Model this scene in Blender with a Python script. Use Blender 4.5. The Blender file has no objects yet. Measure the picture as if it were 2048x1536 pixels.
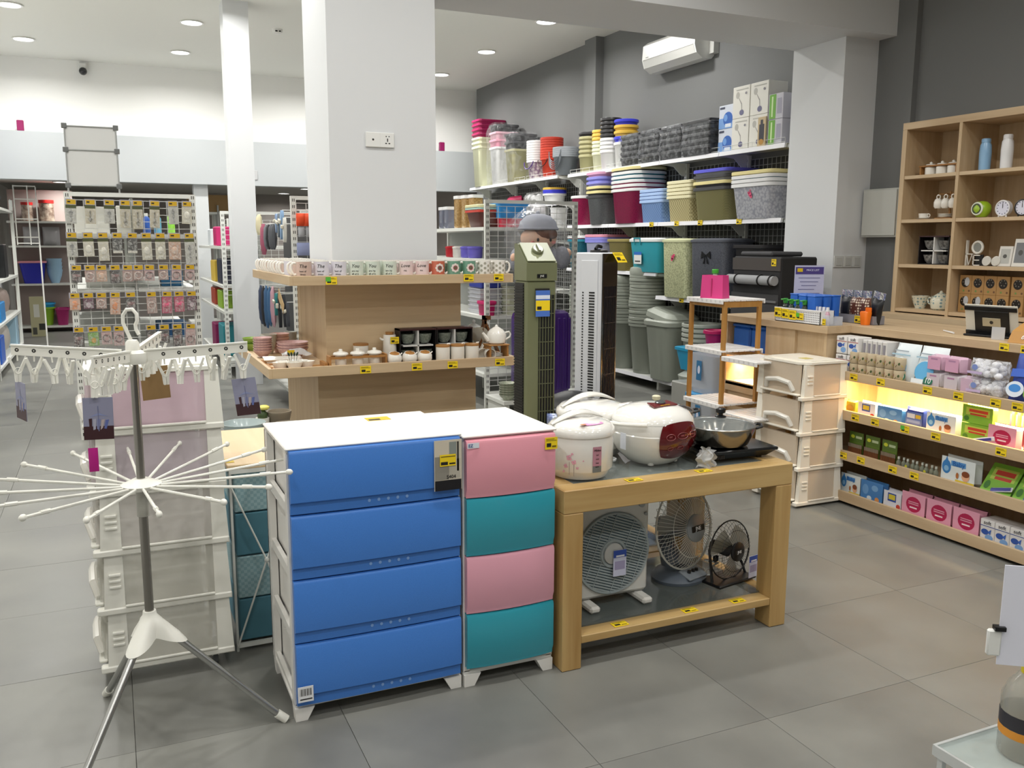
EXPOSURE = 0.12
LB, LF, LU, LN = 20, 14, 12, 14
WARM, WS = 18, 34
import bpy, math, random
from mathutils import Vector, Matrix
SC = bpy.context.scene
COL = SC.collection
random.seed(11)
PI = math.pi
rad = math.radians

# ---------------------------------------------------------------- camera, world, exposure
cam = bpy.data.objects.new('camera', bpy.data.cameras.new('camera'))
COL.objects.link(cam)
cam.data.sensor_width = 36.0
cam.data.lens = 36.0 * 1770 / 2048
cam.data.clip_start = 0.05
_p = math.atan((768 - 487) / 1770.0)
_yaw = math.atan((1024 - 215) / (1770 / math.cos(_p)))
_c, _s = math.cos(_yaw), math.sin(_yaw)
_f = Vector((math.cos(_p) * _s, math.cos(_p) * _c, -math.sin(_p)))
_r0 = Vector((_c, -_s, 0)); _u0 = _r0.cross(_f)
_ro = rad(0.2)
_r = _r0 * math.cos(_ro) + _u0 * math.sin(_ro)
_u = _r.cross(_f)
cam.matrix_world = Matrix(((_r.x, _u.x, -_f.x, 0), (_r.y, _u.y, -_f.y, 0), (_r.z, _u.z, -_f.z, 1.46), (0, 0, 0, 1)))
SC.camera = cam
SC.view_settings.view_transform = 'Standard'
SC.view_settings.look = 'None'
SC.view_settings.gamma = 1.0
SC.view_settings.exposure = EXPOSURE
SC.view_settings.use_curve_mapping = False
SC.cycles.max_bounces = 7
SC.cycles.diffuse_bounces = 4
SC.cycles.transparent_max_bounces = 16
SC.cycles.use_denoising = True
SC.cycles.sample_clamp_indirect = 4.0
wd = bpy.data.worlds.new('world'); SC.world = wd; wd.use_nodes = True
wd.node_tree.nodes['Background'].inputs[0].default_value = (0.9, 0.95, 1.0, 1)
wd.node_tree.nodes['Background'].inputs[1].default_value = 0.05

# ---------------------------------------------------------------- materials
def hexc(h, a=1.0):
    h = h.lstrip('#')
    v = [int(h[i:i + 2], 16) / 255 for i in (0, 2, 4)]
    return tuple(((x + 0.055) / 1.055) ** 2.4 if x > 0.04045 else x / 12.92 for x in v) + (a,)
MATS = {}
def mat(col, r=0.5, m=0.0, coat=0.0, alpha=1.0, trans=0.0, emit=0.0, kind=None, col2=None, sc=10.0, bump=0.0, ssc=None):
    key = (col, r, m, coat, alpha, trans, emit, kind, col2, sc, bump)
    if key in MATS: return MATS[key]
    M = bpy.data.materials.new('mat_%03d' % len(MATS)); M.use_nodes = True
    nt = M.node_tree; N = nt.nodes; L = nt.links
    b = N['Principled BSDF']
    b.inputs['Base Color'].default_value = hexc(col)
    b.inputs['Roughness'].default_value = r
    b.inputs['Metallic'].default_value = m
    b.inputs['Alpha'].default_value = alpha
    b.inputs['Coat Weight'].default_value = coat
    b.inputs['Coat Roughness'].default_value = 0.08
    b.inputs['Transmission Weight'].default_value = trans
    if emit:
        b.inputs['Emission Color'].default_value = hexc(col)
        b.inputs['Emission Strength'].default_value = emit
    tc = None
    def coords(scale=(1, 1, 1)):
        t = N.new('ShaderNodeTexCoord'); mp = N.new('ShaderNodeMapping')
        mp.inputs['Scale'].default_value = scale
        L.new(t.outputs['Object'], mp.inputs['Vector']); return mp.outputs['Vector']
    def ramp(fac, a, bb, p0=0.0, p1=1.0, const=False):
        rp = N.new('ShaderNodeValToRGB'); e = rp.color_ramp.elements
        e[0].position = p0; e[1].position = p1; e[0].color = a; e[1].color = bb
        if const: rp.color_ramp.interpolation = 'CONSTANT'
        L.new(fac, rp.inputs['Fac']); return rp.outputs['Color']
    c1 = hexc(col); c2 = hexc(col2) if col2 else c1
    if kind == 'noise' or kind == 'woodx' or kind == 'woody' or kind == 'woodz':
        st = {'noise': (1, 1, 1), 'woodx': (.06, 1, 1), 'woody': (1, .06, 1), 'woodz': (1, 1, .06)}[kind]
        n = N.new('ShaderNodeTexNoise'); n.inputs['Scale'].default_value = sc; n.inputs['Detail'].default_value = 5
        n.inputs['Roughness'].default_value = 0.6
        L.new(coords(st), n.inputs['Vector'])
        L.new(ramp(n.outputs['Fac'], c1, c2, 0.34, 0.66), b.inputs['Base Color'])
    elif kind == 'tile':
        n = N.new('ShaderNodeTexNoise'); n.inputs['Scale'].default_value = sc; n.inputs['Detail'].default_value = 7
        oi = N.new('ShaderNodeObjectInfo'); t = N.new('ShaderNodeTexCoord'); ad = N.new('ShaderNodeVectorMath'); ad.operation = 'ADD'
        mu = N.new('ShaderNodeVectorMath'); mu.operation = 'SCALE'; mu.inputs['Scale'].default_value = 5.3
        L.new(oi.outputs['Location'], mu.inputs[0]); L.new(t.outputs['Object'], ad.inputs[0]); L.new(mu.outputs[0], ad.inputs[1])
        L.new(ad.outputs[0], n.inputs['Vector'])
        L.new(ramp(n.outputs['Fac'], c1, c2, 0.3, 0.7), b.inputs['Base Color'])
        L.new(ramp(n.outputs['Fac'], (r - .06,) * 3 + (1,), (r + .08,) * 3 + (1,), 0.3, 0.7), b.inputs['Roughness'])
    elif kind == 'dots':
        v = N.new('ShaderNodeTexVoronoi'); v.inputs['Scale'].default_value = sc; v.inputs['Randomness'].default_value = 0.25
        L.new(coords(), v.inputs['Vector'])
        L.new(ramp(v.outputs['Distance'], c2, c1, 0.0, 0.36, True), b.inputs['Base Color'])
    elif kind == 'lace':
        v = N.new('ShaderNodeTexVoronoi'); v.inputs['Scale'].default_value = sc
        L.new(coords(), v.inputs['Vector'])
        L.new(ramp(v.outputs['Distance'], c1, c2, 0.35, 0.75), b.inputs['Base Color'])
    elif kind == 'weave':
        w = N.new('ShaderNodeTexChecker'); w.inputs['Scale'].default_value = sc
        w.inputs['Color1'].default_value = c1; w.inputs['Color2'].default_value = c2
        L.new(coords((1, 1, 1)), w.inputs['Vector']); L.new(w.outputs['Color'], b.inputs['Base Color'])
    elif kind == 'film':      # clear wrapping film: mostly see-through, wrinkled highlights
        n = N.new('ShaderNodeTexNoise'); n.inputs['Scale'].default_value = sc; n.inputs['Detail'].default_value = 3
        n.inputs['Distortion'].default_value = 1.2
        L.new(coords(), n.inputs['Vector'])
        L.new(ramp(n.outputs['Fac'], (alpha * .5,) * 3 + (1,), (min(1, alpha * 2.2),) * 3 + (1,), 0.42, 0.62), b.inputs['Alpha'])
        b.inputs['Specular IOR Level'].default_value = 0.9
    if bump:
        n2 = N.new('ShaderNodeTexNoise'); n2.inputs['Scale'].default_value = ssc or sc; n2.inputs['Detail'].default_value = 3
        L.new(coords(), n2.inputs['Vector'])
        bp = N.new('ShaderNodeBump'); bp.inputs['Strength'].default_value = bump; bp.inputs['Distance'].default_value = 0.01
        L.new(n2.outputs['Fac'], bp.inputs['Height']); L.new(bp.outputs['Normal'], b.inputs['Normal'])
    M.diffuse_color = c1
    MATS[key] = M
    return M
def glass(col='eef4f2', a=0.18, r=0.03): return mat(col, r, alpha=a, coat=0.3)

# ---------------------------------------------------------------- mesh builder
def chain(M, v): return M @ v
class B:
    def __init__(s, *ms):
        s.v = []; s.f = []; s.mi = []; s.sm = []; s.ms = list(ms); s.T = None; s.k = 0
    def use(s, m):
        if m not in s.ms: s.ms.append(m)
        s.k = s.ms.index(m); return s
    def tf(s, loc=(0, 0, 0), rz=0.0, rx=0.0, ry=0.0, sc=1.0):
        s.T = Matrix.Translation(loc) @ Matrix.Rotation(rz, 4, 'Z') @ Matrix.Rotation(ry, 4, 'Y') @ Matrix.Rotation(rx, 4, 'X') @ Matrix.Scale(sc, 4); return s
    def add(s, vs, fs, sm=False):
        n = len(s.v)
        s.v += [tuple(s.T @ Vector(v)) for v in vs] if s.T else [tuple(v) for v in vs]
        for f in fs:
            s.f.append([i + n for i in f]); s.mi.append(s.k); s.sm.append(sm)
        return s
    def box(s, x0, x1, y0, y1, z0, z1, b=0.0):
        if b <= 0:
            vs = [(x, y, z) for z in (z0, z1) for y in (y0, y1) for x in (x0, x1)]
            return s.add(vs, [(0, 2, 3, 1), (4, 5, 7, 6), (0, 1, 5, 4), (2, 6, 7, 3), (0, 4, 6, 2), (1, 3, 7, 5)])
        X = (x0, x1); Y = (y0, y1); Z = (z0, z1); g = (1, -1); vs = []; ix = {}
        for i in (0, 1):
            for j in (0, 1):
                for k in (0, 1):
                    for a in range(3):
                        p = [X[i], Y[j], Z[k]]
                        for q, d in ((0, i), (1, j), (2, k)):
                            if q != a: p[q] += g[d] * b
                        ix[i, j, k, a] = len(vs); vs.append(p)
        fs = []
        for a in range(3):
            o = [q for q in range(3) if q != a]
            for d in (0, 1):
                f = []
                for e in ((0, 0), (1, 0), (1, 1), (0, 1)):
                    c = [0, 0, 0]; c[a] = d; c[o[0]] = e[0]; c[o[1]] = e[1]
                    f.append(ix[c[0], c[1], c[2], a])
                if (d == 1) == (a == 1): f.reverse()
                fs.append(f)
            for e in ((0, 0), (1, 0), (1, 1), (0, 1)):
                c0 = [0, 0, 0]; c0[o[0]] = e[0]; c0[o[1]] = e[1]; c1 = list(c0); c0[a] = 0; c1[a] = 1
                fs.append([ix[c0[0], c0[1], c0[2], o[0]], ix[c1[0], c1[1], c1[2], o[0]], ix[c1[0], c1[1], c1[2], o[1]], ix[c0[0], c0[1], c0[2], o[1]]])
        for i in (0, 1):
            for j in (0, 1):
                for k in (0, 1): fs.append([ix[i, j, k, 0], ix[i, j, k, 1], ix[i, j, k, 2]])
        return s.add(vs, fs)
    def loft(s, rings, cap0=True, cap1=True, sm=True, closed=True):
        n = len(rings[0]); vs = [p for r in rings for p in r]; fs = []
        for i in range(len(rings) - 1):
            for j in range(n if closed else n - 1):
                k = (j + 1) % n
                fs.append((i * n + j, i * n + k, (i + 1) * n + k, (i + 1) * n + j))
        s.add(vs, fs, sm)
        if cap0: s.add(rings[0], [tuple(range(n - 1, -1, -1))])
        if cap1: s.add(rings[-1], [tuple(range(n))])
        return s
    def lathe(s, prof, seg=20, n=2.0, ax=1.0, ay=1.0, cap0=True, cap1=True, c=(0, 0), sm=True, a0=0.0):
        def ring(r, z, tx=0, ty=0):
            out = []
            for i in range(seg):
                t = a0 + 2 * PI * i / seg; co, si = math.cos(t), math.sin(t)
                out.append((c[0] + tx + ax * r * math.copysign(abs(co) ** (2 / n), co), c[1] + ty + ay * r * math.copysign(abs(si) ** (2 / n), si), z))
            return out
        return s.loft([ring(*p) for p in prof], cap0, cap1, sm)
    def rr(s, prof, w, d, k=3, cap0=True, cap1=True, c=(0, 0)):
        # rounded rectangle tub: prof of (inset, z, corner radius)
        rings = []
        for ins, z, cr in prof:
            hw, hd = w / 2 - ins, d / 2 - ins; cr = min(cr, hw - .001, hd - .001); out = []
            for qx, qy, t0 in ((1, 1, 0), (-1, 1, 90), (-1, -1, 180), (1, -1, 270)):
                for i in range(k + 1):
                    t = rad(t0 + 90 * i / k)
                    out.append((c[0] + qx * (hw - cr) + cr * math.cos(t), c[1] + qy * (hd - cr) + cr * math.sin(t), z))
            rings.append(out)
        return s.loft(rings, cap0, cap1)
    def cyl(s, p0, p1, r, r1=None, seg=10, cap=True):
        return s.tube([p0, p1], r, seg, r1=r1, cap=cap)
    def tube(s, pts, r, seg=6, closed=False, r1=None, cap=True, flat=1.0):
        P = [Vector(p) for p in pts]; n = len(P); rings = []; nrm = None
        for i, p in enumerate(P):
            a = P[i - 1] if (i or closed) else p; c = P[(i + 1) % n] if (i < n - 1 or closed) else p
            t = (c - a).normalized() if (c - a).length > 1e-9 else Vector((0, 0, 1))
            if nrm is None:
                nrm = t.cross(Vector((0, 0, 1)))
                if nrm.length < 1e-3: nrm = t.cross(Vector((0, 1, 0)))
                nrm.normalize()
            nrm = (nrm - t * nrm.dot(t)).normalized(); bi = t.cross(nrm)
            rr = r[i] if isinstance(r, (list, tuple)) else (r if r1 is None else r + (r1 - r) * i / max(1, n - 1))
            rings.append([tuple(p + nrm * rr * math.cos(2 * PI * j / seg) + bi * rr * flat * math.sin(2 * PI * j / seg)) for j in range(seg)])
        if closed: rings.append(rings[0])
        return s.loft(rings, cap and not closed, cap and not closed)
    def prism(s, poly, z0, z1):
        n = len(poly)
        vs = [(x, y, z0) for x, y in poly] + [(x, y, z1) for x, y in poly]
        return s.add(vs, [tuple(range(n - 1, -1, -1)), tuple(range(n, 2 * n))] + [(i, (i + 1) % n, n + (i + 1) % n, n + i) for i in range(n)])
    def prismy(s, poly, y0, y1):       # polygon in x,z extruded along y
        n = len(poly)
        vs = [(x, y0, z) for x, z in poly] + [(x, y1, z) for x, z in poly]
        return s.add(vs, [tuple(range(n)), tuple(range(2 * n - 1, n - 1, -1))] + [(i, n + i, n + (i + 1) % n, (i + 1) % n) for i in range(n)])
    def prismx(s, poly, x0, x1):       # polygon in y,z extruded along x
        n = len(poly)
        vs = [(x0, y, z) for y, z in poly] + [(x1, y, z) for y, z in poly]
        return s.add(vs, [tuple(range(n - 1, -1, -1)), tuple(range(n, 2 * n))] + [(i, (i + 1) % n, n + (i + 1) % n, n + i) for i in range(n)])
    def ell(s, c, rx, ry, rz, seg=14, rings=8):
        pr = [(math.sin(PI * (i + .02 * (i == 0) - .02 * (i == rings)) / rings), -math.cos(PI * i / rings)) for i in range(rings + 1)]
        vs = [[(c[0] + rx * a * math.cos(2 * PI * j / seg), c[1] + ry * a * math.sin(2 * PI * j / seg), c[2] + rz * z) for j in range(seg)] for a, z in pr]
        return s.loft(vs)
    def ring(s, c, R, r, seg=20, k=6, axis='z', sq=1.0):
        pts = []
        for i in range(seg):
            t = 2 * PI * i / seg; a, b2 = R * math.cos(t), R * sq * math.sin(t)
            pts.append({'z': (c[0] + a, c[1] + b2, c[2]), 'y': (c[0] + a, c[1], c[2] + b2), 'x': (c[0], c[1] + a, c[2] + b2)}[axis])
        return s.tube(pts, r, k, True)
    def grid(s, fn, nu, nv, sm=True, two=0.0):
        vs = [fn(i / nu, j / nv) for i in range(nu + 1) for j in range(nv + 1)]
        w = nv + 1
        s.add(vs, [(i * w + j, (i + 1) * w + j, (i + 1) * w + j + 1, i * w + j + 1) for i in range(nu) for j in range(nv)], sm)
        return s
    def pillow(s, w, h, t, n=8, pw=0.5, wr=0.0, y=0.0):
        # closed soft pack standing in x,z, thickness along y
        def sh(sg):
            def fn(u, v):
                e = (max(0, math.sin(PI * u)) * max(0, math.sin(PI * v))) ** pw
                return ((u - .5) * w, y + sg * (t / 2 * e + wr * math.sin(23 * u + 9 * v) * math.sin(17 * v) * e), v * h)
            return fn
        s.grid(sh(-1), n, n); 
        f = sh(1)
        return s.grid(lambda u, v: f(1 - u, v), n, n)
    # flat print on the -y face (front) of a pack
    def rect(s, x0, x1, z0, z1, y, m, sk=0.0):
        s.use(m); return s.add([(x0, y, z0), (x1, y, z0), (x1 + sk, y, z1), (x0 + sk, y, z1)], [(0, 1, 2, 3)])
    def disc(s, x, z, rx, rz, y, m, seg=16):
        s.use(m); return s.add([(x + rx * math.cos(2 * PI * i / seg), y, z + rz * math.sin(2 * PI * i / seg)) for i in range(seg)], [tuple(range(seg))])
    def mesh(s, name):
        me = bpy.data.meshes.new(name)
        me.from_pydata(s.v, [], s.f)
        for m in s.ms: me.materials.append(m)
        me.polygons.foreach_set('material_index', s.mi)
        me.polygons.foreach_set('use_smooth', s.sm)
        if any(s.sm):
            me.set_sharp_from_angle(angle=rad(40))
        me.update(); return me

def tag(o, label=None, cat=None, group=None, kind=None):
    if label: o['label'] = label
    if cat: o['category'] = cat
    if group: o['group'] = group
    if kind: o['kind'] = kind
    return o
def put(name, me, parent=None, loc=(0, 0, 0), rz=0.0, label=None, cat=None, group=None, kind=None):
    o = bpy.data.objects.new(name, me); COL.objects.link(o)
    o.parent = parent; o.location = loc
    if rz: o.rotation_euler = (0, 0, rz)
    return tag(o, label, cat, group, kind)
def O(name, b, parent=None, loc=(0, 0, 0), rz=0.0, **k):
    return put(name, b.mesh(name), parent, loc, rz, **k)
def thing(name, label, cat, loc=(0, 0, 0), rz=0.0, group=None):
    o = bpy.data.objects.new(name, None); COL.objects.link(o)
    o.empty_display_size = .05
    o.location = loc; o.rotation_euler = (0, 0, rz)
    return tag(o, label, cat, group)
KIDS = {}
def dup(root, loc=None, rz=None, label=None, group=None, parent=None):
    def cp(o, par):
        c = o.copy(); COL.objects.link(c); c.parent = par
        for ch in o.children: cp(ch, c)
        return c
    r = cp(root, parent)
    if loc is not None: r.location = loc
    if rz is not None: r.rotation_euler = (0, 0, rz)
    if label: r['label'] = label
    if group: r['group'] = group
    return r
def recol(o, *ms):
    for i, m in enumerate(ms):
        if m is not None:
            o.material_slots[i].link = 'OBJECT'; o.material_slots[i].material = m
    return o
TXT = {}
def text(s, size, m, parent, loc, rz=0.0, rx=PI / 2, name='lettering', ext=0.0004, sh=0.0, align='CENTER', ry=0.0):
    k = (s, size, sh, align, m.name)
    if k not in TXT:
        cu = bpy.data.curves.new('t', 'FONT'); cu.body = s; cu.size = size; cu.align_x = align; cu.align_y = 'CENTER'
        cu.extrude = ext; cu.shear = sh; cu.resolution_u = 2
        ob = bpy.data.objects.new('t', cu); COL.objects.link(ob)
        dg = bpy.context.evaluated_depsgraph_get()
        me = bpy.data.meshes.new_from_object(ob.evaluated_get(dg))
        bpy.data.objects.remove(ob); me.materials.clear(); me.materials.append(m)
        TXT[k] = me
    o = put(name, TXT[k], parent, loc)
    o.rotation_euler = (rx, ry, rz)
    return o
ORD = ['first', 'second', 'third', 'fourth', 'fifth', 'sixth', 'seventh', 'eighth', 'ninth', 'tenth', 'eleventh', 'twelfth', 'thirteenth', 'fourteenth', 'fifteenth', 'sixteenth', 'seventeenth', 'eighteenth']
def nth(i, n=None):
    if n is not None and i == n - 1: return 'last'
    return ORD[i]
LX = -PI / 2        # turns a front that faces -y so that it faces -x

# common surfaces
WHITE = mat('eceae4', .55); WHT = mat('f1f0ea', .35); CER = mat('efece4', .14, coat=.4); PLW = mat('f3f2ec', .4)
BLK = mat('101113', .35); GRY = mat('8b8f90', .5); STEEL = mat('b9bab8', .28, 1.0); DST = mat('77736c', .3, 1.0)
OAK = mat('cdb592', .5, kind='woodx', col2='bda280', sc=16); OAKZ = mat('cab28f', .5, kind='woodz', col2='ba9e7a', sc=16); OAKY = mat('cdb592', .5, kind='woody', col2='bda280', sc=16)
PINE = mat('c6a872', .42, kind='woodx', col2='ab8750', sc=11); PINEZ = mat('c2a26b', .42, kind='woodz', col2='a6814a', sc=11); PINEY = mat('c6a872', .42, kind='woody', col2='ab8750', sc=11)
BAMB = mat('bf8f4e', .45, kind='woodz', col2='a5722f', sc=14)
YEL = mat('f2d21c', .5); YEL2 = mat('d8b916', .5); INK = mat('1c1a18', .5); GRN = mat('5ab53a', .5)
RACK = mat('dfe0da', .4); WIRE = mat('d9dad6', .35)
PINK = mat('e9a3b4', .4); MAG = mat('b01555', .4); BLUE = mat('3d7fd6', .4); RED = mat('c22b23', .4)

TAGM = {}
def price_tag(parent, x, y, z, w=.055, h=.034, rz=0.0, rx=0.0, g=False):
    k = (w, h, g)
    if k not in TAGM:
        b = B(YEL); b.box(-w / 2, w / 2, -.0012, 0, -h / 2, h / 2)
        b.rect(-w * .38, -w * .02, -h * .3, h * .02, -.0016, INK); b.rect(w * .05, w * .4, -h * .34, -h * .2, -.0016, mat('6b5a10', .5))
        b.rect(-w * .42, w * .42, h * .2, h * .26, -.0016, mat('8a7714', .5)); b.rect(-w * .42, w * .25, h * .32, h * .38, -.0016, mat('8a7714', .5))
        if g: b.rect(-w * .5, -w * .05, -h * .1, h * .5, -.0018, GRN)
        TAGM[k] = b.mesh('price_tag')
    o = put('price_tag', TAGM[k], parent, (x, y, z)); o.rotation_euler = (rx, 0, rz); return o
# ---------------------------------------------------------------- lights of the shop, with added fill lamps at the front
def spot_area(x, y, z, e, size=.16, col=(1, .985, .95), spread=160):
    l = bpy.data.lights.new('downlight', 'AREA'); l.shape = 'DISK'; l.size = size; l.energy = e; l.color = col; l.spread = rad(spread)
    o = bpy.data.objects.new('downlight', l); COL.objects.link(o); o.location = (x, y, z); return o  # name shared by the shop's downlights and the added fill lamps
LIGHTS = [(x, y, LB * (1.35 if y > 12 else 1)) for x in (-.75, .96, 2.67, 4.38) for y in (5.5, 7.2, 8.85, 10.5, 12.15) if y > 6 or x < 1] + [(x, y, LF) for x in (-.75, .96, 2.67) for y in (2.2, 3.85)] + [(3.7, 2.2, LF)] + [(x, y, LN) for x in (-.75, .96, 2.67, 4.38) for y in (-1.1, .5)]  # foremost row, near lamps along the grey wall and off-grid lamp are added fill
UNDER = [(-.64, 16.3), (3.3, 16.3), (3.2, 18.0), (1.6, 15.4), (.9, 15.7)]
lm = mat('ffffff', .5, emit=7.0); ringm = mat('f2f2ee', .4)
fb = B(ringm); fb.lathe([(.115, .0), (.125, -.012), (.105, -.014), (.098, 0.0)], 28, cap0=False, cap1=False); fm = fb.mesh('light_frame')
db = B(lm); db.lathe([(.1, -.006), (.1, -.002)], 28); dm = db.mesh('diffuser')
for i, (x, y, e) in enumerate(LIGHTS):
    yy = {5.5: 'nearest', 7.2: 'second', 8.85: 'third', 10.5: 'fourth', 12.15: 'last'}.get(y, 'front')
    if y > 8: 
        t = thing('ceiling_light', '%s recessed downlight of the ceiling row %s' % ({8.85: 'third', 10.5: 'next to last', 12.15: 'last'}[y], {-.75: 'over the aisle shelving', .96: 'beside thin pillar', 2.67: 'behind big column', 4.38: 'along grey wall'}[x]), 'ceiling light', (x, y, 3.79), 0, 'recessed ceiling downlights')
        put('frame', fm, t); put('diffuser', dm, t)
    spot_area(x, y, 3.77 if y > 4.5 else 3.74, e)
for x, y in UNDER:
    t = thing('ceiling_light', 'small downlight under the mezzanine, %s' % {-.64: 'above the jars shelf', 3.3: 'nearer of two beside the big column', 3.2: 'farther of two beside the big column', 1.6: 'behind the grey post', .9: 'next to the packet stand'}[x], 'ceiling light', (x, y, 2.42), 0, 'downlights under the mezzanine')
    put('frame', fm, t); put('diffuser', dm, t)
    spot_area(x, y, 2.40, LU)

# ---------------------------------------------------------------- room shell
def struct(name, b, parent=None): return O(name, b, parent, kind='structure')
WALLW = mat('f1f1ee', .7); GREYW = mat('757676', .75); CEIL = mat('e6e6e0', .8); BANDM = mat('b6babc', .7)
FLO = mat('6e6e6a', .4, kind='tile', col2='84847e', sc=2.2)
fl = struct('floor', B(mat('5b5a55', .8)).box(-1.8, 5.6, -4, 20, -.05, -.006).use(mat('767570', .45)).box(-1.817, 5.383, 13.406, 20, -.006, -.001).box(-1.817, 5.383, -4, .806, -.006, -.001))
tb = B(FLO); tb.box(-.2992, .2992, -.2992, .2992, -.008, 0, .0004); tm = tb.mesh('tile')
for i in range(12):
    for j in range(21):
        put('tile', tm, fl, (-1.517 + .6 * i, 1.106 + .6 * j, random.uniform(-.0004, 0)))
struct('ceiling', B(CEIL).box(-1.8, 5.5, -4, 13.4, 3.79, 3.9))
struct('ceiling_back', B(mat('b9b9b2', .8)).box(-1.8, 5.5, 13.2, 20, 2.42, 2.49))
struct('wall_left', B(WALLW).box(-1.8, -1.6, -4, 20, 0, 3.9))
struct('wall_right', B(GREYW).box(5.3, 5.5, -4, 13.1, 0, 3.9))
struct('wall_back', B(WALLW).box(-1.8, 5.5, 13.3, 13.5, 2.5, 3.9))
struct('wall_far', B(mat('a39c96', .7)).box(-1.8, 5.5, 18.8, 19, 0, 2.5).box(5.2, 5.4, 13.33, 18.8, 0, 2.5))
struct('wall_front', B(mat('9a9a98', .8)).box(-1.8, 5.5, -4.2, -4, 0, 3.9))
struct('trim_1', B(BANDM).box(-1.7, 5.3, 13.1, 13.32, 2.25, 2.85))
struct('trim_2', B(GREYW).box(5.195, 5.3, 9.22, 9.48, 0, 3.79))
struct('trim_3', B(GREYW).box(5.25, 5.3, 4.77, 5.12, 0, 3.79))
COLM = mat('dcdee0', .65)
struct('beam', B(mat('e0e1de', .7)).box(-1.7, 5.3, 4.96, 5.64, 2.935, 3.8) if False else B(COLM).box(1.15, 5.3, 4.94, 5.64, 2.94, 3.8))
struct('column', B(COLM).box(1.15, 1.775, 5.02, 5.64, 0, 3.8))
struct('pillar', B(COLM).box(4.93, 5.3, 5.1, 5.64, 0, 2.95))
struct('pillar', B(COLM).box(1.15, 1.39, 9.4, 9.66, 0, 3.8))
struct('pillar', B(mat('c9cccd', .7)).box(1.12, 1.31, 13.2, 13.4, 0, 2.42))
# ================================================================ FOREGROUND
# ---- blue four-drawer chest
def chest(name, label, x0, x1, y0, y1, h, zs, cols, curve, sides, slot, gap=.006):
    w = x1 - x0; d = y1 - y0
    t = thing(name, label, 'chest of drawers', ((x0 + x1) / 2, y0, 0))
    fr = mat('e9e7e2', .4)
    b = B(fr); hw = w / 2
    b.box(-hw, hw, .012, d, h - .02, h - .002, .003)
    b.box(-hw - .004, hw + .004, -.002, d, h - .008, h, .003)
    O('top', b, t)
    b = B(fr)
    for sx in (-1, 1):
        xa, xb = sorted((sx * hw, sx * (hw - .022)))
        b.box(xa, xb, .012, .05, .05, h - .02); b.box(xa, xb, d - .05, d, .05, h - .02)
        for z0, z1 in zs:
            b.box(xa + .004, xb - .004, .05, d - .05, z0 - .012, z0 + .02 if sides else z1)
    b.box(-hw, hw, d - .012, d - .002, .06, h - .02)
    b.box(-hw, hw, .012, d, .04, .056, .003)
    O('frame', b, t)
    for sx in (-1, 1):
        for yy in (.03, d - .04):
            b = B(fr); r0, r1 = .03, .018
            xc = sx * (hw - .03)
            b.loft([[(xc + sx * .022 * .5 + q * r1, yy - .008 + p * r1, 0) for q, p in ((-1, -1), (1, -1), (1, 1), (-1, 1))], [(xc + q * r0, yy + p * .026, .042) for q, p in ((-1, -1), (1, -1), (1, 1), (-1, 1))]], sm=False)
            O('leg', b, t)
    for i, (z0, z1) in enumerate(zs):
        m = cols[i]; b = B(m); n = 10; ins = .006
        prof = [(0, z0 + .004), (-.004, z0), (-.005, z0 + .012), (-.012, z0 + .03), (-.012, z1 - .012), (-.008, z1 - .003), (.004, z1)] if not slot else [(.004, z0), (-.004, z0 + .002), (-.004, z0 + .034), (-.014, z0 + .04), (-.014, z1 - .01), (-.009, z1 - .002), (.004, z1)]
        rings = []
        for k in range(n + 1):
            u = k / n; x = -hw + ins + (w - 2 * ins) * u; cv = curve * (1 - (2 * u - 1) ** 2)
            rings.append([(x, y - cv * (1 if y < 0 else 0), z) for y, z in prof] + [(x, .014, z1), (x, .014, z0)])
        b.loft(rings, True, True, True)
        dr = O('drawer', b, t)
        b = B(fr); b.box(-hw + .026, hw - .026, .016, d - .02, z0 + .012, z1 - .03); O('bin', b, dr)
        if slot:
            b = B(mat('7fa4d8', .4))
            for q in range(5):
                b.tf((-.05 + .027 * q, -.0175 - curve, z0 + .05)).lathe([(.0045, -.001), (.0045, .0015)], 8); 
            b2 = B(mat('7fa4d8', .4))
            for q in range(5): b2.disc(-.03 + .03 * q, z0 + .022, .0048, .0055, -.0052 - curve, mat('7fa4d8', .4), 8)
            O('emblem', b2, dr)
    return t
blm = mat('427bca', .36, kind='noise', col2='3e76c4', sc=400, bump=.06, ssc=500)
bc = chest('drawer_chest', 'blue fronted four drawer chest with white top beside the pink one', .437, .983, 2.574, 2.985, .865,
           [(.053, .255), (.257, .457), (.459, .659), (.661, .857)], [blm] * 4, .006, True, True)
b = B(mat('cfc6b4', .4)); b.box(.176, .268, -.0235, -.0225, .69, .852)
b.rect(.178, .266, .69, .723, -.024, mat('17151a', .4)); b.rect(.178, .225, .725, .80, -.024, mat('8e8a80', .5)); b.rect(.226, .262, .728, .79, -.0239, mat('b7b1a2', .5)); b.rect(.226, .25, .80, .845, -.0239, mat('8a918c', .5)); b.rect(.252, .258, .75, .845, -.0239, mat('34322e', .5))
st = O('leaflet', b, bc, label='printed product leaflet in the top corner')
b = B(YEL); b.box(.194, .247, -.0265, -.0255, .769, .806); b.rect(.197, .22, .773, .783, -.0268, INK); b.rect(.225, .245, .774, .779, -.0268, INK); b.rect(.197, .245, .798, .801, -.0268, mat('6b5a10', .5)); O('price_tag', b, bc)
text('S404', .016, INK, bc, (.232, -.025, .733))
b = B(mat('e9eaec', .4)); b.box(-.268, -.221, -.0225, -.0215, .075, .125)
for q in range(12): b.rect(-.262 + q * .003, -.262 + q * .003 + (.0018 if q % 3 else .0009), .095, .118, -.0228, INK)
b.rect(-.262, -.225, .082, .086, -.0228, INK); O('barcode_label', b, bc)
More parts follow.
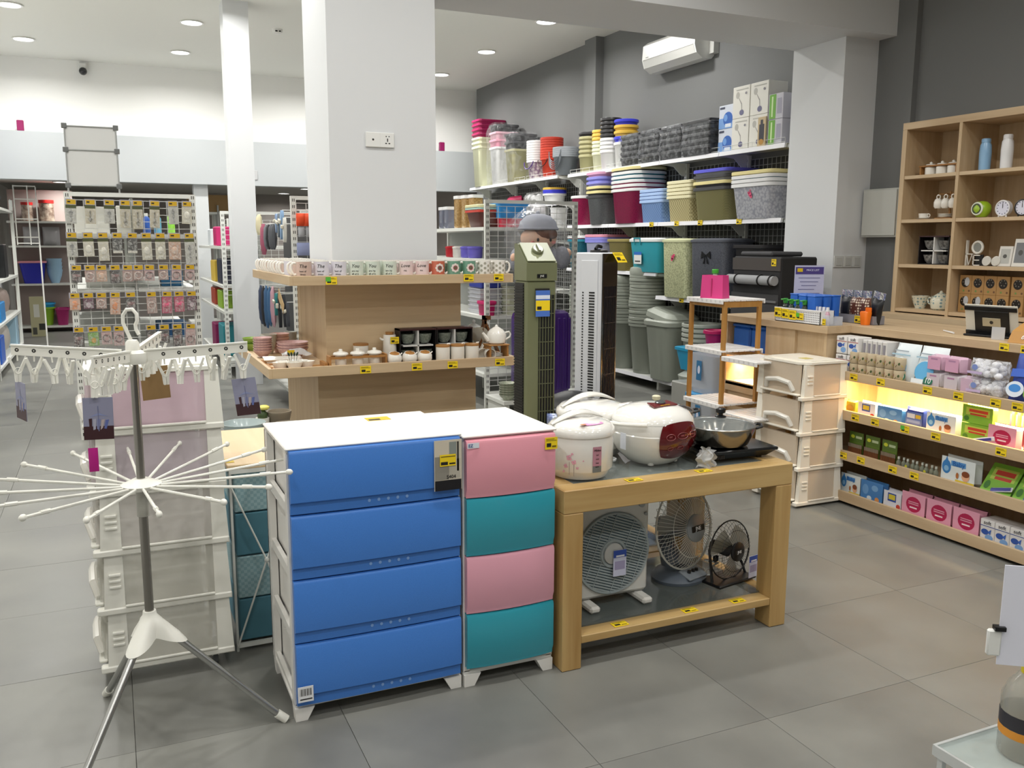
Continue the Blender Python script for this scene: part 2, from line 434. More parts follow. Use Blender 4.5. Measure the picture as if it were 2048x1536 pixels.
b = B(YEL2); b.box(.055, .135, .30, .355, .865, .8662); b.use(INK).box(.06, .10, .303, .325, .8662, .8664); O('price_tag', b, bc)
# ---- pink and teal chest
pk = mat('e79dab', .3, coat=.2); pk2 = mat('dda0b0', .3, coat=.2); tl = mat('2f98aa', .25, coat=.3)
pc = chest('drawer_chest', 'narrow chest of alternating pink and teal drawers with white top', .99, 1.318, 2.566, 2.985, .855,
           [(.068, .258), (.26, .455), (.457, .65), (.652, .842)], [tl, pk2, tl, pk], .012, True, False)
b = B(mat('dfe4ec', .4)); b.box(-.158, -.118, -.0195, -.0185, .818, .835); O('brand_label', b, pc); text('EZ', .014, mat('1c3f8f', .4), pc, (-.147, -.0205, .8265))
price_tag(pc, .138, -.02, .81, .045, .04)

# ---- pine display tables
def table(label, x0, x1, y0, y1, h):
    w = x1 - x0; d = y1 - y0; hw = w / 2
    t = thing('display_table', label, 'table', ((x0 + x1) / 2, y0, 0))
    b = B(PINE); b.box(-hw, hw, 0, .075, h - .082, h, .003); O('front_rail', b, t)
    b = B(PINE); b.box(-hw, hw, d - .075, d, h - .082, h, .003); O('back_rail', b, t)
    for s in (-1, 1):
        b = B(PINEY); xa, xb = sorted((s * hw, s * (hw - .075))); b.box(xa, xb, .0755, d - .0755, h - .082, h, .003); O('side_rail', b, t)
        for yy in (0, d - .09):
            b = B(PINEZ); b.box(s * hw - (.075 if s > 0 else 0), s * hw + (.075 if s < 0 else 0), yy, yy + .09, 0, h - .0825, .003); O('leg', b, t)
        b = B(PINEY); xa, xb = sorted((s * (hw - .006), s * (hw - .07))); b.box(xa, xb, .0905, d - .0905, .09, .118, .002); O('side_stretcher', b, t)
    b = B(PINE); b.box(-hw + .0755, hw - .0755, .004, .07, .09, .118, .002); O('front_stretcher', b, t)
    b = B(PINE); b.box(-hw + .0755, hw - .0755, d - .07, d - .004, .09, .118, .002); O('back_stretcher', b, t)
    b = B(mat('8d9694', .05, alpha=.72, coat=.5)); b.box(-hw + .074, hw - .074, .074, d - .074, h - .014, h - .006); O('glass_top', b, t)
    b = B(mat('6f7876', .06, alpha=.45, coat=.5)); b.box(-hw + .068, hw - .068, .068, d - .068, .1185, .124); O('glass_shelf', b, t)
    return t
TX0, TX1 = 1.335, 2.31
ta = table('pine table with glass panels carrying rice cookers and fans below', TX0, TX1, 2.53, 3.15, .645)
tb2 = table('second pine table standing behind the rice cooker table, tower fans on it', TX0, TX1, 3.155, 3.775, .645)
for x, y, z in ((-.2, .03, .646), (.1, .035, .646), (-.24, .034, .1187), (.06, .034, .1187), (.28, .034, .1187)):
    price_tag(ta, x, y, z, .06, .035, rx=-PI / 2)
TC = (TX0 + TX1) / 2

# ---- rice cookers
CW = mat('eeece6', .12, coat=.5)
def cooker(label, x, y, r, h, panel=True, rz=0.0):
    t = thing('rice_cooker', label, 'rice cooker', (x, y, .6455), rz)
    k = r / .12
    b = B(CW); b.lathe([(.088 * k, 0), (.098 * k, .003), (.113 * k, .028), (.119 * k, .035), (.12 * k, h * .62), (.119 * k, h * .74)], 32); O('body', b, t)
    b = B(CW); b.lathe([(.123 * k, h * .745), (.125 * k, h * .78), (.122 * k, h * .86), (.106 * k, h * .94), (.07 * k, h * .985), (.0, h)], 32, cap1=False); ld = O('lid', b, t)
    b = B(CW); pts = [(-.125 * k + .25 * k * i / 12, .0, h * .93 + .03 * k * math.sin(PI * i / 12)) for i in range(13)]
    b.tf((0, .025 * k, 0), rad(14)).tube(pts, [.006 + .016 * math.sin(PI * i / 12) for i in range(13)], 8, flat=.5); O('handle', b, t)
    if panel:
        b = B(mat('c48695', .35)); 
        for i in range(4):
            a0, a1 = rad(-97 + 4.2 * i), rad(-97 + 4.2 * (i + 1)); R = .1207 * k
            for (z0, z1, mm) in ((.055, h * .6, mat('b98491', .35)), (.032, .054, STEEL)):
                b.use(mm).add([(R * math.cos(a0), R * math.sin(a0), z0), (R * math.cos(a1), R * math.sin(a1), z0), (R * math.cos(a1), R * math.sin(a1), z1), (R * math.cos(a0), R * math.sin(a0), z1)], [(0, 1, 2, 3)])
        O('control_strip', b, t)
        ang = rad(-88.6); R = .122 * k
        text('Midea', .011, INK, t, (R * math.cos(ang), R * math.sin(ang), h * .54), ang + PI / 2)
        for q in range(4): text(('boil', 'cook', 'keep', 'warm')[q], .006, INK, t, (R * math.cos(ang), R * math.sin(ang), h * .46 - .014 * q), ang + PI / 2)
        b = B(mat('dfa3b4', .4))
        for (aa, z, s) in ((-137, .085, .011), (-129, .07, .009), (-143, .055, .008), (-123, .05, .005), (-132, .098, .005), (-113, .075, .003), (-147, .035, .005)):
            a = rad(aa); R = .1209 * k; c = Vector((R * math.cos(a), R * math.sin(a), z)); tx = Vector((-math.sin(a), math.cos(a), 0))
            for p in range(4):
                an = p * 1.4 + aa; vs = [c + tx * s * (.55 * math.cos(an) + .6 * math.cos(an) * 0 + .5 * math.cos(2 * PI * i / 7)) + Vector((0, 0, s * (.55 * math.sin(an) + .42 * math.sin(2 * PI * i / 7)))) for i in range(7)]
                b.add([tuple(v) for v in vs], [tuple(range(7))])
        b.use(mat('8f7f7d', .5))
        for aa, z0, z1 in ((-129, .02, .062), (-137, .025, .07)):
            a = rad(aa); R = .1207 * k; b.add([(R * math.cos(a), R * math.sin(a), z0), (R * math.cos(a + .012), R * math.sin(a + .012), z0), (R * math.cos(a + .012), R * math.sin(a + .012), z1), (R * math.cos(a), R * math.sin(a), z1)], [(0, 1, 2, 3)])
        O('flower_print', b, t)['kind'] = 'stuff'
        b = B(mat('d48fc0', .3)); 
        vs = [(-.008 + .045 * math.cos(2 * PI * i / 16), -.086 + .016 * math.sin(2 * PI * i / 16), h * (.945 if math.sin(2 * PI * i / 16) > 0 else .93)) for i in range(16)]
        b.tf((0, .004, .006), rad(8)).add(vs, [tuple(range(16))]); b.use(mat('c47a3a', .3)).add([(-.008 - .045 + .012 * math.cos(2 * PI * i / 10), -.09 + .01 * math.sin(2 * PI * i / 10), h * .942 + .001) for i in range(10)], [tuple(range(10))]); O('lid_badge', b, t)
    return t
cooker('white rice cooker printed with pink flowers, in front of the plain white one', 1.492, 2.712, .118, .205)
cooker('plain white rice cooker behind the flower printed one', 1.70, 3.0, .137, .205, False)
t = thing('rice_cooker', 'rounded white rice cooker with big dark red control panel', 'rice cooker', (1.842, 2.785, .6455), rad(11))
b = B(CW); prof = [(.075, .0), (.09, .006), (.128, .045), (.15, .085), (.157, .118), (.154, .122), (.155, .126), (.147, .16)]
b.lathe(prof, 36, n=2.35); O('body', b, t)
b = B(CW); b.lathe([(.1475, .161), (.146, .17), (.128, .195), (.09, .213), (.045, .221), (0, .222)], 36, n=2.3, cap1=False); O('lid', b, t)
b = B(CW)
pts = [(-.158 * math.cos(rad(a)), -.158 * math.sin(rad(a)), .15 + .018 * math.sin(rad(a) * 1.0 + .5)) for a in range(-50, 41, 9)]; b.tube([(p[0] * 1.08, p[1] * 1.08, p[2]) for p in pts], .008, 8)
b.box(-.04, .04, .13, .16, .155, .2, .008); O('handle', b, t)
def on_body(u, v):   # panel hugging the front of the body; u across, v up
    a = rad(-90 + 33 * u); z = .03 + .142 * (v * .5 + .5)
    import bisect
    for i in range(len(prof) - 1):
        if prof[i][1] <= z <= prof[i + 1][1]:
            f = (z - prof[i][1]) / max(1e-6, prof[i + 1][1] - prof[i][1]); r = prof[i][0] + f * (prof[i + 1][0] - prof[i][0]); break
    else:
        f = (z - .147) / .06; r = .147 - .012 * f
    co, si = math.cos(a), math.sin(a); R = r + .004
    return (R * math.copysign(abs(co) ** (2 / 2.35), co), R * math.copysign(abs(si) ** (2 / 2.35), si), z)
def sq(u, v):   # map unit square to a rounded square
    u = 2 * u - 1; v = 2 * v - 1; return u * math.sqrt(1 - .3 * v * v), v * math.sqrt(1 - .3 * u * u)
b = B(mat('5c0d12', .08, coat=.6)); b.grid(lambda u, v: on_body(*sq(u, v)), 12, 12); O('control_panel', b, t)
b = B(mat('8f4a4c', .3))
for cx, cz, rr in ((-.5, .28, .2), (0, .3, .2), (.5, .3, .2), (-.45, -.35, .12), (0, -.35, .12)):
    pts = [on_body(cx + rr * math.cos(2 * PI * i / 14), cz + rr * .8 * math.sin(2 * PI * i / 14)) for i in range(14)]
    b.tube([(p[0] * 1.01, p[1] * 1.01, p[2]) for p in pts], .0012, 4, True)
for cx in (-.5, 0, .5):
    p = on_body(cx, .3); b.box(p[0] - .008, p[0] + .008, p[1] - .002, p[1] - .001, p[2] - .002, p[2] + .003)
O('button', b, t)
b = B(mat('6b1519', .15, coat=.5)); b.tf((.0, -.05, .2225), 0, rad(11)).prism([(-.06, -.02), (.06, -.02), (.05, .03), (.02, .018), (-.02, .018), (-.05, .03)], -.002, .0025); b.use(mat('6b6f70', .2, .6)).lathe([(.02, .0), (.02, .006), (.015, .008)], 16, ax=1.2, ay=.8, c=(0, .012)); O('lid_button', b, t)
text('RICE COOKER', .0075, YEL2, t, (0, -.066, .2225), 0, rad(11))
b = B(CW)
for sx in (-.06, .06): b.lathe([(.012, 0), (.016, .012)], 10, c=(sx, -.06))
O('foot', b, t)
b = B(mat('d9dde6', .5)); b.box(-.172, -.17, -.04, -.012, .07, .13); O('hang_tag', b, t)
# ---- induction plate, pans
t = thing('induction_cooker', 'flat black induction hob under the glass lidded pan', 'induction cooker', (2.145, 2.625, .6455), rad(-4))
b = B(mat('0b0c10', .08, coat=.6)); b.box(-.165, .165, 0, .35, .032, .045, .004); b.use(mat('15161a', .35)).loft([[(-.13, .03, .008), (.13, .03, .008), (.13, .32, .008), (-.13, .32, .008)], [(-.155, .006, .032), (.155, .006, .032), (.155, .345, .032), (-.155, .345, .032)]], sm=False); O('body', b, t)
for sx in (-.11, .11):
    for sy in (.05, .3): b = B(BLK); b.cyl((sx, sy, 0), (sx, sy, .012), .012); O('foot', b, t)
b = B(mat('2a2c30', .3))
for q in range(12): b.box(-.14 + q * .006, -.137 + q * .006, .012, .016, .012, .028)
O('vent', b, t)
def pan(label, x, y, z, r, hgt, outer, knob, dome=.03, glassm=None, side=True, name='frying_pan'):
    t = thing(name, label, 'pan', (x, y, z), rad(-20))
    b = B(outer); b.lathe([(r * .62, 0), (r * .8, .008), (r * .96, hgt * .75), (r, hgt), (r * .985, hgt), (r * .94, hgt * .75), (r * .76, .012), (0, .01)], 36, cap1=False); O('body', b, t)
    b = B(glassm or mat('a9b0b0', .04, alpha=.35, coat=.6)); b.lathe([(r * .97, hgt + .004), (r * .8, hgt + dome * .55), (r * .45, hgt + dome * .9), (.0, hgt + dome)], 36, cap0=False, cap1=False); l = O('lid', b, t)
    b = B(STEEL); b.ring((0, 0, hgt + .003), r * .985, .0035, 36); O('lid_rim', b, l)
    b = B(knob); b.lathe([(.022, hgt + dome), (.021, hgt + dome + .004), (.009, hgt + dome + .008), (.009, hgt + dome + .014), (.018, hgt + dome + .018), (.019, hgt + dome + .032), (.012, hgt + dome + .036)], 16); O('knob', b, l)
    for s in (-1, 1):
        b = B(BLK if side else knob)
        b.tube([(s * r * .98, -.03, hgt - .008), (s * (r + .022), -.026, hgt - .002), (s * (r + .03), 0, hgt), (s * (r + .022), .026, hgt - .002), (s * r * .98, .03, hgt - .008)], .006, 6); O('side_handle', b, t)
    return t
pan('steel pan with clear glass lid on the black induction hob', 2.125, 2.74, .6915, .135, .075, mat('8a857c', .16, 1.0), BLK, .032)
tt = pan('black electric skillet with glass lid and cream knob on the rear table', 2.18, 3.27, .6455, .165, .085, mat('141416', .3), mat('e6dfbf', .35), .03, mat('5a5f60', .05, alpha=.5, coat=.5), name='electric_skillet')
b = B(mat('dfe0e0', .15, alpha=.55, coat=.5)); random.seed(4)
b.grid(lambda u, v: ((u - .5) * .075 * (1.2 - .5 * v) + .012 * math.sin(9 * v + 3 * u), -.02 * math.sin(PI * u) + .01 * math.sin(13 * u + 7 * v), v * .075 + .006 * math.sin(11 * u)), 9, 9)
b.grid(lambda u, v: ((u - .5) * .07 + .01 * math.sin(8 * v), .025 * math.sin(PI * u) + .012 * math.sin(11 * u + 5 * v), v * .06), 8, 8)
O('plastic_bag', b, None, (1.965, 2.61, .6455), label='crumpled clear plastic bag tucked between cooker and induction hob', cat='plastic bag')
b = B(mat('e8e9ea', .4))
for q in range(2): b.tube([(.0 + .05 * math.cos(i * .55 + q), .03 * math.sin(i * .55 + q), .004 + .004 * q + .0004 * i) for i in range(14)], .003, 6)
O('power_cord', b, None, (1.655, 2.82, .6455), label='white cord coiled on the glass between two rice cookers', cat='cord')

# ---- fans under the table
ZS = .1245
t = thing('box_fan', 'square grey box fan standing under the pine table', 'fan', (1.64, 2.72, ZS))
b = B(mat('cbccc8', .45)); b.box(-.16, .16, 0, .095, .03, .41, .012); O('body', b, t)
b = B(mat('98a3a6', .4)); b.ring((0, -.002, .2), .152, .007, 40, 6, 'y'); b.ring((0, -.004, .2), .05, .008, 24, 6, 'y')
for i in range(-14, 15):
    z = i * .0102; hwid = math.sqrt(max(0, .15 ** 2 - z * z)); T = Matrix.Rotation(rad(20), 4, 'Y')
    for x0, x1 in ([(-hwid, hwid)] if abs(z) > .047 else [(-hwid, -math.sqrt(.048 ** 2 - z * z)), (math.sqrt(.048 ** 2 - z * z), hwid)]):
        b.T = Matrix.Translation((0, 0, .2)) @ T; b.box(x0, x1, -.008, .002, z - .003, z + .003)
for i in (-3, -2, -1, 1, 2, 3):
    x = i * .04; h = math.sqrt(.15 ** 2 - x * x)
    b.box(x - .0012, x + .0012, -.0095, -.0075, -h, h)
b.T = None
O('grille', b, t)
b = B(mat('5f7a86', .6)); b.tf((0, -.0005, .2), 0, PI / 2).lathe([(.15, 0), (.15, .001)], 32); O('grille_backing', b, t)
b = B(mat('c4c6c4', .4)); b.tf((0, -.004, .2), 0, PI / 2).lathe([(.042, 0), (.04, .008), (.02, .012)], 24); O('hub', b, t)
for sx in (-.1, .125):
    b = B(mat('dcdbd5', .45)); b.box(sx - .022, sx + .022, -.06, .14, 0, .026, .008); b.box(sx - .01, sx + .01, .03, .06, .02, .035); O('foot', b, t)
b = B(mat('9fa3a3', .4)); b.cyl((.12, -.001, .375), (.12, -.01, .375), .012); b.cyl((.14, -.001, .335), (.14, -.008, .335), .007); O('control_knob', b, t)
def hang_tag(parent, x, y, z, w=.05, h=.09, rz=0.0):
    b = B(mat('c8cce4', .45)); b.box(-w / 2, w / 2, -.0015, 0, -h, 0); b.rect(-w / 2, w / 2, -h * .28, 0, -.0018, mat('2d4fae', .4)); b.rect(-w * .3, w * .35, -h * .26, -h * .19, -.002, mat('e8eaf4', .4)); b.rect(-w * .4, w * .4, -h * .75, -h * .42, -.0018, mat('9c96b8', .5))
    o = O('hang_tag', b, parent, (x, y, z), rz); return o
hang_tag(t, .02, -.02, .215, .055, .1)
def round_fan(name, label, x, y, z0, zc, R, wire, bladem, hubm, rz, tilt, nrad, txt, base):
    t = thing(name, label, 'fan', (x, y, z0), rz)
    M = Matrix.Translation((0, 0, zc)) @ Matrix.Rotation(tilt, 4, 'X')
    w = R * .011
    b = B(wire); b.T = M
    for i in range(nrad):
        a = 2 * PI * i / nrad; c, s = math.cos(a), math.sin(a)
        b.tube([(q * R * c, yy, q * R * s) for q, yy in ((.26, -.34 * R), (.6, -.3 * R), (.88, -.15 * R), (1, .02 * R))], w * .55, 3, cap=False)
    for i in range(nrad // 2):
        a = 2 * PI * i / (nrad // 2); c, s = math.cos(a), math.sin(a)
        b.tube([(q * R * c, yy, q * R * s) for q, yy in ((.25, .32 * R), (.7, .3 * R), (.94, .16 * R), (1, .02 * R))], w * .55, 3, cap=False)
    b.ring((0, .02 * R, 0), R, w * 2.2, 48, 6, 'y'); b.ring((0, -.25 * R, 0), R * .7, w * .8, 40, 4, 'y')
    O('cage', b, t)
    b = B(bladem); b.T = M
    for k in range(3):
        a = 2 * PI * k / 3 + .5
        def fn(u, v, a=a):
            r = R * (.2 + .68 * v); th = a + (u - .5) * (1.5 - .35 * v); return (r * math.cos(th), (u - .5) * .22 * R, r * math.sin(th))
        b.grid(fn, 6, 5)
    O('blade', b, t)
    b = B(hubm); b.T = M @ Matrix.Rotation(PI / 2, 4, 'X'); b.lathe([(R * .33, .3 * R), (R * .33, .35 * R), (R * .28, .385 * R), (0, .4 * R)], 28, cap1=False); O('hub', b, t)
    o = text(txt, R * .13, mat('f0f0f0', .4), t, tuple(M @ Vector((0, -.412 * R, 0)))); o.rotation_euler = (PI / 2 + tilt, 0, 0)
    b = B(BLK); b.T = M; b.box(-R * .22, R * .22, -.409 * R, -.4 * R, -R * .07, R * .07); O('badge', b, t)
    b = B(hubm); b.T = M; b.cyl((0, .1 * R, 0), (0, .75 * R, 0), R * .26, R * .2, 14); O('motor', b, t)
    base(t, M); return t
def base_big(t, M):
    g = mat('5c6570', .45)
    b = B(g); b.lathe([(.115, 0), (.118, .012), (.1, .03), (.06, .045), (.045, .05)], 28, ax=1.05, ay=.9, c=(0, .02)); O('base', b, t)
    b = B(g); b.tube([(0, .05, .04), (0, .09, .12), (0, .1, .2)], [.05, .035, .03], 10); O('neck', b, t)
    b = B(mat('8d959c', .4)); b.tf((.0, -.045, .03), 0, rad(18)).box(-.055, .055, -.035, .03, 0, .012, .004); O('control_plate', b, t)
    b = B(BLK)
    for i, sx in enumerate((-.025, .0, .02)): b.tf((sx, -.05, .043)).lathe([(.008, 0), (.007, .01)], 8)
    O('button', b, t)
    b = B(mat('cfd0cc', .4)); b.tube([(.09 + .035 * math.cos(i * .6), -.07 + .02 * math.sin(i * .6), .05 + .03 * math.sin(i * .3)) for i in range(18)], .0035, 6); O('cord', b, t)
    b = B(BLK); b.box(.075, .1, -.1, -.085, .075, .1, .004); O('plug', b, t)
round_fan('desk_fan', 'large white desk fan on grey base, middle of the three fans', 2.04, 2.83, ZS, .215, .168, mat('d2d2ca', .4), mat('b3b2ab', .3, alpha=.5), mat('8b9093', .4), rad(16), rad(-9), 60, 'JNE', base_big)
def base_small(t, M):
    b = B(BLK); b.tube([(-.1, 0, .01), (-.1, .02, .14), (-.02, .08, .14), (.06, .08, .13), (.1, .02, .05), (.1, 0, .01)], .006, 6); b.box(-.11, .11, -.05, .07, 0, .012, .004); O('stand', b, t)
round_fan('desk_fan', 'small black clip fan with a paper tag, smallest of the three', 2.195, 2.735, ZS, .128, .118, mat('17181a', .4), mat('8d8a7c', .35, alpha=.8), mat('141416', .35), rad(12), rad(-4), 44, 'JNE', base_small)
hang_tag([o for o in bpy.data.objects if o.name == 'desk_fan.001'][0], .085, -.05, .1, .052, .09)

# ---- tower fans on the rear table
t = thing('tower_fan', 'olive green tower fan with a hanging blue and yellow tag', 'fan', (1.655, 3.42, .6455), rad(-2))
OLV = mat('6f7355', .4); OLD = mat('595c43', .45)
b = B(OLV); b.box(-.068, .068, -.056, .07, 0, .66, .006)
b.prismx([(-.06, .66), (.074, .66), (.074, .815), (.04, .815), (-.06, .735)], -.07, .07); O('body', b, t)
b = B(mat('8a8e70', .35)); b.T = Matrix.Translation((0, -.062, .738)) @ Matrix.Rotation(math.atan2(.08, .1), 4, 'X'); b.box(-.066, .066, .002, .126, .0, .004, .002); O('top_panel', b, t)
b.T = None; b = B(mat('7a7d62', .3)); b.T = Matrix.Translation((0, -.01, .783)) @ Matrix.Rotation(math.atan2(.08, .1), 4, 'X'); b.lathe([(.026, 0), (.025, .014), (.022, .016)], 20); b.box(-.004, .004, -.022, .022, .014, .024); O('dial', b, t)
b = B(mat('0c0c0a', .5)); b.box(-.012, .062, -.058, -.0555, .03, .6); O('front_recess', b, t)
b = B(OLD)
for i in range(6): b.box(-.009 + i * .0132, -.0055 + i * .0132, -.061, -.057, .03, .6)
for i in range(10): b.box(-.012, .062, -.062, -.0585, .04 + i * .06, .0435 + i * .06)
O('front_grille', b, t)
b = B(mat('121312', .5))
b.box(-.0705, -.0675, -.03, .068, .02, .65)
for i in range(52): b.box(-.074, -.069, -.03, .068, .024 + i * .012, .03 + i * .012)
O('side_grille', b, t)
b = B(BLK); b.box(-.022, .022, -.0625, -.0605, .672, .688); O('badge', b, t); text('JNE', .012, mat('d8d8d0', .4), t, (0, -.0635, .68))
b = B(mat('4a72c4', .45)); b.box(-.03, .035, -.067, -.0655, .51, .62); b.rect(-.03, .035, .535, .578, -.0675, YEL); b.rect(-.024, -.004, .539, .553, -.068, INK); b.rect(-.03, .035, .584, .6, -.0675, mat('dfe6f5', .4)); b.use(INK).box(-.032, .034, -.0645, -.063, .62, .628); O('hang_tag', b, t)
t = thing('tower_fan', 'white sided tower fan with black front and yellow tag', 'fan', (2.075, 3.62, .6455), rad(28))
WF = mat('d9dbe0', .4)
b = B(WF); b.box(-.075, .075, -.06, .08, 0, .775, .006); b.box(-.079, -.075, -.045, .045, .02, .74, .002); O('body', b, t)
b = B(mat('09090b', .2, coat=.5)); b.box(-.065, .062, -.064, -.06, .01, .77); O('front_panel', b, t)
b = B(mat('1d1b1e', .4))
for i in range(9): b.box(-.05 + i * .012, -.046 + i * .012, -.067, -.063, .03, .62)
for i in range(5): b.box(-.05, .05, -.0675, -.064, .09 + i * .12, .093 + i * .12)
O('front_grille', b, t)
b = B(mat('101012', .5))
for i in range(44):
    b.box(-.0805, -.0785, -.03, .0, .03 + i * .013, .037 + i * .013); b.box(-.0805, -.0785, .03, .037, .03 + i * .013, .036 + i * .013)
O('vent', b, t)
b = B(BLK); b.lathe([(.05, .775), (.048, .785), (.02, .79)], 18, ay=.8); b.tube([(-.03, 0, .79), (-.01, 0, .805), (.02, 0, .8)], .008, 6); O('top_knob', b, t)
price_tag(t, .045, -.085, .752, .085, .055, rx=-.6)
# ---- clutter on the rear table
b = B(mat('8f959c', .3)); b.box(-.055, .055, 0, .012, 0, .085, .003); b.rect(-.047, .047, .008, .077, -.0006, mat('33363a', .3)); b.disc(.0, .05, .013, .016, -.0012, mat('3e78c9', .3)); b.disc(0, .028, .009, .009, -.0012, mat('a9bf3a', .3)); b.disc(0, .066, .012, .006, -.0011, mat('4f8f3a', .3))
O('picture_frame', b, None, (1.79, 3.45, .6455), rad(-30), label='small silver framed picture standing beside olive tower fan', cat='picture frame')
b = B(mat('16171a', .45)); b.lathe([(.15, 0), (.15, .03), (.135, .075), (.1, .11), (.05, .13), (0, .135)], 28, cap1=False); O('wok_lid', b, None, (2.0, 3.74, .6455) if False else (1.935, 3.60, .6455), label='black domed lid lying between the two tower fans', cat='lid')
random.seed(5)
for i, (x, y, m, lb, cc) in enumerate(((1.70, 3.30, 'c9ced6', 'silver blue foil packet leaning beside the olive tower fan', '3b5fae'), (1.79, 3.33, 'c86a6a', 'pink and red foil packet with yellow top behind the plain cooker', 'd8a51c'), (1.86, 3.36, 'd87f9c', 'pink foil packet standing behind the plain white cooker', '7a2540'))):
    b = B(mat(m, .16, .5, kind='noise', col2=cc, sc=18, bump=.6, ssc=40)); b.pillow(.085, .1, .035, 8, .5, .004); O('foil_packet', b, None, (x, y, .6455), rad(20 * i - 20), label=lb, cat='packet')
# ================================================================ LAUNDRY RACK, DRAWER TOWERS, CERAMICS STAND
DW = mat('ecebe2', .35)
t = thing('laundry_rack', 'white tripod laundry hanger with spread rods and peg arms on steel pole', 'laundry rack', (.044, 2.65, 0))
def tri(th, k): return max(max(0, math.cos(th - rad(a))) ** k for a in (-8, 112, 232))
b = B(DW)
b.loft([[(R * math.cos(q) * (1 + g * tri(q, 5)), R * math.sin(q) * (1 + g * tri(q, 5)), z - dz * tri(q, 5)) for q in [2 * PI * i / 48 for i in range(48)]] for R, g, z, dz in ((.018, 0, .405, 0), (.02, 0, .392, 0), (.026, .3, .385, .01), (.03, 1.6, .355, .025), (.032, 2.1, .33, .028), (.029, 2.1, .33, .028))], cap0=True, cap1=True)
O('tripod_hub', b, t)
for a in (-8, 112, 232):
    c, s = math.cos(rad(a)), math.sin(rad(a)); b = B(STEEL)
    b.cyl((.04 * c, .04 * s, .345), (.355 * c, .355 * s, .02), .0105, seg=12); l = O('leg', b, t)
    b = B(DW); b.cyl((.345 * c, .345 * s, .03), (.372 * c, .372 * s, .006), .0135, seg=12); O('foot_cap', b, l)
b = B(mat('8d8a84', .25, .9)); b.cyl((0, 0, .39), (0, 0, .70), .0125, seg=14); b.cyl((0, 0, .8), (0, 0, 1.14), .0115, seg=14); O('pole', b, t)
b = B(mat('b9b8ae', .3, alpha=.75)); b.lathe([(.0165, .69), (.0165, .77)], 16); O('sleeve', b, t)
b = B(DW); b.lathe([(.02, .765), (.05, .772), (.055, .784), (.03, .795), (.02, .8)], 24); O('rod_hub', b, t)
b0 = B(DW); b0.cyl((.045, 0, 0), (.405, 0, .029), .0042, seg=7); b0.cyl((.33, 0, .0235), (.36, 0, .0262), .006, seg=7); b0.tf((.412, 0, .0295), 0).ell((0, 0, 0), .011, .008, .009, 10, 6)
rm = b0.mesh('rod')
for k in range(16): put('rod', rm, t, (0, 0, .779), rad(-86 + 22.5 * k))
b = B(DW); b.lathe([(.035, 1.128), (.04, 1.14), (.038, 1.158), (.019, 1.165), (.018, 1.185), (.013, 1.193), (0, 1.195)], 20, cap1=False); O('top_hub', b, t)
e = (.91, -.41); b = B(DW)
hk = [(0, 1.185), (-.012, 1.215), (-.022, 1.24), (-.021, 1.262), (-.01, 1.277), (.006, 1.278), (.017, 1.265), (.018, 1.248), (.012, 1.235), (.013, 1.222), (.02, 1.208)]
b.tube([(e[0] * p, e[1] * p, z) for p, z in hk], .0052, 8); O('hook', b, t)
pb = B(DW)
pb.tube([(0, 0, .0), (0, 0, -.03)], .0022, 5); pb.ell((0, 0, 0), .004, .004, .004, 8, 5)
for s in (-1, 1):
    pb.tf((0, 0, 0)).prismy([(s * .019, -.018), (s * .024, -.021), (s * .009, -.062), (s * .007, -.088), (s * .001, -.088), (s * .001, -.06)][::s], -.005, .005)
pb.T = None; pb.ring((.0, -.0055, -.056), .0085, .001, 14, 4, 'y')
pm = pb.mesh('peg')
pegs = {}
for a in (166, 74, 252, 341):
    b = B(DW); b.loft([[(.03, -.003, 1.135), (.03, .003, 1.135), (.03, .003, 1.163), (.03, -.003, 1.163)], [(.31, -.003, 1.158), (.31, .003, 1.158), (.31, .003, 1.183), (.31, -.003, 1.183)]], sm=False)
    b.loft([[(.03, -.006, 1.163), (.03, .006, 1.163), (.03, .006, 1.167), (.03, -.006, 1.167)], [(.31, -.006, 1.183), (.31, .006, 1.183), (.31, .006, 1.187), (.31, -.006, 1.187)]], sm=False)
    b.use(mat('3b3a37', .6))
    for k in range(6):
        x = .295 - .0425 * k; z = 1.15 + .0225 * (x - .03) / .28
        for s in (-1, 1): b.add([(x + .0055 * math.cos(2 * PI * i / 10), s * .0033, z + .0055 * math.sin(2 * PI * i / 10)) for i in range(10)], [tuple(range(10))])
    ar = O('peg_arm', b, t, (0, 0, 0), rad(a))
    for k in range(6):
        x = .295 - .0425 * k; z = 1.15 + .0225 * (x - .03) / .28
        p = put('peg', pm, ar, (x, 0, z)); p.rotation_euler = (random.uniform(-.1, .1), random.uniform(-.08, .08), rad(-a) + random.uniform(-.9, .9) - .3)
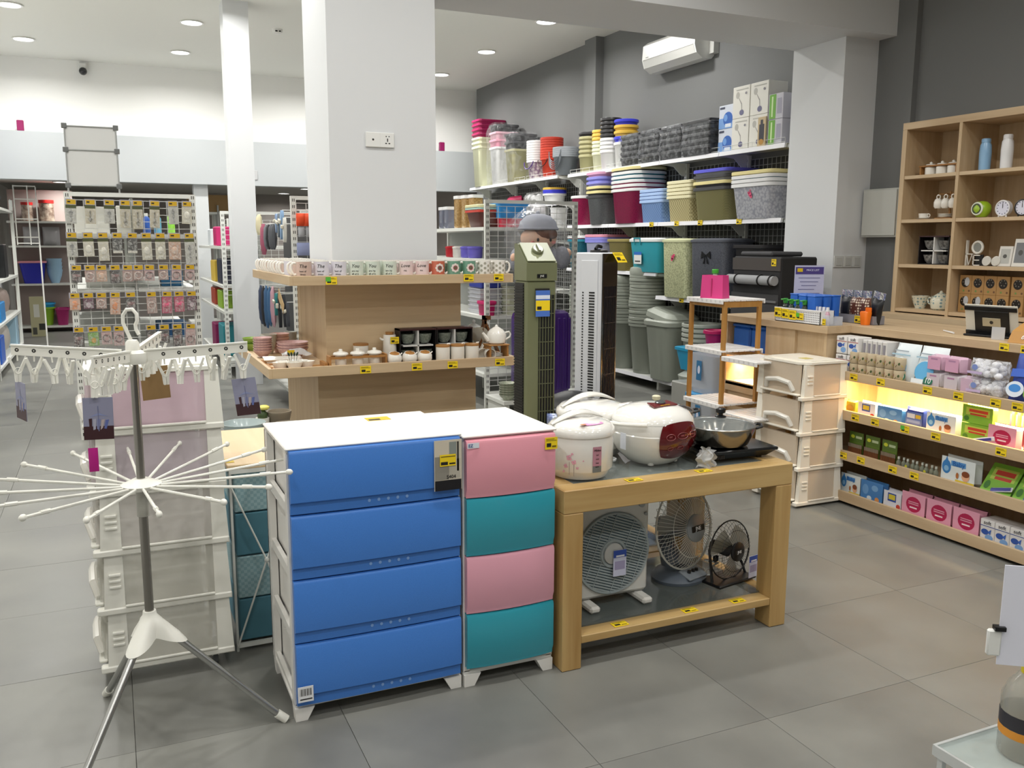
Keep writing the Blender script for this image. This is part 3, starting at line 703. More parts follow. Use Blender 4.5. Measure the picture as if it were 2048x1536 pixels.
def card(x, y, z, rz, label, back=False, w=.07, h=.105, tilt=0.0):
    b = B(mat('8f90a8' if not back else '8a6d45', .5)); b.box(-w / 2, w / 2, -.0006, .0006, -h, 0)
    if not back:
        y0 = -.0009
        b.rect(-w / 2, w / 2, -h, -h * .68, y0, mat('3a1a20', .5))
        for i in range(5): b.add([(-w * .32 + w * .14 * i, y0 - .0002, -h * (.5 + .01 * i)), (-w * .32 + w * .14 * i + w * .11, y0 - .0002, -h * (.49 + .01 * i)), (-w * .3 + w * .12 * i + w * .08, y0 - .0002, -h * (.72 + .03 * (i % 3))), (-w * .3 + w * .12 * i, y0 - .0002, -h * (.74 + .03 * (i % 2)))], [(3, 2, 1, 0)]); b.use([mat('a9a9ba', .5), mat('7d83ad', .5), mat('b6a8a8', .5), mat('5d6aa6', .5), mat('8790b8', .5)][i])
        b.add([(-w * .3, y0 - .0003, -h * .46), (0, y0 - .0003, -h * .36), (w * .32, y0 - .0003, -h * .45), (0, y0 - .0003, -h * .42)], [(0, 3, 2, 1)])
        b.use(mat('6f7396', .5)).add([(-.001, y0 - .0004, -h * .2), (.001, y0 - .0004, -h * .2), (.0015, y0 - .0004, -h * .8), (-.0005, y0 - .0004, -h * .8)], [(3, 2, 1, 0)])
    o = O('photo_card', b, None, (x, y, z), rz, label=label, cat='card', group='picture cards on the laundry rack')
    o.rotation_euler = (0, tilt, rz)
def arm_pt(a, r): return (.044 + r * math.cos(rad(a)), 2.65 + r * math.sin(rad(a)))
x, y = arm_pt(166, .295); card(x, y, 1.083, rad(-66), 'picture card seen nearly edge on, hanging from first peg of the rack', tilt=.05)
x, y = arm_pt(252, .295); card(x, y, 1.083, rad(-4), 'picture card of a laundry rack hanging close in front of the steel pole', tilt=.02, w=.068)
x, y = arm_pt(341, .295); card(x, y, 1.083, rad(-30), 'picture card hanging at the arm end beside the ceramics stand', tilt=-.13)
x, y = arm_pt(74, .21); card(x, y, 1.09, rad(8), 'plain brown back of a picture card behind the pole', True, tilt=-.05, w=.08, h=.1)
b = B(mat('b3157f', .5)); b.pillow(.022, .06, .006, 5); O('ribbon', b, None, (-.075, 2.5, .93) if False else (-.065, 2.36, .90), label='magenta ribbon hanging under the picture card before the pole', cat='ribbon')

# ---- translucent drawer towers
def drawer_tower(label, x0, y0, w, d, n, th, z0, white, panel, panels=None, castors=False, taper=.008):
    # drawers pull out towards -x; a ribbed translucent side faces -y
    t = thing('drawer_tower', label, 'drawer tower', (x0 + w / 2, y0, 0))
    hw = w / 2
    for k in range(n):
        za = z0 + k * th; zb = za + th
        b = B(white)
        def post(xa, xb, ya, yb, b=b):
            b.loft([[(xa - taper * (xa < 0), ya, za), (xb + taper * (xb > 0), ya, za), (xb + taper * (xb > 0), yb, za), (xa - taper * (xa < 0), yb, za)], [(xa, ya + taper * .6, zb - .002), (xb, ya + taper * .6, zb - .002), (xb, yb, zb - .002), (xa, yb, zb - .002)]], sm=False)
        post(hw - .045, hw, 0, .05); post(-hw + .02, -hw + .075, 0, .03); post(hw - .045, hw, d - .05, d); post(-hw, -hw + .05, d - .05, d)
        b.box(-hw - taper, hw + taper, -.004, .03, za, za + .022, .004); b.box(-hw - taper, hw + taper, d - .03, d, za, za + .022, .004)
        b.box(hw - .03, hw + taper, .03, d - .03, za, za + .022); b.box(-hw + .075, hw - .045, -.009, .0, za + .022, za + .03, .002)
        for q in range(3): b.box(-hw + .03, -hw + .066, -.004, .01, za + th * .45 + q * .02, za + th * .45 + q * .02 + .009, .002)
        fr = O('frame', b, t)
        pm_ = panels[k] if panels else panel
        b = B(pm_); b.box(-hw + .075, hw - .045, .006, .009, za + .022, zb - .004); b.box(hw - .012, hw - .009, .05, d - .05, za + .022, zb - .004); O('side_panel', b, fr)
        b = B(pm_); b.rr([(.002, za + .026, .01), (0, zb - .003, .012)], .022, d - .064, 2, c=(-hw + .008, d / 2))
        b.box(-hw + .015, hw - .06, .02, .023, za + .035, zb - .03); b.box(-hw + .015, hw - .06, d - .04, d - .037, za + .035, zb - .03); b.box(-hw + .015, hw - .06, .02, d - .04, za + .032, za + .036)
        dr = O('drawer', b, t)
        b = B(white); b.box(-hw - .016, -hw + .012, .03, d - .03, za + .024, za + .036, .004); O('drawer_rim', b, dr)
        b = B(mat('f2efe6', .2, alpha=.8)); b.tube([(-hw - .004, d * .2, za + th * .24), (-hw - .018, d * .25, za + th * .46), (-hw - .02, d * .5, za + th * .52), (-hw - .018, d * .75, za + th * .46), (-hw - .004, d * .8, za + th * .24)], .014, 8); O('handle', b, dr)
    b = B(white); zt = z0 + n * th
    b.prism([(-hw + .05, 0), (hw, 0), (hw, d), (-hw + .03, d), (-hw - .006, d - .05), (-hw - .006, .05)], zt, zt + .012); b.prism([(-hw + .075, .03), (hw - .04, .03), (hw - .04, d - .03), (-hw + .06, d - .03), (-hw + .03, d - .07), (-hw + .03, .07)], zt + .012, zt + .018); O('top', b, t)
    for sx in (-1, 1):
        for yy in (.06, d - .06):
            if castors:
                b = B(mat('55585a', .4)); b.cyl((sx * (hw - .05) - .008, yy, .022), (sx * (hw - .05) + .008, yy, .022), .022, seg=14); b.use(white).box(sx * (hw - .05) - .012, sx * (hw - .05) + .012, yy - .015, yy + .015, .035, z0); O('caster', b, t)
            else:
                b = B(white); b.box(sx * (hw - .04) - .025, sx * (hw - .04) + .025, yy - .03, yy + .03, 0, z0); O('foot', b, t)
    return t
tp = mat('e2e0d6', .25, alpha=.4)
drawer_tower('tall white five drawer tower with clear sides on castors behind laundry rack', -.095, 3.03, .40, .34, 5, .198, .058, mat('e9e8df', .4), tp, [tp, tp, mat('e4e0da', .25, alpha=.42), mat('ddd2d8', .25, alpha=.45), mat('ecd3de', .25, alpha=.5)], True, .01)
cpn = mat('f0dfc8', .3, alpha=.6, trans=.0)
dt = drawer_tower('cream four drawer tower glowing from the counter lamp behind it', 3.42, 3.70, .31, .37, 4, .199, .012, mat('f4eee0', .4), cpn, None, False, .012)
b = B(mat('d8c878', .4)); b.box(-.06, .0, .1, .16, .8265, .8275); O('price_tag', b, dt)
# ---- fabric drawer unit with wooden top
t = thing('fabric_drawer_unit', 'wood topped unit of teal fabric drawers braced with white rods', 'drawer unit', (.45, 3.14, 0))
b = B(mat('dcc49c', .5, kind='woody', col2='d2b68a', sc=9)); b.box(-.12, .115, 0, .62, .675, .692, .002); O('top', b, t)
b = B(mat('d9dcd8', .4))
for sx in (-.115, .108):
    for yy in (.004, .6): b.box(sx, sx + .008, yy, yy + .012, 0, .675)
b.box(-.115, .115, .0, .012, .015, .03); b.box(-.115, .115, .0, .01, .66, .675); O('frame', b, t)
b = B(mat('d9dcd8', .4))
b.cyl((-.113, -.004, .02), (0, -.006, .335), .0035, seg=6); b.cyl((0, -.006, .335), (-.113, -.004, .62), .0035, seg=6); b.cyl((0, -.006, .335), (.113, -.004, .02), .0035, seg=6); b.cyl((0, -.006, .335), (.113, -.004, .62), .0035, seg=6); b.ell((0, -.007, .335), .009, .006, .011, 8, 6); O('brace', b, t)
for k in range(4):
    b = B(mat('48798a', .75) if k % 2 == 0 else mat('7fa0a8', .75, kind='weave', col2='93b0b6', sc=90)); b.box(-.1, .105, .014, .58, .035 + k * .16, .19 + k * .16, .004); O('fabric_drawer', b, t)
b = B(YEL2); b.box(-.118, -.09, .04, .1, .6925, .6935); O('price_tag', b, t)

# ---- ceramics stand around the big column
t = thing('display_stand', 'oak veneered display stand wrapped around the big white column', 'display stand', (1.485, 5.33, 0))
for (h0, z0, z1) in ((.47, .0, .765), (.4025, .765, 1.235)):
    for nm, bx in (('front_panel', (-h0, h0, -h0, -h0 + .018)), ('side_panel', (-h0, -h0 + .018, -h0 + .018, h0)), ('side_panel', (h0 - .018, h0, -h0 + .018, h0)), ('back_panel', (-h0 + .018, h0 - .018, h0 - .018, h0))):
        b = B(OAKZ if nm == 'side_panel' else OAK); b.box(bx[0], bx[1], bx[2], bx[3], z0, z1); O(nm, b, t)
def tier(xa, xb, ya, yb, zb, zt, bd):
    b = B(OAK); b.box(xa, xb, ya, yb, zb, bd); sh = O('shelf_board', b, t)
    for nm, bx in (('front_lip', (xa, xb, ya - .018, ya)), ('side_lip', (xa - .018, xa, ya - .018, yb)), ('side_lip', (xb, xb + .018, ya - .018, yb))):
        b = B(OAK if nm == 'front_lip' else OAKY); b.box(*bx, zb - .004, zt, .0015); O(nm, b, sh)
tier(-.62, .62, -.622, .66, 1.242, 1.288, 1.279)
tier(-.752, .61, -.677, .66, .766, .815, .79)
for x, z, y in ((-.42, 1.262, -.6425), (.36, 1.268, -.6425), (.545, 1.268, -.6425)): price_tag(t, x, y, z, .06, .04, g=(x < 0))
for x in (-.26, .03, .24, .53): price_tag(t, x, -.6965, .785, .06, .04)
# mugs
def textcyl(s, size, R, ang, z, m, parent, sh=.3):
    k = ('cyl', s, size, R, ang)
    if k not in TXT:
        o = text(s, size, m, None, (0, 0, 0), sh=sh); me = o.data.copy(); bpy.data.objects.remove(o)
        for v in me.vertices:
            a = ang + v.co.x / R; r = R + .0006 + v.co.z; zz = v.co.y
            v.co = (r * math.cos(a), r * math.sin(a), zz)
        me.materials.clear(); me.materials.append(m); TXT[k] = me
    return put('lettering', TXT[k], parent, (0, 0, z))
def mug_mesh():
    b = B(CER, CER); b.lathe([(.036, 0), (.0405, .004), (.041, .082)], 22, cap1=False); b.use(CER); b.k = 1
    b.lathe([(.041, .082), (.041, .085), (.038, .085), (.037, .012), (0, .01)], 22, cap0=False, cap1=False); return b.mesh('body')
MB = mug_mesh()
hb = B(CER); hb.tube([(.038, 0, .072), (.052, 0, .075), (.064, 0, .065), (.067, 0, .044), (.061, 0, .024), (.05, 0, .013), (.038, 0, .015)], .0052, 7, flat=1.3); HM = hb.mesh('handle')
lil = mat('dedbe4', .15, coat=.4); pgr = mat('d6dfd2', .15, coat=.4); ppk = mat('e8d2d0', .15, coat=.4); tau = mat('cdb3a6', .15, coat=.4); cor = mat('c86a52', .2, coat=.4); gre = mat('6f9c86', .2, coat=.4); pol = mat('ece9e2', .15, coat=.4)
def mug(x, y, z, m, hang, txt, label, group, flower=False):
    t = thing('mug', label, 'mug', (x, y, z), 0, group)
    recol(put('body', MB, t), m); put('handle', HM, t, (0, 0, 0), hang)
    aa = -PI / 2 - .28 - math.atan2(x, y) * .3
    if txt:
        textcyl(txt[0], .026, .041, aa, .058, INK, t); textcyl(txt[1], .013, .041, aa, .032, INK, t, 0); textcyl(txt[2], .013, .041, aa, .016, INK, t, 0)
    if m is pol and txt is None and flower is None:
        b = B(mat('a3a193', .3)); R = .0415
        for q in range(6):
            for k in range(3):
                a0 = -PI / 2 - 1.2 + .5 * q; z0 = .014 + .027 * k + (.0135 if q % 2 else 0)
                if z0 < .078: b.add([(R * math.cos(a0 + .0078 * math.cos(w) / R), R * math.sin(a0 + .0078 * math.cos(w) / R), z0 + .0078 * math.sin(w)) for w in [2 * PI * j / 9 for j in range(9)]], [tuple(range(9))])
        o = O('dot_print', b, t); o['kind'] = 'stuff'
    if flower:
        b = B(mat('e6d9d2', .3))
        for i in range(8):
            b.k = 0; a0 = aa + .35
            for rr, cc in ((.024, 'e6d9d2'), (.013, '8c4f50'), (.006, '5d6b4a')):
                b.use(mat(cc, .3)); R = .0415 + .0003 * (rr < .02) + .0003 * (rr < .01)
                w = 2 * PI * i / 8
                if rr > .02: cs = [(rr * .72 * math.cos(w) + .009 * math.cos(q), rr * .72 * math.sin(w) + .009 * math.sin(q)) for q in [2 * PI * j / 7 for j in range(7)]]
                else: cs = [(rr * .6 * math.cos(w) + rr * .5 * math.cos(q), rr * .6 * math.sin(w) + rr * .5 * math.sin(q)) for q in [2 * PI * j / 6 for j in range(6)]]
                b.add([(R * math.cos(a0 + u / R), R * math.sin(a0 + u / R), .044 + v) for u, v in cs], [tuple(range(len(cs)))])
        O('flower_print', b, t)
    return t
FR = [(tau, 'T', 'taupe mug lettered in script at the front corner of mug shelf'), (lil, 'T', 'lavender white script mug, next to the taupe one'), (lil, 'T', 'lavender white script mug, second from the taupe one'), (pgr, 'Y', 'pale green script mug, first of three in front row'), (pgr, 'Y', 'pale green script mug, middle of three in front row'), (pgr, 'Y', 'pale green script mug beside the pale pink ones'), (ppk, 'L', 'pale pink script mug beside the pale green ones'), (ppk, 'L', 'pale pink script mug beside the coral one'), (cor, 'F', 'coral red mug with a flower wreath in front row'), (gre, 'F', 'green flower wreath mug beside the coral one'), (gre, 'F', 'green flower wreath mug beside the polka dot mugs'), (pol, '', 'white mug with grey polka dots beside the green one'), (pol, '', 'white mug with grey polka dots at end of front row')]
SHORT = ['taupe corner', 'first lavender', 'second lavender', 'first pale green', 'middle pale green', 'last pale green', 'first pale pink', 'second pale pink', 'coral', 'first green wreath', 'second green wreath', 'first polka dot', 'last polka dot']
TX3 = {'T': ('The', 'best of', 'times'), 'Y': ('You', 'are my', 'all of it'), 'L': ('Love', 'me', '')}
for i, (m, k, lb) in enumerate(FR):
    x = .935 + i * .0935; left = i < 5
    mug(x, 4.752, 1.2795, m, (PI - .25) if left else -.12, TX3.get(k), lb, 'mugs on the upper tier', True if k == 'F' else (None if not k else False))
for r in range(1, 3):
    for i, (m, k, lb) in enumerate(FR):
        if r == 2 and i == 0: continue
        mug(.935 + i * .0935, 4.752 + .095 * r, 1.2795, m, PI - .25 if i < 5 else -.12, None, '%s row mug straight behind the %s front row mug' % (('second', 'third')[r - 1], SHORT[i]), 'mugs behind the front row')
for j in range(10):
    for c in range(3):
        if j < 2 and c: continue
        y = 4.847 + .0925 * j + .0925
        if c == 0: mug(.905, y, 1.2795, tau if j % 3 else lil, PI + .1 * math.sin(j * 2.1), None, '%s mug along the shelf side behind the taupe corner mug, handle outward' % nth(j), 'mugs along the side of upper tier')
        else: mug(.905 + .0925 * c, y, 1.2795, lil, PI, None, '%s mug of the %s side column on the mug shelf, counted from the taupe corner' % (nth(j), ('second', 'third')[c - 1]), 'mugs packed inside the side rows')
# ceramics on the lower tier
ZC = .7905
WD = mat('b07f47', .45, kind='woodx', col2='9c6c38', sc=30)
def bowl(name, label, cat, x, y, z, r, h, m, group=None, rb=.5, rim=None):
    b = B(m); b.lathe([(r * rb, 0), (r * rb, .004), (r * .85, h * .55), (r, h), (r * .96, h), (r * .8, h * .58), (r * .4, .008), (0, .007)], 24, cap1=False)
    return O(name, b, None, (x, y, z), label=label, cat=cat, group=group)
pkb = mat('ddbab7', .35, kind='noise', col2='cba5a5', sc=60, coat=.3)
for i in range(6): bowl('bowl', '%s pink bowl from the top of the pile at the tier edge' % nth(5 - i), 'bowl', .795, 5.34, ZC + .006 + .0145 * i, .056, .04, pkb, 'pile of small pink bowls')
for i in range(4): bowl('bowl', '%s pink bowl from the top of the farther tall pile' % nth(3 - i), 'bowl', .93, 5.56, ZC + .0205 * i, .062, .055, mat('dcb3aa', .35, coat=.3), 'farther pile of pink bowls')
for i in range(3): bowl('bowl', '%s wide pink bowl from the top, beside the display stand panel' % nth(2 - i), 'bowl', .955, 5.26, ZC + .017 * i, .092, .06, pkb, 'pile of wide pink bowls')
for i in range(2): bowl('bowl', 'green bowl, %s of two at the far edge of lower tier' % ('lower' if i == 0 else 'upper'), 'bowl', .79, 5.72, ZC + .035 * i, .062, .045, mat('8fae4c', .35, coat=.3), 'green bowls')
for i in range(7): bowl('bowl', '%s grey patterned bowl from the top, close against the stand panel' % nth(6 - i), 'bowl', 1.02, 5.68, ZC + .013 * i, .04, .035, mat('b9bcb8', .35), 'pile of grey bowls')
bowl('bowl', 'dark rimmed white bowl behind the pile of small pink bowls', 'bowl', .855, 5.5, ZC, .05, .12, mat('c9c9c0', .3, coat=.3))
b = B(CER); b.box(-.09, .09, -.07, .07, .0, .006); b.loft([[(-.09, -.07, .006), (.09, -.07, .006), (.09, .07, .006), (-.09, .07, .006)], [(-.105, -.085, .018), (.105, -.085, .018), (.105, .085, .018), (-.105, .085, .018)]], False, False, False)
pl = O('serving_plate', b, None, (.86, 5.06, ZC + .008), rad(-6), label='square white serving plate behind the petal dish', cat='plate')
b = B(WD); b.box(-.115, .115, -.095, .095, 0, .0078, .003); O('wooden_tray', b, None, (.86, 5.06, ZC), rad(-6), label='thin wooden tray under the square white serving plate', cat='tray')
b = B(WD); b.box(-.03, .28, -.065, .065, 0, .008, .003); b.box(.262, .28, -.065, .065, .008, .03); b.box(-.03, -.012, -.065, .065, .008, .022); O('wooden_tray', b, None, (.76, 4.775, ZC), label='wooden tray carrying the white petal dish', cat='tray')
t = thing('petal_dish', 'white petal shaped serving dish with picks in its centre cup', 'dish', (.865, 4.77, ZC + .0085))
b = B(CER)
for k in range(5):
    a = rad(-90 + 72 * k); c = (.072 * math.cos(a), .042 * math.sin(a))
    b.lathe([(.03, 0), (.046, .034), (.0435, .034), (.026, .006), (0, .005)], 18, ay=.7, c=c, cap1=False)
b.lathe([(.02, 0), (.03, .04), (.027, .04), (0, .008)], 16, cap1=False); O('body', b, t)
for k in range(4):
    b = B(mat('17301c', .35)); x = -.022 + .015 * k; b.cyl((x * .4, 0, .01), (x, 0, .06), .0012, seg=5); b.tf((x, 0, .072), 0, 0, .25 * (k - 1.5)).ell((0, 0, 0), .006, .006, .012, 8, 6); O('pick', b, t)
b = B(mat('d7d8da', .2, alpha=.7, coat=.4)); b.grid(lambda u, v: ((u - .5) * .16, (v - .5) * .1, .02 + .035 * math.sin(PI * u) * math.sin(PI * v) + .006 * math.sin(14 * u + 9 * v)), 8, 8); b.use(YEL2).box(-.06, -.02, -.04, -.039, .03, .05); O('plastic_bag', b, None, (.93, 5.0, ZC + .03), label='clear bag with yellow sticker lying over the serving plate', cat='plastic bag')
# jars in wooden rack
t = thing('jar_rack', 'wooden rack holding three lidded white jars on lower tier', 'rack', (1.205, 4.735, ZC))
b = B(WD)
for s in (-1, 1): b.box(s * .155 - .005, s * .155 + .005, -.04, .04, 0, .068, .002)
b.box(-.15, .15, -.04, .04, .0, .008); b.box(-.15, .15, -.038, -.03, .05, .062); b.box(-.15, .15, .03, .038, .05, .062); O('rack', b, t)
for k in range(3):
    t = thing('jar', '%s white lidded jar standing in the wooden rack' % ('first', 'middle', 'last')[k], 'jar', (1.115 + .094 * k, 4.735, ZC + .0085), 0, 'jars in the wooden rack')
    b = B(CER); b.lathe([(.027, 0), (.031, .006), (.029, .06)], 18); O('body', b, t)
    b = B(CER); b.lathe([(.041, .06), (.042, .066), (.036, .074), (.01, .08), (.011, .088), (.007, .092), (0, .092)], 20, cap1=False); O('lid', b, t)
def canister(label, x, y, r, h, group=None, spoon=True):
    t = thing('canister', label, 'canister', (x, y, ZC), 0, group)
    b = B(CER); b.lathe([(r * .95, 0), (r, .004), (r, h)], 24); O('body', b, t)
    b = B(WD); b.lathe([(r * 1.02, h + .0005), (r * 1.02, h + .01), (r * .97, h + .012)], 24); O('lid', b, t)
    if spoon:
        b = B(CER); b.tube([(r * .5, -r * .3, h + .016), (r * .95, -r * .3, h + .018)], .004, 6); O('spoon', b, t)
canister('white canister with flat wooden lid behind the jar rack', 1.262, 4.868, .043, .1, None, False)
for k in range(3): canister('%s of three white wood lidded canisters in a row' % ('first', 'middle', 'last')[k], 1.70 + .089 * k, 4.725, .0405, .088, 'row of wood lidded canisters')
t = thing('oil_bottle', 'tall white spouted bottle with wooden stopper and yellow price tag', 'bottle', (1.43, 4.868, ZC))
b = B(CER); b.lathe([(.04, 0), (.042, .004), (.036, .15), (.034, .155)], 22); b.tube([(-.034, 0, .125), (-.05, 0, .13), (-.056, 0, .138)], [.008, .006, .005], 8); O('body', b, t)
b = B(WD); b.lathe([(.022, .1555), (.024, .17)], 16); O('stopper', b, t); price_tag(t, .018, -.041, .125, .05, .038)
for k in range(3):
    t = thing('sugar_jar', '%s round white jar with tilted wooden lid, before the black gift boxes' % ('first', 'middle', 'last')[k], 'jar', (1.41 + .0885 * k, 4.722, ZC), 0, 'round jars with wooden lids')
    b = B(CER); pr = [(.02, 0), (.036, .012), (.043, .034), (.04, .055), (.03, .068), (.027, .066), (.03, .05), (0, .03)]
    b.T = Matrix.Rotation(rad(14), 4, 'X'); b.lathe(pr, 22, cap1=False); O('body', b, t)
    b = B(WD); b.T = Matrix.Rotation(rad(16), 4, 'X'); b.lathe([(.028, .064), (.026, .069), (.008, .073), (.006, .079), (0, .08)], 18, cap1=False); O('lid', b, t)
    b = B(CER); b.tube([(.015, -.03, .058), (.03, -.034, .062), (.038, -.03, .068)], .0035, 6); O('spoon', b, t)
GRB = mat('8d958b', .4, kind='noise', col2='5c655c', sc=90)
def gift(label, x, y, z, w=.22, h=.185, rz=0.0, d=.1, m=GRB):
    t = thing('gift_box', label, 'gift box', (x, y, z), rz)
    b = B(mat('151012', .5)); b.box(-w / 2, w / 2, d - .006, d, 0, h); b.box(-w / 2, -w / 2 + .005, 0, d - .006, 0, h); b.box(w / 2 - .005, w / 2, 0, d - .006, 0, h); b.box(-w / 2, w / 2, 0, d - .006, 0, .005); b.use(mat('3a1418', .5)).box(-w / 2, w / 2, -.004, d, h - .008, h); O('box', b, t)
    b = B(mat('e3e3e0', .5)); b.box(-.004, .004, .001, d - .01, .005, h - .008); b.box(-w / 2 + .02, w / 2 - .02, .001, d - .01, h * .46, h * .5); O('divider', b, t)
    for i in range(2):
        for j in range(2):
            b = B(m); b.lathe([(.022, 0), (.036, .018), (w * .2, h * .3), (w * .185, h * .3), (.015, .008)], 18, c=((i - .5) * w * .47, d / 2 - .003)); O('bowl', b, t, (0, 0, .007 + j * h * .5))
gift('black gift box of four grey bowls behind the round jars', 1.588, 4.825, ZC)
gift('black gift box of four grey bowls behind the canisters', 1.812, 4.825, ZC)
for k in range(2):
    t = thing('cup', 'white cup tipped on its side, %s of two beside the teapot stand' % ('rear', 'front')[k], 'cup', (1.955 + .028 * k, 4.77 - .05 * k, ZC + .034), 0, 'tipped cups')
    b = B(CER); b.T = Matrix.Rotation(rad(96), 4, 'X'); b.lathe([(.02, -.025), (.031, -.01), (.034, .025), (.032, .025), (.028, -.006), (0, -.018)], 20, cap1=False); O('body', b, t)
    b = B(CER); b.tube([(.0, -.012, .028), (.008, -.012, .045), (.01, .006, .05), (.004, .016, .032)], .004, 6); O('handle', b, t)
t = thing('tea_stand', 'wooden stand under the white teapot with saucers inside', 'stand', (2.035, 4.73, ZC))
b = B(WD); b.box(-.065, .065, -.045, .06, .082, .09, .002); b.box(-.06, -.05, -.04, .055, 0, .082); b.box(.05, .06, -.04, .055, 0, .082); O('frame', b, t)
for k in range(4):
    b = B(CER); b.lathe([(.025, 0), (.04, .007), (.038, .008), (0, .003)], 20, cap1=False); O('saucer', b, None, (2.035, 4.735, ZC + .001 + .0085 * k), label='%s white saucer from the top inside the wooden tea stand' % nth(3 - k), cat='saucer', group='saucers in tea stand')
def teapot(label, x, y, z, s, m=CER, rz=0.0):
    t = thing('teapot', label, 'teapot', (x, y, z), rz)
    b = B(m); b.lathe([(.042 * s, 0), (.052 * s, .008 * s), (.058 * s, .055 * s), (.052 * s, .066 * s)], 24); b.tube([(-.05 * s, 0, .022 * s), (-.07 * s, 0, .045 * s), (-.085 * s, 0, .066 * s)], [.016 * s, .011 * s, .007 * s], 8); O('body', b, t)
    b = B(m); b.lathe([(.052 * s, .0665 * s), (.04 * s, .082 * s), (.018 * s, .096 * s), (.01 * s, .1 * s), (.008 * s, .108 * s), (0, .112 * s)], 22, cap1=False); O('lid', b, t)
    b = B(m); b.tube([(.053 * s, 0, .062 * s), (.08 * s, 0, .067 * s), (.09 * s, 0, .052 * s), (.084 * s, 0, .035 * s), (.056 * s, 0, .022 * s)], .0055 * s, 7); O('handle', b, t)
    return t
teapot('white teapot on the wooden tea stand', 2.037, 4.737, ZC + .0905, 1.0)
t = thing('lidded_jar', 'grey white lidded tureen behind the last canister', 'jar', (2.0, 5.0, ZC))
b = B(mat('c9ccc4', .3, kind='noise', col2='a9b29b', sc=50, coat=.3)); b.lathe([(.05, 0), (.06, .03), (.055, .085), (.045, .1), (.052, .14), (.055, .15)], 22); O('body', b, t)
b = B(mat('cfd2d0', .2, coat=.4)); b.lathe([(.058, .1505), (.05, .17), (.02, .185), (.008, .19), (.012, .2), (.008, .21), (0, .212)], 20, cap1=False); O('lid', b, t)
t = thing('plate_rack', 'dark wooden plate rack with carry handle behind the teapot', 'rack', (2.045, 4.93, ZC))
b = B(mat('6e431f', .45)); b.box(-.06, .06, -.03, .03, 0, .012); b.tf((.045, 0, .1), 0, 0, -.45).box(-.006, .006, -.02, .02, -.1, .13); b.tf((-.03, 0, .1), 0, 0, .25).box(-.006, .006, -.02, .02, -.1, .13); b.T = None; b.box(-.012, .03, -.02, .02, .215, .24); b.box(-.012, -.004, -.02, .02, .19, .24); O('frame', b, t)
for k in range(3):
    b = B(mat('d3cdbf', .25, coat=.3)); b.tf((0, 0, .052), rad(25), 0, rad(78)).lathe([(.02, 0), (.05, .006), (.048, .008), (0, .003)], 22, cap1=False); O('plate', b, None, (1.975 + .026 * k, 4.93 - .004 * k, ZC + .07), label='%s upright plate leaning in the dark wooden plate rack' % ('first', 'middle', 'last')[k], cat='plate', group='plates in the plate rack')
# pots and basins behind the chests
b = B(mat('8c8c88', .6)); b.box(-.22, .3, -.2, .25, 0, .47, .006); O('plinth', b, None, (.62, 4.35, 0), label='low grey plinth behind the chests carrying pots and basins', cat='plinth')
for k in range(2): bowl('basin', 'pale blue grey basin, %s of two behind fabric drawer unit' % ('lower', 'upper')[k], 'basin', .545, 4.3 + .06 * k, .471 + .045 * k, .105, .085, mat('a9b6b6', .25, coat=.3), 'basins on plinth')
for k in range(3):
    b = B(mat('8e8371', .5)); b.lathe([(.05, 0), (.06, .05), (.063, .055), (.063, .065), (.056, .065), (.045, .012), (0, .01)], 22, cap1=False); O('flower_pot', b, None, ((.74, .76, .80)[k], (4.52, 4.40, 4.27)[k], .471 + .04 * (2 - k)), label='taupe flower pot, %s of three behind the blue chest' % ('rear', 'middle', 'front')[k], cat='pot', group='taupe pots on plinth')
b = B(mat('e2dfd5', .3)); b.lathe([(.03, 0), (.034, .12), (.03, .12), (0, .1)], 16, cap1=False); b.use(mat('3d4f2a', .6)).ell((0, 0, .13), .026, .026, .03, 10, 6); b.use(mat('d9cf6a', .6)).ell((.008, 0, .17), .03, .03, .014, 8, 5); O('potted_flower', b, None, (.655, 4.5, .471), label='small white pot with dark leaves and yellow flower on plinth', cat='plant')
# ================================================================ COUNTER, BOOKCASE, RACK
# soft and boxed goods with flat printed fronts; front faces -y in local space
def printed(name, label, cat, x, y, z, w, h, d, col, prints=(), rz=LX, group=None, soft=0.0, lean=0.0, r=.45, txts=(), alpha=1.0):
    t = thing(name, label, cat, (x, y, z), rz, group)
    if lean: t.rotation_euler = (lean, 0, rz)
    m = mat(col, r, alpha=alpha)
    b = B(m)
    if soft:
        b.pillow(w, h, d, 8, soft, .0015, y=d / 2)
    else: b.box(-w / 2, w / 2, 0, d, 0, h, min(.003, h * .06))
    O('body', b, t)
    if prints or txts:
        b = B(m); yy = -.0006
        for i, p in enumerate(prints):
            yf = yy - .0003 * i
            if soft:
                yf -= .0
            k = p[0]; u0, u1, v0, v1 = [q for q in p[1:5]]
            mm = mat(p[5], .4)
            if k == 'r': b.rect((u0 - .5) * w, (u1 - .5) * w, v0 * h, v1 * h, yf, mm)
            elif k == 'e': b.disc(((u0 + u1) / 2 - .5) * w, (v0 + v1) / 2 * h, (u1 - u0) / 2 * w, (v1 - v0) / 2 * h, yf, mm, 18)
            elif k == 'p': b.use(mm).add([((q[0] - .5) * w, yf, q[1] * h) for q in p[6]], [tuple(range(len(p[6])))])
        if prints: O('print', b, t)
        for s, u, v, size, c in txts: text(s, size, mat(c, .4), t, ((u - .5) * w, yy - .0003 * (len(prints) + 1), v * h))
    return t
ct = thing('shop_counter', 'long oak shop counter fronted by four lit shelves of goods', 'counter', (3.72, 2.0, 0))
CY0, CY1 = -.6, 1.86            # local y
levels = [(.71, .76, .742), (.485, .54, .512), (.255, .31, .288), (.018, .076, .05)]
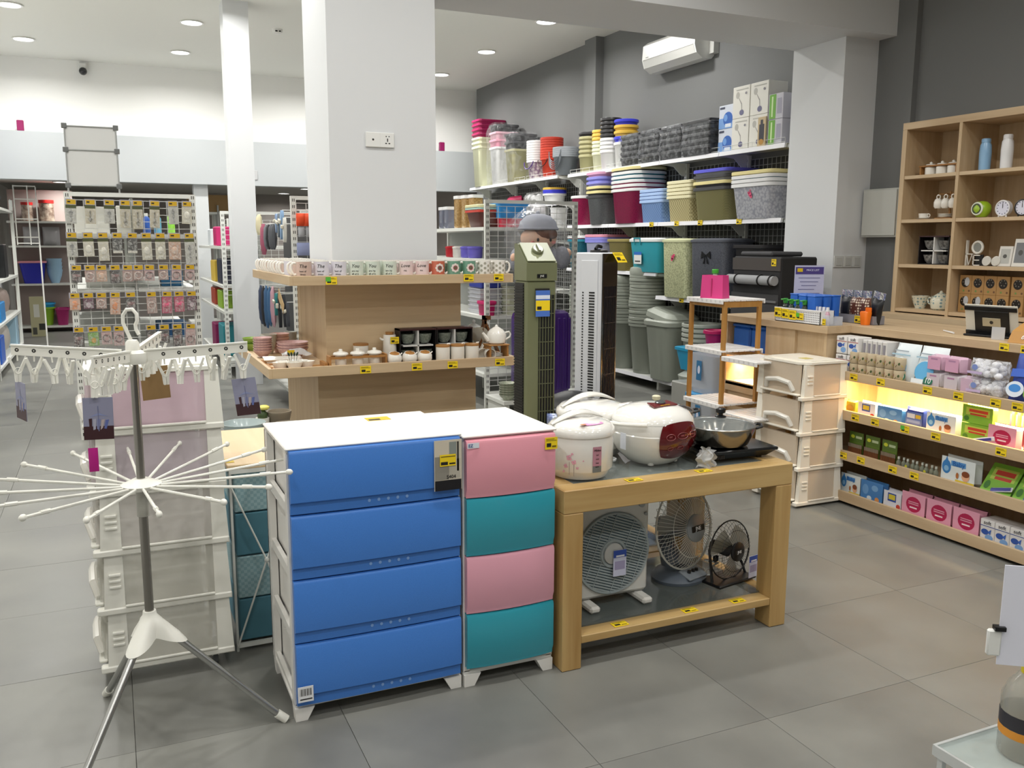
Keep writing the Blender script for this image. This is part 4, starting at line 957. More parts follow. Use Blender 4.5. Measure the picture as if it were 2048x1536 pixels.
for k, (za, zb, bd) in enumerate(levels):
    b = B(OAKY); b.box(.018, .42, CY0, CY1, bd - .016, bd); sh = O('shelf_board', b, ct)
    b = B(OAKY); b.box(0, .0175, CY0, CY1, za, zb, .001); O('front_rail', b, sh)
    for yy in {0: (1.64, 1.45, 1.15, .97, .77, .66), 1: (1.61, 1.47, 1.27, 1.08, .72), 2: (1.68, 1.55, 1.33, 1.19, .3), 3: (.2,)}[k]:
        price_tag(sh, -.0005, yy, (za + zb) / 2, .055, .036, LX, g=(k == 1 and yy == 1.27))
b = B(OAKZ); b.box(.42, .438, CY0, CY1 + .2, 0, .955); O('back_panel', b, ct)
b = B(OAKY); b.box(.16, .74, CY0, 1.92, .957, 1.0, .002); O('worktop', b, ct)
for yy in (.87, .76): price_tag(ct, .1595, yy, .978, .05, .036, LX)
b = B(OAKZ); b.box(.0, .42, CY1, CY1 + .018, 0, .955); b.box(.02, .42, CY1 + .018, 2.12, 0, .955); b.box(0, .42, 2.12, 2.38, 0, .957); O('end_block', b, ct)
b = B(OAKY); b.box(-.02, .74, 1.84, 2.82, .9575, 1.0005, .002); O('end_worktop', b, ct)
b = B(OAKY)
for za in (.54, .735): b.box(0, .42, 2.38, 2.76, za, za + .018)
b.box(.402, .42, 2.38, 2.76, 0, .957); b.box(0, .42, 2.76, 2.78, 0, .957); b.box(0, .02, 2.38, 2.76, .5, .566); b.box(0.02, .06, 2.38, 2.76, .0, .54); O('end_shelves', b, ct)
# warm lamp strips
def strip(x, y0, y1, z, e, ang=-.0):
    b = B(mat('ffd79a', .5, emit=WARM)); b.box(x - .008, x + .008, y0, y1, z - .006, z); O('light_strip', b, ct, (-3.72, -2.0, 0))
    l = bpy.data.lights.new('warm_strip', 'AREA'); l.shape = 'RECTANGLE'; l.size = .03; l.size_y = y1 - y0; l.energy = e; l.color = (1, .72, .34); l.spread = rad(125)
    o = bpy.data.objects.new('warm_strip', l); COL.objects.link(o); o.location = (x, (y0 + y1) / 2, z - .01); o.rotation_euler = (0, ang, 0)
strip(3.80, 1.5, 3.84, .724, WS, -.55)
strip(3.80, 4.40, 4.74, .733, WS * .2, -.4)
# row 1
ZA, ZB_, ZC_, ZD = .7425, .5125, .2885, .0505
for i in range(2):
    for j in range(2):
        printed('tissue_box', 'white box with blue fish print, %s one of the %s stacked pair' % (('inner', 'outer')[j], ('lower', 'upper')[i]), 'box', 3.775, 3.80 - .085 * j, ZA + .104 * i, .078, .1, .1, 'e6e4e2',
                [('r', .02, .98, .74, .98, 'f2f0ef'), ('e', .12, .6, .36, .62, '2f55a8'), ('p', 0, 1, 0, 1, '3b68c0', [(.55, .5), (.8, .66), (.75, .42)]), ('e', .45, .95, .08, .4, '7fa8dc'), ('r', .0, 1, .70, .73, 'b23a44')], txts=[('soft', .5, .86, .026, '3a2a3a')], group='fish print boxes')
for j in range(5):
    printed('tissue_box', 'white box standing edge on, %s from the upper fish print pair' % nth(j), 'box', 3.80, 3.655 - .035 * j, ZA + .108, .03, .088, .1, 'dcdad8', [('r', .2, .8, .2, .8, '8d8a94')], group='edge on boxes behind rolls')
for i in range(2):
    for j in range(6):
        t = thing('tissue_roll', 'brown leaf printed roll, %s of the %s row on counter' % (nth(j, 6), ('lower', 'upper')[i]), 'tissue roll', (3.775, 3.69 - .062 * j, ZA + .064 * i), 0, 'leaf printed tissue rolls')
        b = B(mat('bfae90', .6)); b.lathe([(.028, 0), (.03, .003), (.03, .059), (.028, .062), (.009, .061), (.009, .002)], 18, cap0=False, cap1=False); O('body', b, t)
        b = B(mat('4b5a33', .6)); 
        for q in range(5):
            a0 = PI + .55 * (q - 2); R = .0304
            b.use(mat(('4b5a33', 'a33a2c', '6b5a35', '4b5a33', 'c9b26a')[q], .6)).add([(R * math.cos(a0 + .2 * math.cos(w)), R * math.sin(a0 + .2 * math.cos(w)), .028 + .012 * ((q % 2) - .5) + .008 * math.sin(w + q))for w in [2 * PI * i_ / 7 for i_ in range(7)]], [tuple(range(7))])
        O('print', b, t)
for j, (yy, w, n) in enumerate(((3.40, .15, '10'), (3.235, .165, '10'))):
    t = printed('diaper_pack', 'big white and blue bag marked 10, %s of two leaning on the counter shelf' % ('first', 'second')[j], 'bag', 3.76, yy, ZA, w, .215, .09, 'dfe7ea', [('e', .15, .85, .1, .6, '5fb0e0'), ('r', .1, .55, .04, .16, 'e9eef0'), ('e', .55, .9, .03, .26, '1f6b52'), ('r', .1, .9, .66, .7, '9fbccc'), ('r', .2, .8, .76, .79, '9aa6b0')], lean=rad(-16), soft=.35, txts=[(n, .72, .14, .04, 'f2f4f2')])
    t.rotation_euler = (rad(-14), 0, LX); t.location.x = 3.77
    for c in t.children:
        if c.name.startswith(('print', 'lettering')): c.location.y -= .004
for i in range(2):
    for j in range(2):
        printed('cotton_pads', '%s pink cotton pad pack, %s of the %s pair' % (('whitish', 'clear')[i], ('first', 'second')[j], ('lower', 'upper')[i]), 'pack', 3.775, 3.17 - .105 * j, ZA + .086 * i, .1, .083, .1, ('ded8dc', 'd8b3c8')[i], [('r', .12, .88, .1, .9, ('cfc6cf', 'd6a3c0')[i]), ('r', .3, .7, .7, .8, 'b183a6')], soft=.16, group='cotton pad packs', r=.25)
printed('cotton_pads', 'pale cotton pad pack, last of the lower row beside the cotton balls', 'pack', 3.775, 2.975 + .0, ZA, .08, .083, .1, 'd9c4d2', [('r', .1, .9, .1, .9, 'cdb0c6')], soft=.16, r=.25)
def cotton_bag(i):
    t = thing('cotton_balls', '%s clear bag of white cotton balls beside the pink packs' % ('lower', 'upper')[i], 'bag', (3.77, 2.885, ZA + .088 * i), LX, 'cotton ball bags')
    b = B(mat('e9e9ee', .8)); rr_ = random.Random(i)
    for q in range(26): b.ell((rr_.uniform(-.08, .085), rr_.uniform(.015, .085), rr_.uniform(.016, .07)), .02, .02, .017, 8, 5)
    o = O('cotton', b, t); o['kind'] = 'stuff'
    b = B(mat('eef0f4', .12, kind='film', alpha=.3, sc=30)); b.pillow(.2, .088, .105, 8, .14, .002, y=.05); O('film', b, t)
    b = B(mat('7f93cf', .4)); b.disc(-.045, .05, .016, .014, -.004, mat('7f93cf', .4)); b.rect(-.085, -.005, .018, .03, -.004, mat('c9b7dc', .4)); O('print', b, t)
for i in range(2): cotton_bag(i)
t = printed('snack_bag', 'dark blue bag with green and white patches at frame end of counter', 'bag', 3.77, 2.68, ZA, .2, .235, .09, '1f3f9c', [('e', .05, .5, .1, .42, 'd9e2ee'), ('e', .5, .98, .05, .4, '7fae4c'), ('e', .12, .42, .2, .36, '3b86d0'), ('p', 0, 1, 0, 1, '3f66c8', [(.1, .5), (.9, .55), (.95, .72), (.1, .66)]), ('e', .55, .9, .5, .62, '9fc25a')], soft=.35)
t.rotation_euler = (rad(-14), 0, LX)
for c in t.children:
    if c.name.startswith('print'): c.location.y -= .005
# row 2
def wipes(name, label, x, y, z, w, h, d, col, pr, tx=(), group=None, lean=0, soft=.12):
    t = printed(name, label, 'pack', x, y, z, w, h, d, col, pr, soft=soft, group=group, txts=tx, lean=lean, r=.3)
    for c in t.children:
        if c.name.startswith(('print', 'lettering')): c.location.y -= .002
    return t
BABY = [('r', .02, .98, .02, .98, 'e6eef0'), ('e', .04, .3, .3, .85, '3c86cc'), ('p', 0, 1, 0, 1, '3c86cc', [(.07, .6), (.17, 1.0), (.27, .6)]), ('e', .1, .24, .4, .62, '8fc2ea'), ('r', .3, .72, .66, .86, '5f9cd8'), ('e', .62, .84, .16, .52, 'e8b48f'), ('e', .62, .84, .32, .56, '8a4a2a'), ('r', .45, .98, .02, .16, 'e2c84a'), ('e', .46, .54, .2, .44, 'b5703c')]
WET = [('r', 0, 1, 0, 1, '4a86c8'), ('e', .08, .36, .3, .8, '6fa3dc'), ('e', .66, .86, .02, .3, 'e09a5a'), ('e', .3, .52, .05, .28, 'd9e6f2'), ('e', .5, .8, .55, .85, '7fb0e2')]
LOGO2 = [('r', .03, .97, .05, .95, 'e4e6f0'), ('r', .25, .7, .4, .85, '2a4fa8'), ('r', .3, .65, .5, .78, 'd9c83a'), ('e', .72, .94, .08, .34, 'cf4a3a')]
GREENB = [('r', 0, 1, 0, 1, '7fb83c'), ('r', .12, .9, .45, .86, 'b8cf5a'), ('r', .22, .84, .62, .78, 'c2402f'), ('r', .26, .8, .46, .56, 'c2402f'), ('e', .06, .24, .1, .38, '3f7a2c')]
PINKB = [('r', .02, .98, .02, .98, 'e7a3ba'), ('e', .2, .82, .18, .82, 'b51f52'), ('r', .36, .66, .34, .4, 'f0d6de'), ('r', .3, .72, .5, .54, 'e2a2b8'), ('r', .3, .72, .58, .62, 'e2a2b8')]
wipes('snack_packet', 'small yellow packet at end of the lit counter shelf', 3.77, 3.70, ZB_, .09, .08, .05, 'cfc23f', [('e', .2, .8, .2, .7, 'a8862c')])
wipes('wet_wipes', 'white wipes pack with blue and yellow logo on the lit shelf', 3.775, 3.585, ZB_, .13, .088, .07, 'dfe2ee', LOGO2)
wipes('wet_wipes', 'blue wipes pack with cloud print on the lit shelf', 3.775, 3.425, ZB_, .165, .085, .07, '4a86c8', WET)
wipes('wet_wipes', 'dark blue checked wipes pack on the lit shelf', 3.775, 3.267, ZB_, .14, .108, .06, '22388f', [('r', .14, .88, .2, .8, '5f78b8'), ('r', .2, .55, .5, .72, 'dfe4ef'), ('r', .58, .82, .52, .7, 'd9b93a'), ('r', .2, .8, .28, .42, '8fa3cf')])
wipes('wet_wipes', 'white baby wipes pack with water drop, before the green packs', 3.775, 3.10, ZB_, .18, .108, .08, 'e6eef0', BABY, [('Baby', .52, .76, .034, '2f6fbf')])
for i in range(2): wipes('snack_packet', 'green and yellow lettered packet, %s of the pair on the lit shelf' % ('lower', 'upper')[i], 3.79, 2.91, ZB_ + .09 * i, .165, .088, .06, '7fb83c', GREENB, group='green lettered packets on the lit shelf')
for i in range(4): wipes('snack_packet', 'yellow packet edge on, %s from the green lettered pair' % nth(i), 3.88, 2.80 - .03 * i, ZB_ + .05, .026, .13, .1, 'd9c94a', [('r', .3, .7, .2, .8, 'a8425a')], group='yellow packets edge on')
wipes('paper_pack', 'pink boxed tissue pack with crimson oval on the lit shelf', 3.768, 2.757, ZB_, .15, .112, .09, 'e2a0b6', PINKB, soft=.05)
t = wipes('sale_band', 'white promotional strip slanting across the lower green packet', 3.762, 2.86, ZB_ + .012, .15, .022, .004, 'e8e8ec', [('r', .1, .9, .2, .8, '3a3f98')], soft=.05); t.rotation_euler = (0, rad(-16), LX)
for i in range(2): wipes('paper_pack', 'orange pink pack beyond the crimson oval pack, %s one' % ('first', 'second')[i], 3.775, 2.60 - .12 * i, ZB_, .11, .1, .09, 'e0986a', [('r', .2, .8, .3, .7, 'eab98f')], group='orange packs on the lit shelf')
# row 3
for j in range(3):
    t = thing('battery_card', '%s hanging card of brown batteries with green header' % ('first', 'second', 'third')[j], 'batteries', (3.765, 3.66 - .118 * j, ZC_), LX, 'battery cards')
    b = B(mat('5f7a2c', .4)); b.box(-.05, .05, .026, .03, 0, .125); b.rect(-.05, .05, .07, .125, .0255, mat('55702c', .4)); b.disc(-.026, .098, .014, .01, .025, mat('c8d23a', .4)); b.rect(-.004, .04, .09, .104, .025, mat('b9c9a2', .4)); O('card', b, t)
    for q in range(10):
        b = B(mat('8a5a3c', .35, .3)); b.cyl((-.045 + .01 * q, .018, .002), (-.045 + .01 * q, .018, .038), .0046, seg=8); b.use(mat('b5a898', .3, .6)).cyl((-.045 + .01 * q, .018, .038), (-.045 + .01 * q, .018, .058), .0046, seg=8); O('battery', b, t)
for j in range(9):
    t = thing('nail_bottle', '%s small clear bottle in the row beside battery cards' % nth(j, 9), 'bottle', (3.765 + .006 * (j % 2), 3.335 - .0295 * j, ZC_), 0, 'row of small clear bottles')
    b = B(mat('7d8272', .1, alpha=.8, coat=.4)); b.lathe([(.011, 0), (.0125, .003), (.0125, .034), (.006, .042), (.006, .048)], 12); O('body', b, t)
    b = B(mat('c3c6bc', .3)); b.lathe([(.0065, .0482), (.006, .06)], 10); O('cap', b, t)
    if j % 4 == 2:
        b = B(mat('c9c93f', .4)); b.add([(-.0128, .008 * math.cos(w), .02 + .01 * math.sin(w)) for w in [2 * PI * q / 10 for q in range(10)]], [tuple(range(10))]); O('label', b, t)
wipes('wet_wipes', 'white baby wipes pack with water drop, on the dim third shelf', 3.775, 2.98, ZC_, .2, .128, .09, 'e6eef0', BABY, [('Baby', .52, .76, .036, '2f6fbf')])
for j in range(3):
    t = wipes('snack_packet', 'bright green packet lying tilted, %s on the third shelf' % ('first', 'second', 'third')[j], 3.775, 2.775 - .17 * j, ZC_, .16, .16, .035, '6fae3c', GREENB, group='green packets on the third shelf', soft=.3); t.rotation_euler = (rad(-38), 0, LX)
    for c in t.children:
        if c.name.startswith('print'): c.location.y -= .003
    t = wipes('sale_band', 'white strip across the %s green packet of the third shelf' % ('first', 'second', 'third')[j], 3.772, 2.745 - .17 * j, ZC_ + .02, .12, .024, .004, 'e6e6ee', [('r', .06, .94, .15, .85, '3a3f98')], group='strips on third shelf', soft=.05); t.rotation_euler = (rad(-38), rad(-14), LX)
# row 4
wipes('wet_wipes', 'white baby wipes pack with water drop, on the lowest shelf', 3.775, 3.665, ZD, .15, .12, .08, 'e6eef0', BABY, [('Baby', .52, .76, .03, '2f6fbf')])
wipes('wet_wipes', 'blue wipes pack with cloud print, on the lowest shelf', 3.775, 3.51, ZD, .155, .115, .08, '4a86c8', WET)
wipes('wet_wipes', 'white wipes pack with blue and yellow logo, on the lowest shelf', 3.775, 3.365, ZD, .125, .1, .08, 'dfe2ee', LOGO2)
for j in range(3): wipes('paper_pack', '%s pink boxed tissue pack with crimson oval on the lowest shelf' % ('first', 'middle', 'last')[j], 3.768, 3.222 - .158 * j, ZD, .153, .128, .1, 'e2a0b6', PINKB, soft=.05, group='pink boxed packs on the lowest shelf')
for j in range(5):
    printed('tissue_box', 'white and blue fish print box, %s in the lowest row' % nth(j), 'box', 3.768, 2.79 - .078 * j, ZD, .076, .108, .1, 'e4e2e2', [('r', .02, .98, .72, .98, 'ecebea'), ('r', 0, 1, .68, .71, '3a55a0'), ('e', .1, .62, .3, .56, '2f55a8'), ('p', 0, 1, 0, 1, '3b68c0', [(.55, .44), (.8, .6), (.75, .34)]), ('e', .4, .95, .06, .34, '7fa8dc')], txts=[('soft', .5, .85, .026, '33303c')], group='lowest row of fish print boxes')
# ---- on the worktop
t = thing('basket', 'white perforated basket with four yellow price tags at end of counter', 'basket', (3.70, 4.07, 1.001), LX)
BW = .36   # along y
b = B(mat('efeff0', .4)); b.box(-.21, .17, 0, .004, 0, .082); b.box(-.21, .17, .1, .104, 0, .082); b.box(-.21, -.206, 0, .104, 0, .082); b.box(.166, .17, 0, .104, 0, .082); b.box(-.21, .17, 0, .104, 0, .004); b.box(-.215, .175, -.004, .0, .076, .084); O('body', b, t)
b = B(mat('8b8c90', .5))
for i in range(26):
    for j in range(5): b.rect(-.2 + i * .0142, -.2 + i * .0142 + .008, .012 + j * .0125, .018 + j * .0125, -.0005, mat('8b8c90', .5))
o = O('hole', b, t); o['kind'] = 'stuff'
for i, (u, g) in enumerate(((-.18, 0), (-.115, 0), (-.052, 0), (.01, 1))): price_tag(t, u, -.006, .052 - .004 * i, .06, .055 if i < 3 else .04, g=bool(g))
for i in range(4):
    t = thing('lotion_bottle', 'green capped dark bottle, %s in the white basket' % nth(i, 4), 'bottle', (3.735 + .02 * (i == 0), 4.235 - .056 * i + .02 * (i == 0), 1.006), LX, 'green capped bottles in the basket')
    b = B(mat('20301f', .12, alpha=.9, coat=.4)); b.lathe([(.02, 0), (.024, .004), (.024, .07), (.018, .09), (.01, .1)], 16, ay=.75); O('body', b, t)
    b = B(mat('3f9a3a', .4)); b.lathe([(.012, .1003), (.015, .105), (.015, .128), (.012, .13)], 14); b.box(-.012, .012, -.03, .0, .12, .128, .002); O('cap', b, t)
    b = B(mat('cfd6c6', .5)); b.rect(-.016, .016, .02, .06, -.0183, mat('cfd6c6', .5)); O('label', b, t)
bl5 = mat('2a69c9', .4)
for i in range(3):
    for j in range(4):
        if i == 0 and j < 2: continue
        t = thing('storage_cup', 'blue plastic cup, %s of the %s row behind the green capped bottles' % (nth(j), ('front', 'middle', 'rear')[i]), 'cup', (3.76 + .07 * i, 4.24 - .075 * j, 1.006), LX, 'blue plastic cups')
        b = B(bl5); b.rr([(.004, 0, .008), (0, .14, .01), (0, .15, .012), (.004, .15, .01), (.008, .02, .008)], .066, .06, 2, True, True); O('body', b, t); b = B(bl5); b.box(-.034, .034, -.031, .031, .1505, .158, .003); O('lid', b, t)
t = thing('tray', 'clear plastic tray of pink lotion bottles on the counter end', 'tray', (3.72, 3.94, 1.0012), LX)
ctm = mat('d6d9e0', .2, alpha=.45); ctray = B(ctm)
ctray.box(-.07, .09, 0, .002, 0, .05); ctray.box(-.07, .09, .1, .102, 0, .05); ctray.box(-.07, -.068, .002, .1, 0, .05); ctray.box(.088, .09, .002, .1, 0, .05); ctray.box(-.07, .09, 0, .102, 0, .002); O('body', ctray, t); price_tag(t, -.03, -.002, .028, .05, .035, g=True); price_tag(t, .04, -.002, .02, .05, .035, g=True)
for i in range(4):
    tt = thing('lotion_bottle', 'pink bottle with white cap, %s in the clear tray' % nth(i, 4), 'bottle', (3.75, 3.99 - .031 * i, 1.0035), 0, 'pink bottles in clear tray')
    b = B(mat('dfb3c3', .15, alpha=.9)); b.lathe([(.012, 0), (.014, .003), (.014, .06), (.008, .075)], 14); O('body', b, tt); b = B(mat('e9e9ec', .3)); b.lathe([(.0095, .0752), (.009, .1)], 12); O('cap', b, tt)
    b = B(mat('e6dfe6', .4)); b.lathe([(.0143, .025), (.0143, .055)], 14, cap0=False, cap1=False); O('label', b, tt)
t = thing('tray', 'grey plastic tray of snack bags beside orange scoop', 'tray', (4.0, 3.93, 1.0012), LX)
b = B(mat('9a9aa2', .3, alpha=.75)); b.box(-.14, .14, 0, .002, 0, .05); b.box(-.14, .14, .08, .082, 0, .05); b.box(-.14, -.138, .002, .08, 0, .05); b.box(.138, .14, .002, .08, 0, .05); b.box(-.14, .14, 0, .082, 0, .002); O('body', b, t); price_tag(t, .02, -.002, .025, .05, .04)
for i, (m, m2, lb) in enumerate((('1d1e24', '2a2b30', 'first dark snack bag with silver top in the grey tray'), ('5a3327', 'd9c7b2', 'first brown snack bag with ring pattern in the grey tray'), ('5a3327', 'd9c7b2', 'second brown snack bag with ring pattern in the grey tray'), ('15161b', '222328', 'last dark snack bag leaning at end of the grey tray'))):
    t = thing('snack_bag', lb, 'bag', (4.035, 4.04 - .072 * i, 1.0035), LX)
    mm = mat(m, .3, kind='dots', col2=m2, sc=60) if i in (1, 2) else mat(m, .3)
    b = B(mm); b.pillow(.085, .15, .045, 8, .35, .002); O('body', b, t)
    b = B(mat('cfd2d4', .15, .9, bump=.4, sc=60)); b.grid(lambda u, v: ((u - .5) * .088, .004 * math.sin(9 * u), .14 + .05 * v), 6, 2); b.grid(lambda u, v: ((.5 - u) * .088, .002 + .004 * math.sin(9 * u), .14 + .05 * v), 6, 2); O('foil_top', b, t)
    if i == 3: t.rotation_euler = (0, rad(10), LX)
t = thing('scoop_cup', 'orange plastic cup with open top before the snack bags', 'cup', (3.975, 3.83, 1.001), LX)
b = B(mat('f07818', .35)); b.rr([(.006, 0, .012), (0, .07, .014), (.004, .078, .012), (.008, .07, .012), (.012, .006, .01)], .06, .05, 3); b.box(-.022, .022, .018, .022, .07, .1, .004); O('body', b, t)
t = thing('sign_stand', 'lilac printed price list standing upright on the counter', 'sign', (4.0, 4.33, 1.001), rad(-20))
b = B(mat('c3c4de', .3, alpha=.95)); b.box(-.095, .095, 0, .004, .0, .33); b.box(-.095, .095, -.03, .05, 0, .004)
b.rect(-.09, .09, .275, .32, -.001, mat('4a3f80', .4)); b.rect(-.08, -.045, .29, .312, -.0015, YEL2)
for i in range(9): b.rect(-.07 + .01 * (i % 3), .07 - .012 * (i % 4), .25 - .024 * i, .254 - .024 * i, -.001, mat('6f6f98', .5))
O('panel', b, t); text('PRICE LIST', .018, mat('d9d6ee', .4), t, (.02, -.002, .3))
t = thing('tablet_stand', 'black tablet stand holding a white tablet on the counter', 'tablet stand', (4.06, 3.08, 1.001), rad(-78))
b = B(mat('0d0e11', .35)); b.T = Matrix.Rotation(rad(16), 4, 'X'); b.box(-.13, .13, .0, .006, .135, .158, .002); b.box(-.08, .09, 0, .006, .02, .135, .002); b.box(-.13, .13, .0, .006, .0, .028, .002); b.T = None; b.box(-.12, .13, -.05, .1, 0, .01, .003); O('frame', b, t)
b = B(mat('b9b39d', .25, .5)); b.T = Matrix.Rotation(rad(16), 4, 'X'); b.box(-.04, .05, -.002, .0, .055, .1, .0008); b.use(mat('23211e', .3)).lathe([(.009, 0), (.009, .001)], 14, c=(0, 0)) if False else None; b.use(mat('23211e', .3)); b.disc(.005, .077, .009, .009, -.003, mat('23211e', .3)); O('plaque', b, t)
b = B(mat('d6d2c6', .3)); b.T = Matrix.Rotation(rad(16), 4, 'X'); b.box(-.13, .13, .0065, .013, .0, .165, .002); O('tablet', b, t)
b = B(mat('e6e6e6', .3)); b.tf((0, .0, 0), 0).cyl((-.07, 0, .006), (.07, 0, .006), .005, .003, 8); O('pen', b, None, (4.03, 3.31, 1.001), rad(60), label='white pen lying on the counter by the tablet stand', cat='pen')
t = thing('charity_box', 'kraft box with digits in white beside the tablet stand', 'box', (3.92, 2.74, 1.001), rad(-78))
b = B(mat('c08e4e', .55)); b.T = None; b.loft([[(-.13, 0, 0), (.13, 0, 0), (.13, .14, 0), (-.13, .14, 0)], [(-.12, .02, .055), (.12, .02, .055), (.12, .135, .09), (-.12, .135, .09)]], sm=False); O('body', b, t)
o = text('605 M', .034, mat('f4f2ee', .4), t, (-.03, .008, .03), sh=.25); o.rotation_euler = (rad(70), 0, 0)
b = B(mat('bfc0c2', .4)); b.box(-.03, .03, 0, .003, 0, .062); O('card_holder', b, None, (3.955, 2.965, 1.001), rad(-70), label='small blank grey card standing between tablet and kraft box', cat='card')
b = B(BLK); b.ring((0, 0, .012), .03, .008, 16, 6, 'y', .35); O('cable_coil', b, None, (4.25, 4.15, 1.19) if False else (4.2, 4.19, 1.001), 0, label='black cable loop behind the snack bags', cat='cable')
# ---- bookcase
bk = thing('bookcase', 'tall oak bookcase of open cubes against the dark grey wall', 'bookcase', (4.95, 4.55, 0))
BD = .34; BX = [0, -.465, -1.28, -1.845]
b = B(OAKY); b.box(0, BD, BX[-1], 0, 2.225, 2.27, .001); O('top', b, bk)
for i, yy in enumerate(BX):
    b = B(OAKZ); b.box(.001, BD - .001, yy, yy + (.022 if i else -.035), .0, 2.2245); O('upright', b, bk)
for z in (1.03, 1.33, 1.63, 1.92):
    for i in range(3):
        b = B(OAKY); b.box(.004, BD - .001, BX[i + 1] + .0225, BX[i] - (.0355 if i == 0 else .0005), z - .022, z); O('shelf', b, bk)
b = B(OAKZ); b.box(BD - .001, BD + .007, BX[-1], 0, 0, 2.225); O('back', b, bk)
b = B(OAKY); b.box(-.16, 0, BX[-1], .02, .955, 1.0); b.box(-.02, -.002, BX[-1], 0, .5, .955); O('base_top', b, bk)
# items on it
t = thing('jar_rack', 'wooden rack of three lidded jars in the top cube of the bookcase', 'rack', (5.06, 4.31, 1.9205), LX)
b = B(WD); b.box(-.15, .15, -.04, .05, .055, .065, .002); b.box(-.145, -.135, -.035, .045, 0, .055); b.box(.135, .145, -.035, .045, 0, .055); O('rack', b, t)
for k in range(3):
    tt = thing('jar', 'white lidded jar, %s of three in the bookcase jar rack' % ('first', 'middle', 'last')[k], 'jar', (5.06, 4.395 - .088 * k, 1.921), 0, 'jars in bookcase rack')
    b = B(CER); b.lathe([(.03, .0), (.036, .004), (.037, .05), (.03, .054)], 18); O('body', b, tt); b = B(CER); b.lathe([(.035, .066), (.03, .072), (.008, .076), (.011, .083), (0, .09)], 18, cap1=False); O('lid', b, tt)
for i, (c, lb) in enumerate((('8db7dc', 'pale blue flask in the upper bookcase cube'), ('e8e8ea', 'white flask standing beside the pale blue flask'), ('8fb0a0', 'sea green flask at frame edge beside the white flask'))):
    t = thing('flask', lb, 'flask', (5.07, (4.0, 3.85, 3.68)[i] - (.06 if i == 2 else 0), 1.9205)); h = .2 + .01 * (i == 1)
    b = B(mat(c, .25, coat=.3)); b.lathe([(.03, 0), (.034, .004), (.036, h * .55), (.033, h * .8), (.026, h * .87), (.026, h * .875)], 20); O('body', b, t)
    b = B(mat(c, .3)); b.lathe([(.0275, h * .876), (.0275, h * .97), (.024, h)], 18); O('cap', b, t)
t = thing('cup', 'white cup and saucer alone in the second bookcase cube', 'cup', (5.06, 4.425, 1.6305), LX)
b = B(CER); b.lathe([(.018, .006), (.03, .012), (.034, .04), (.031, .04), (.02, .014), (0, .012)], 20, cap1=False); O('body', b, t); b = B(CER); b.lathe([(.025, 0), (.052, .008), (.05, .009), (0, .005)], 22, cap1=False); O('saucer', b, t); b = B(CER); b.ring((.04, 0, .026), .011, .003, 12, 5, 'y'); O('handle', b, t)
t = thing('mug_tree', 'wooden cup tree hung with three white cups', 'mug tree', (5.07, 4.255, 1.6305), LX)
b = B(WD); b.box(-.06, .07, -.04, .04, 0, .008, .002); b.cyl((.0, .03, .008), (.0, .03, .18), .007, seg=8)
for k in (-1, 0, 1): b.cyl((0, .03, .16), (.058 * k, -.01, .165), .003, seg=6)
O('frame', b, t)
for k in (-1, 0, 1):
    tt = thing('cup', 'white cup hanging on the cup tree, %s of three' % ('first', 'middle', 'last')[k + 1], 'cup', (5.055, 4.255 - .057 * k, 1.70), LX, 'cups on the cup tree')
    b = B(CER); b.lathe([(.018, .0), (.027, .012), (.028, .04), (.02, .06), (.012, .065)], 18); O('body', b, tt); b = B(CER); b.ring((0, 0, .075), .014, .0035, 12, 5, 'y'); O('handle', b, tt)
for k in range(3):
    b = B(CER); b.lathe([(.03, 0), (.045, .006), (.043, .008), (0, .003)], 20, cap1=False); O('saucer', b, None, (5.06, 4.255, 1.639 + .0085 * k), label='%s saucer from the top under the cup tree' % nth(2 - k), cat='saucer', group='saucers under the cup tree')
def clock(label, y, rim, face, lean=.0, ball=False):
    t = thing('alarm_clock', label, 'clock', (5.05, y, 1.6305), LX)
    if ball:
        b = B(mat(rim, .3, coat=.3)); b.lathe([(.03, .005), (.05, .03), (.056, .055), (.05, .08), (.03, .1), (.0, .105)], 20, cap1=False); O('body', b, t)
        b = B(mat('e6ead9', .3)); b.ring((.0, -.045, .056), .036, .006, 22, 6, 'y'); O('rim', b, t); b = B(mat('3f4a2a', .3)); b.disc(0, .056, .034, .034, -.05, mat('3f4a2a', .3)); O('dial', b, t); return t
    b = B(mat(rim, .3)); b.T = Matrix.Translation((0, 0, .055)) @ Matrix.Rotation(PI / 2, 4, 'X'); b.lathe([(.048, -.02), (.05, .012), (.044, .014), (.042, .008)], 28, cap1=False); O('body', b, t)
    b = B(mat(face, .4)); b.disc(0, .055, .043, .043, -.009, mat(face, .4), 28); b.use(INK)
    for q in range(12): a = PI / 6 * q; b.rect(.036 * math.sin(a) - .003, .036 * math.sin(a) + .003, .055 + .036 * math.cos(a) - .003, .055 + .036 * math.cos(a) + .003, -.0095, mat('5a5a6a', .4))
    b.rect(-.0015, .0015, .055, .088, -.01, INK); b.rect(-.0022, .0022, .055, .079, -.0102, INK); O('dial', b, t)
    b = B(mat(rim, .3)); b.tf((-.025, -.005, 0)).lathe([(.006, 0), (.004, .014)], 8); b.tf((.025, -.005, 0)).lathe([(.006, 0), (.004, .014)], 8); O('foot', b, t); return t
clock('round lime green ball clock in the bookcase', 3.975, '9bbf2c', '3f4a2a', ball=True); clock('round white alarm clock beside the lime green one', 3.825, 'e9e9ec', 'dfe0f0'); clock('black rimmed alarm clock at the frame edge', 3.695, '1b1b1e', 'dfe0f0')
gift('black gift box of patterned bowls in the bookcase', 5.03, 4.30, 1.3305, .24, .19, LX, .1, mat('9a9a98', .4, kind='noise', col2='3a3a3a', sc=70))
t = thing('love_sign', 'black and white letters sign spelling love on the bookcase shelf', 'sign', (5.04, 4.0, 1.3305), LX)
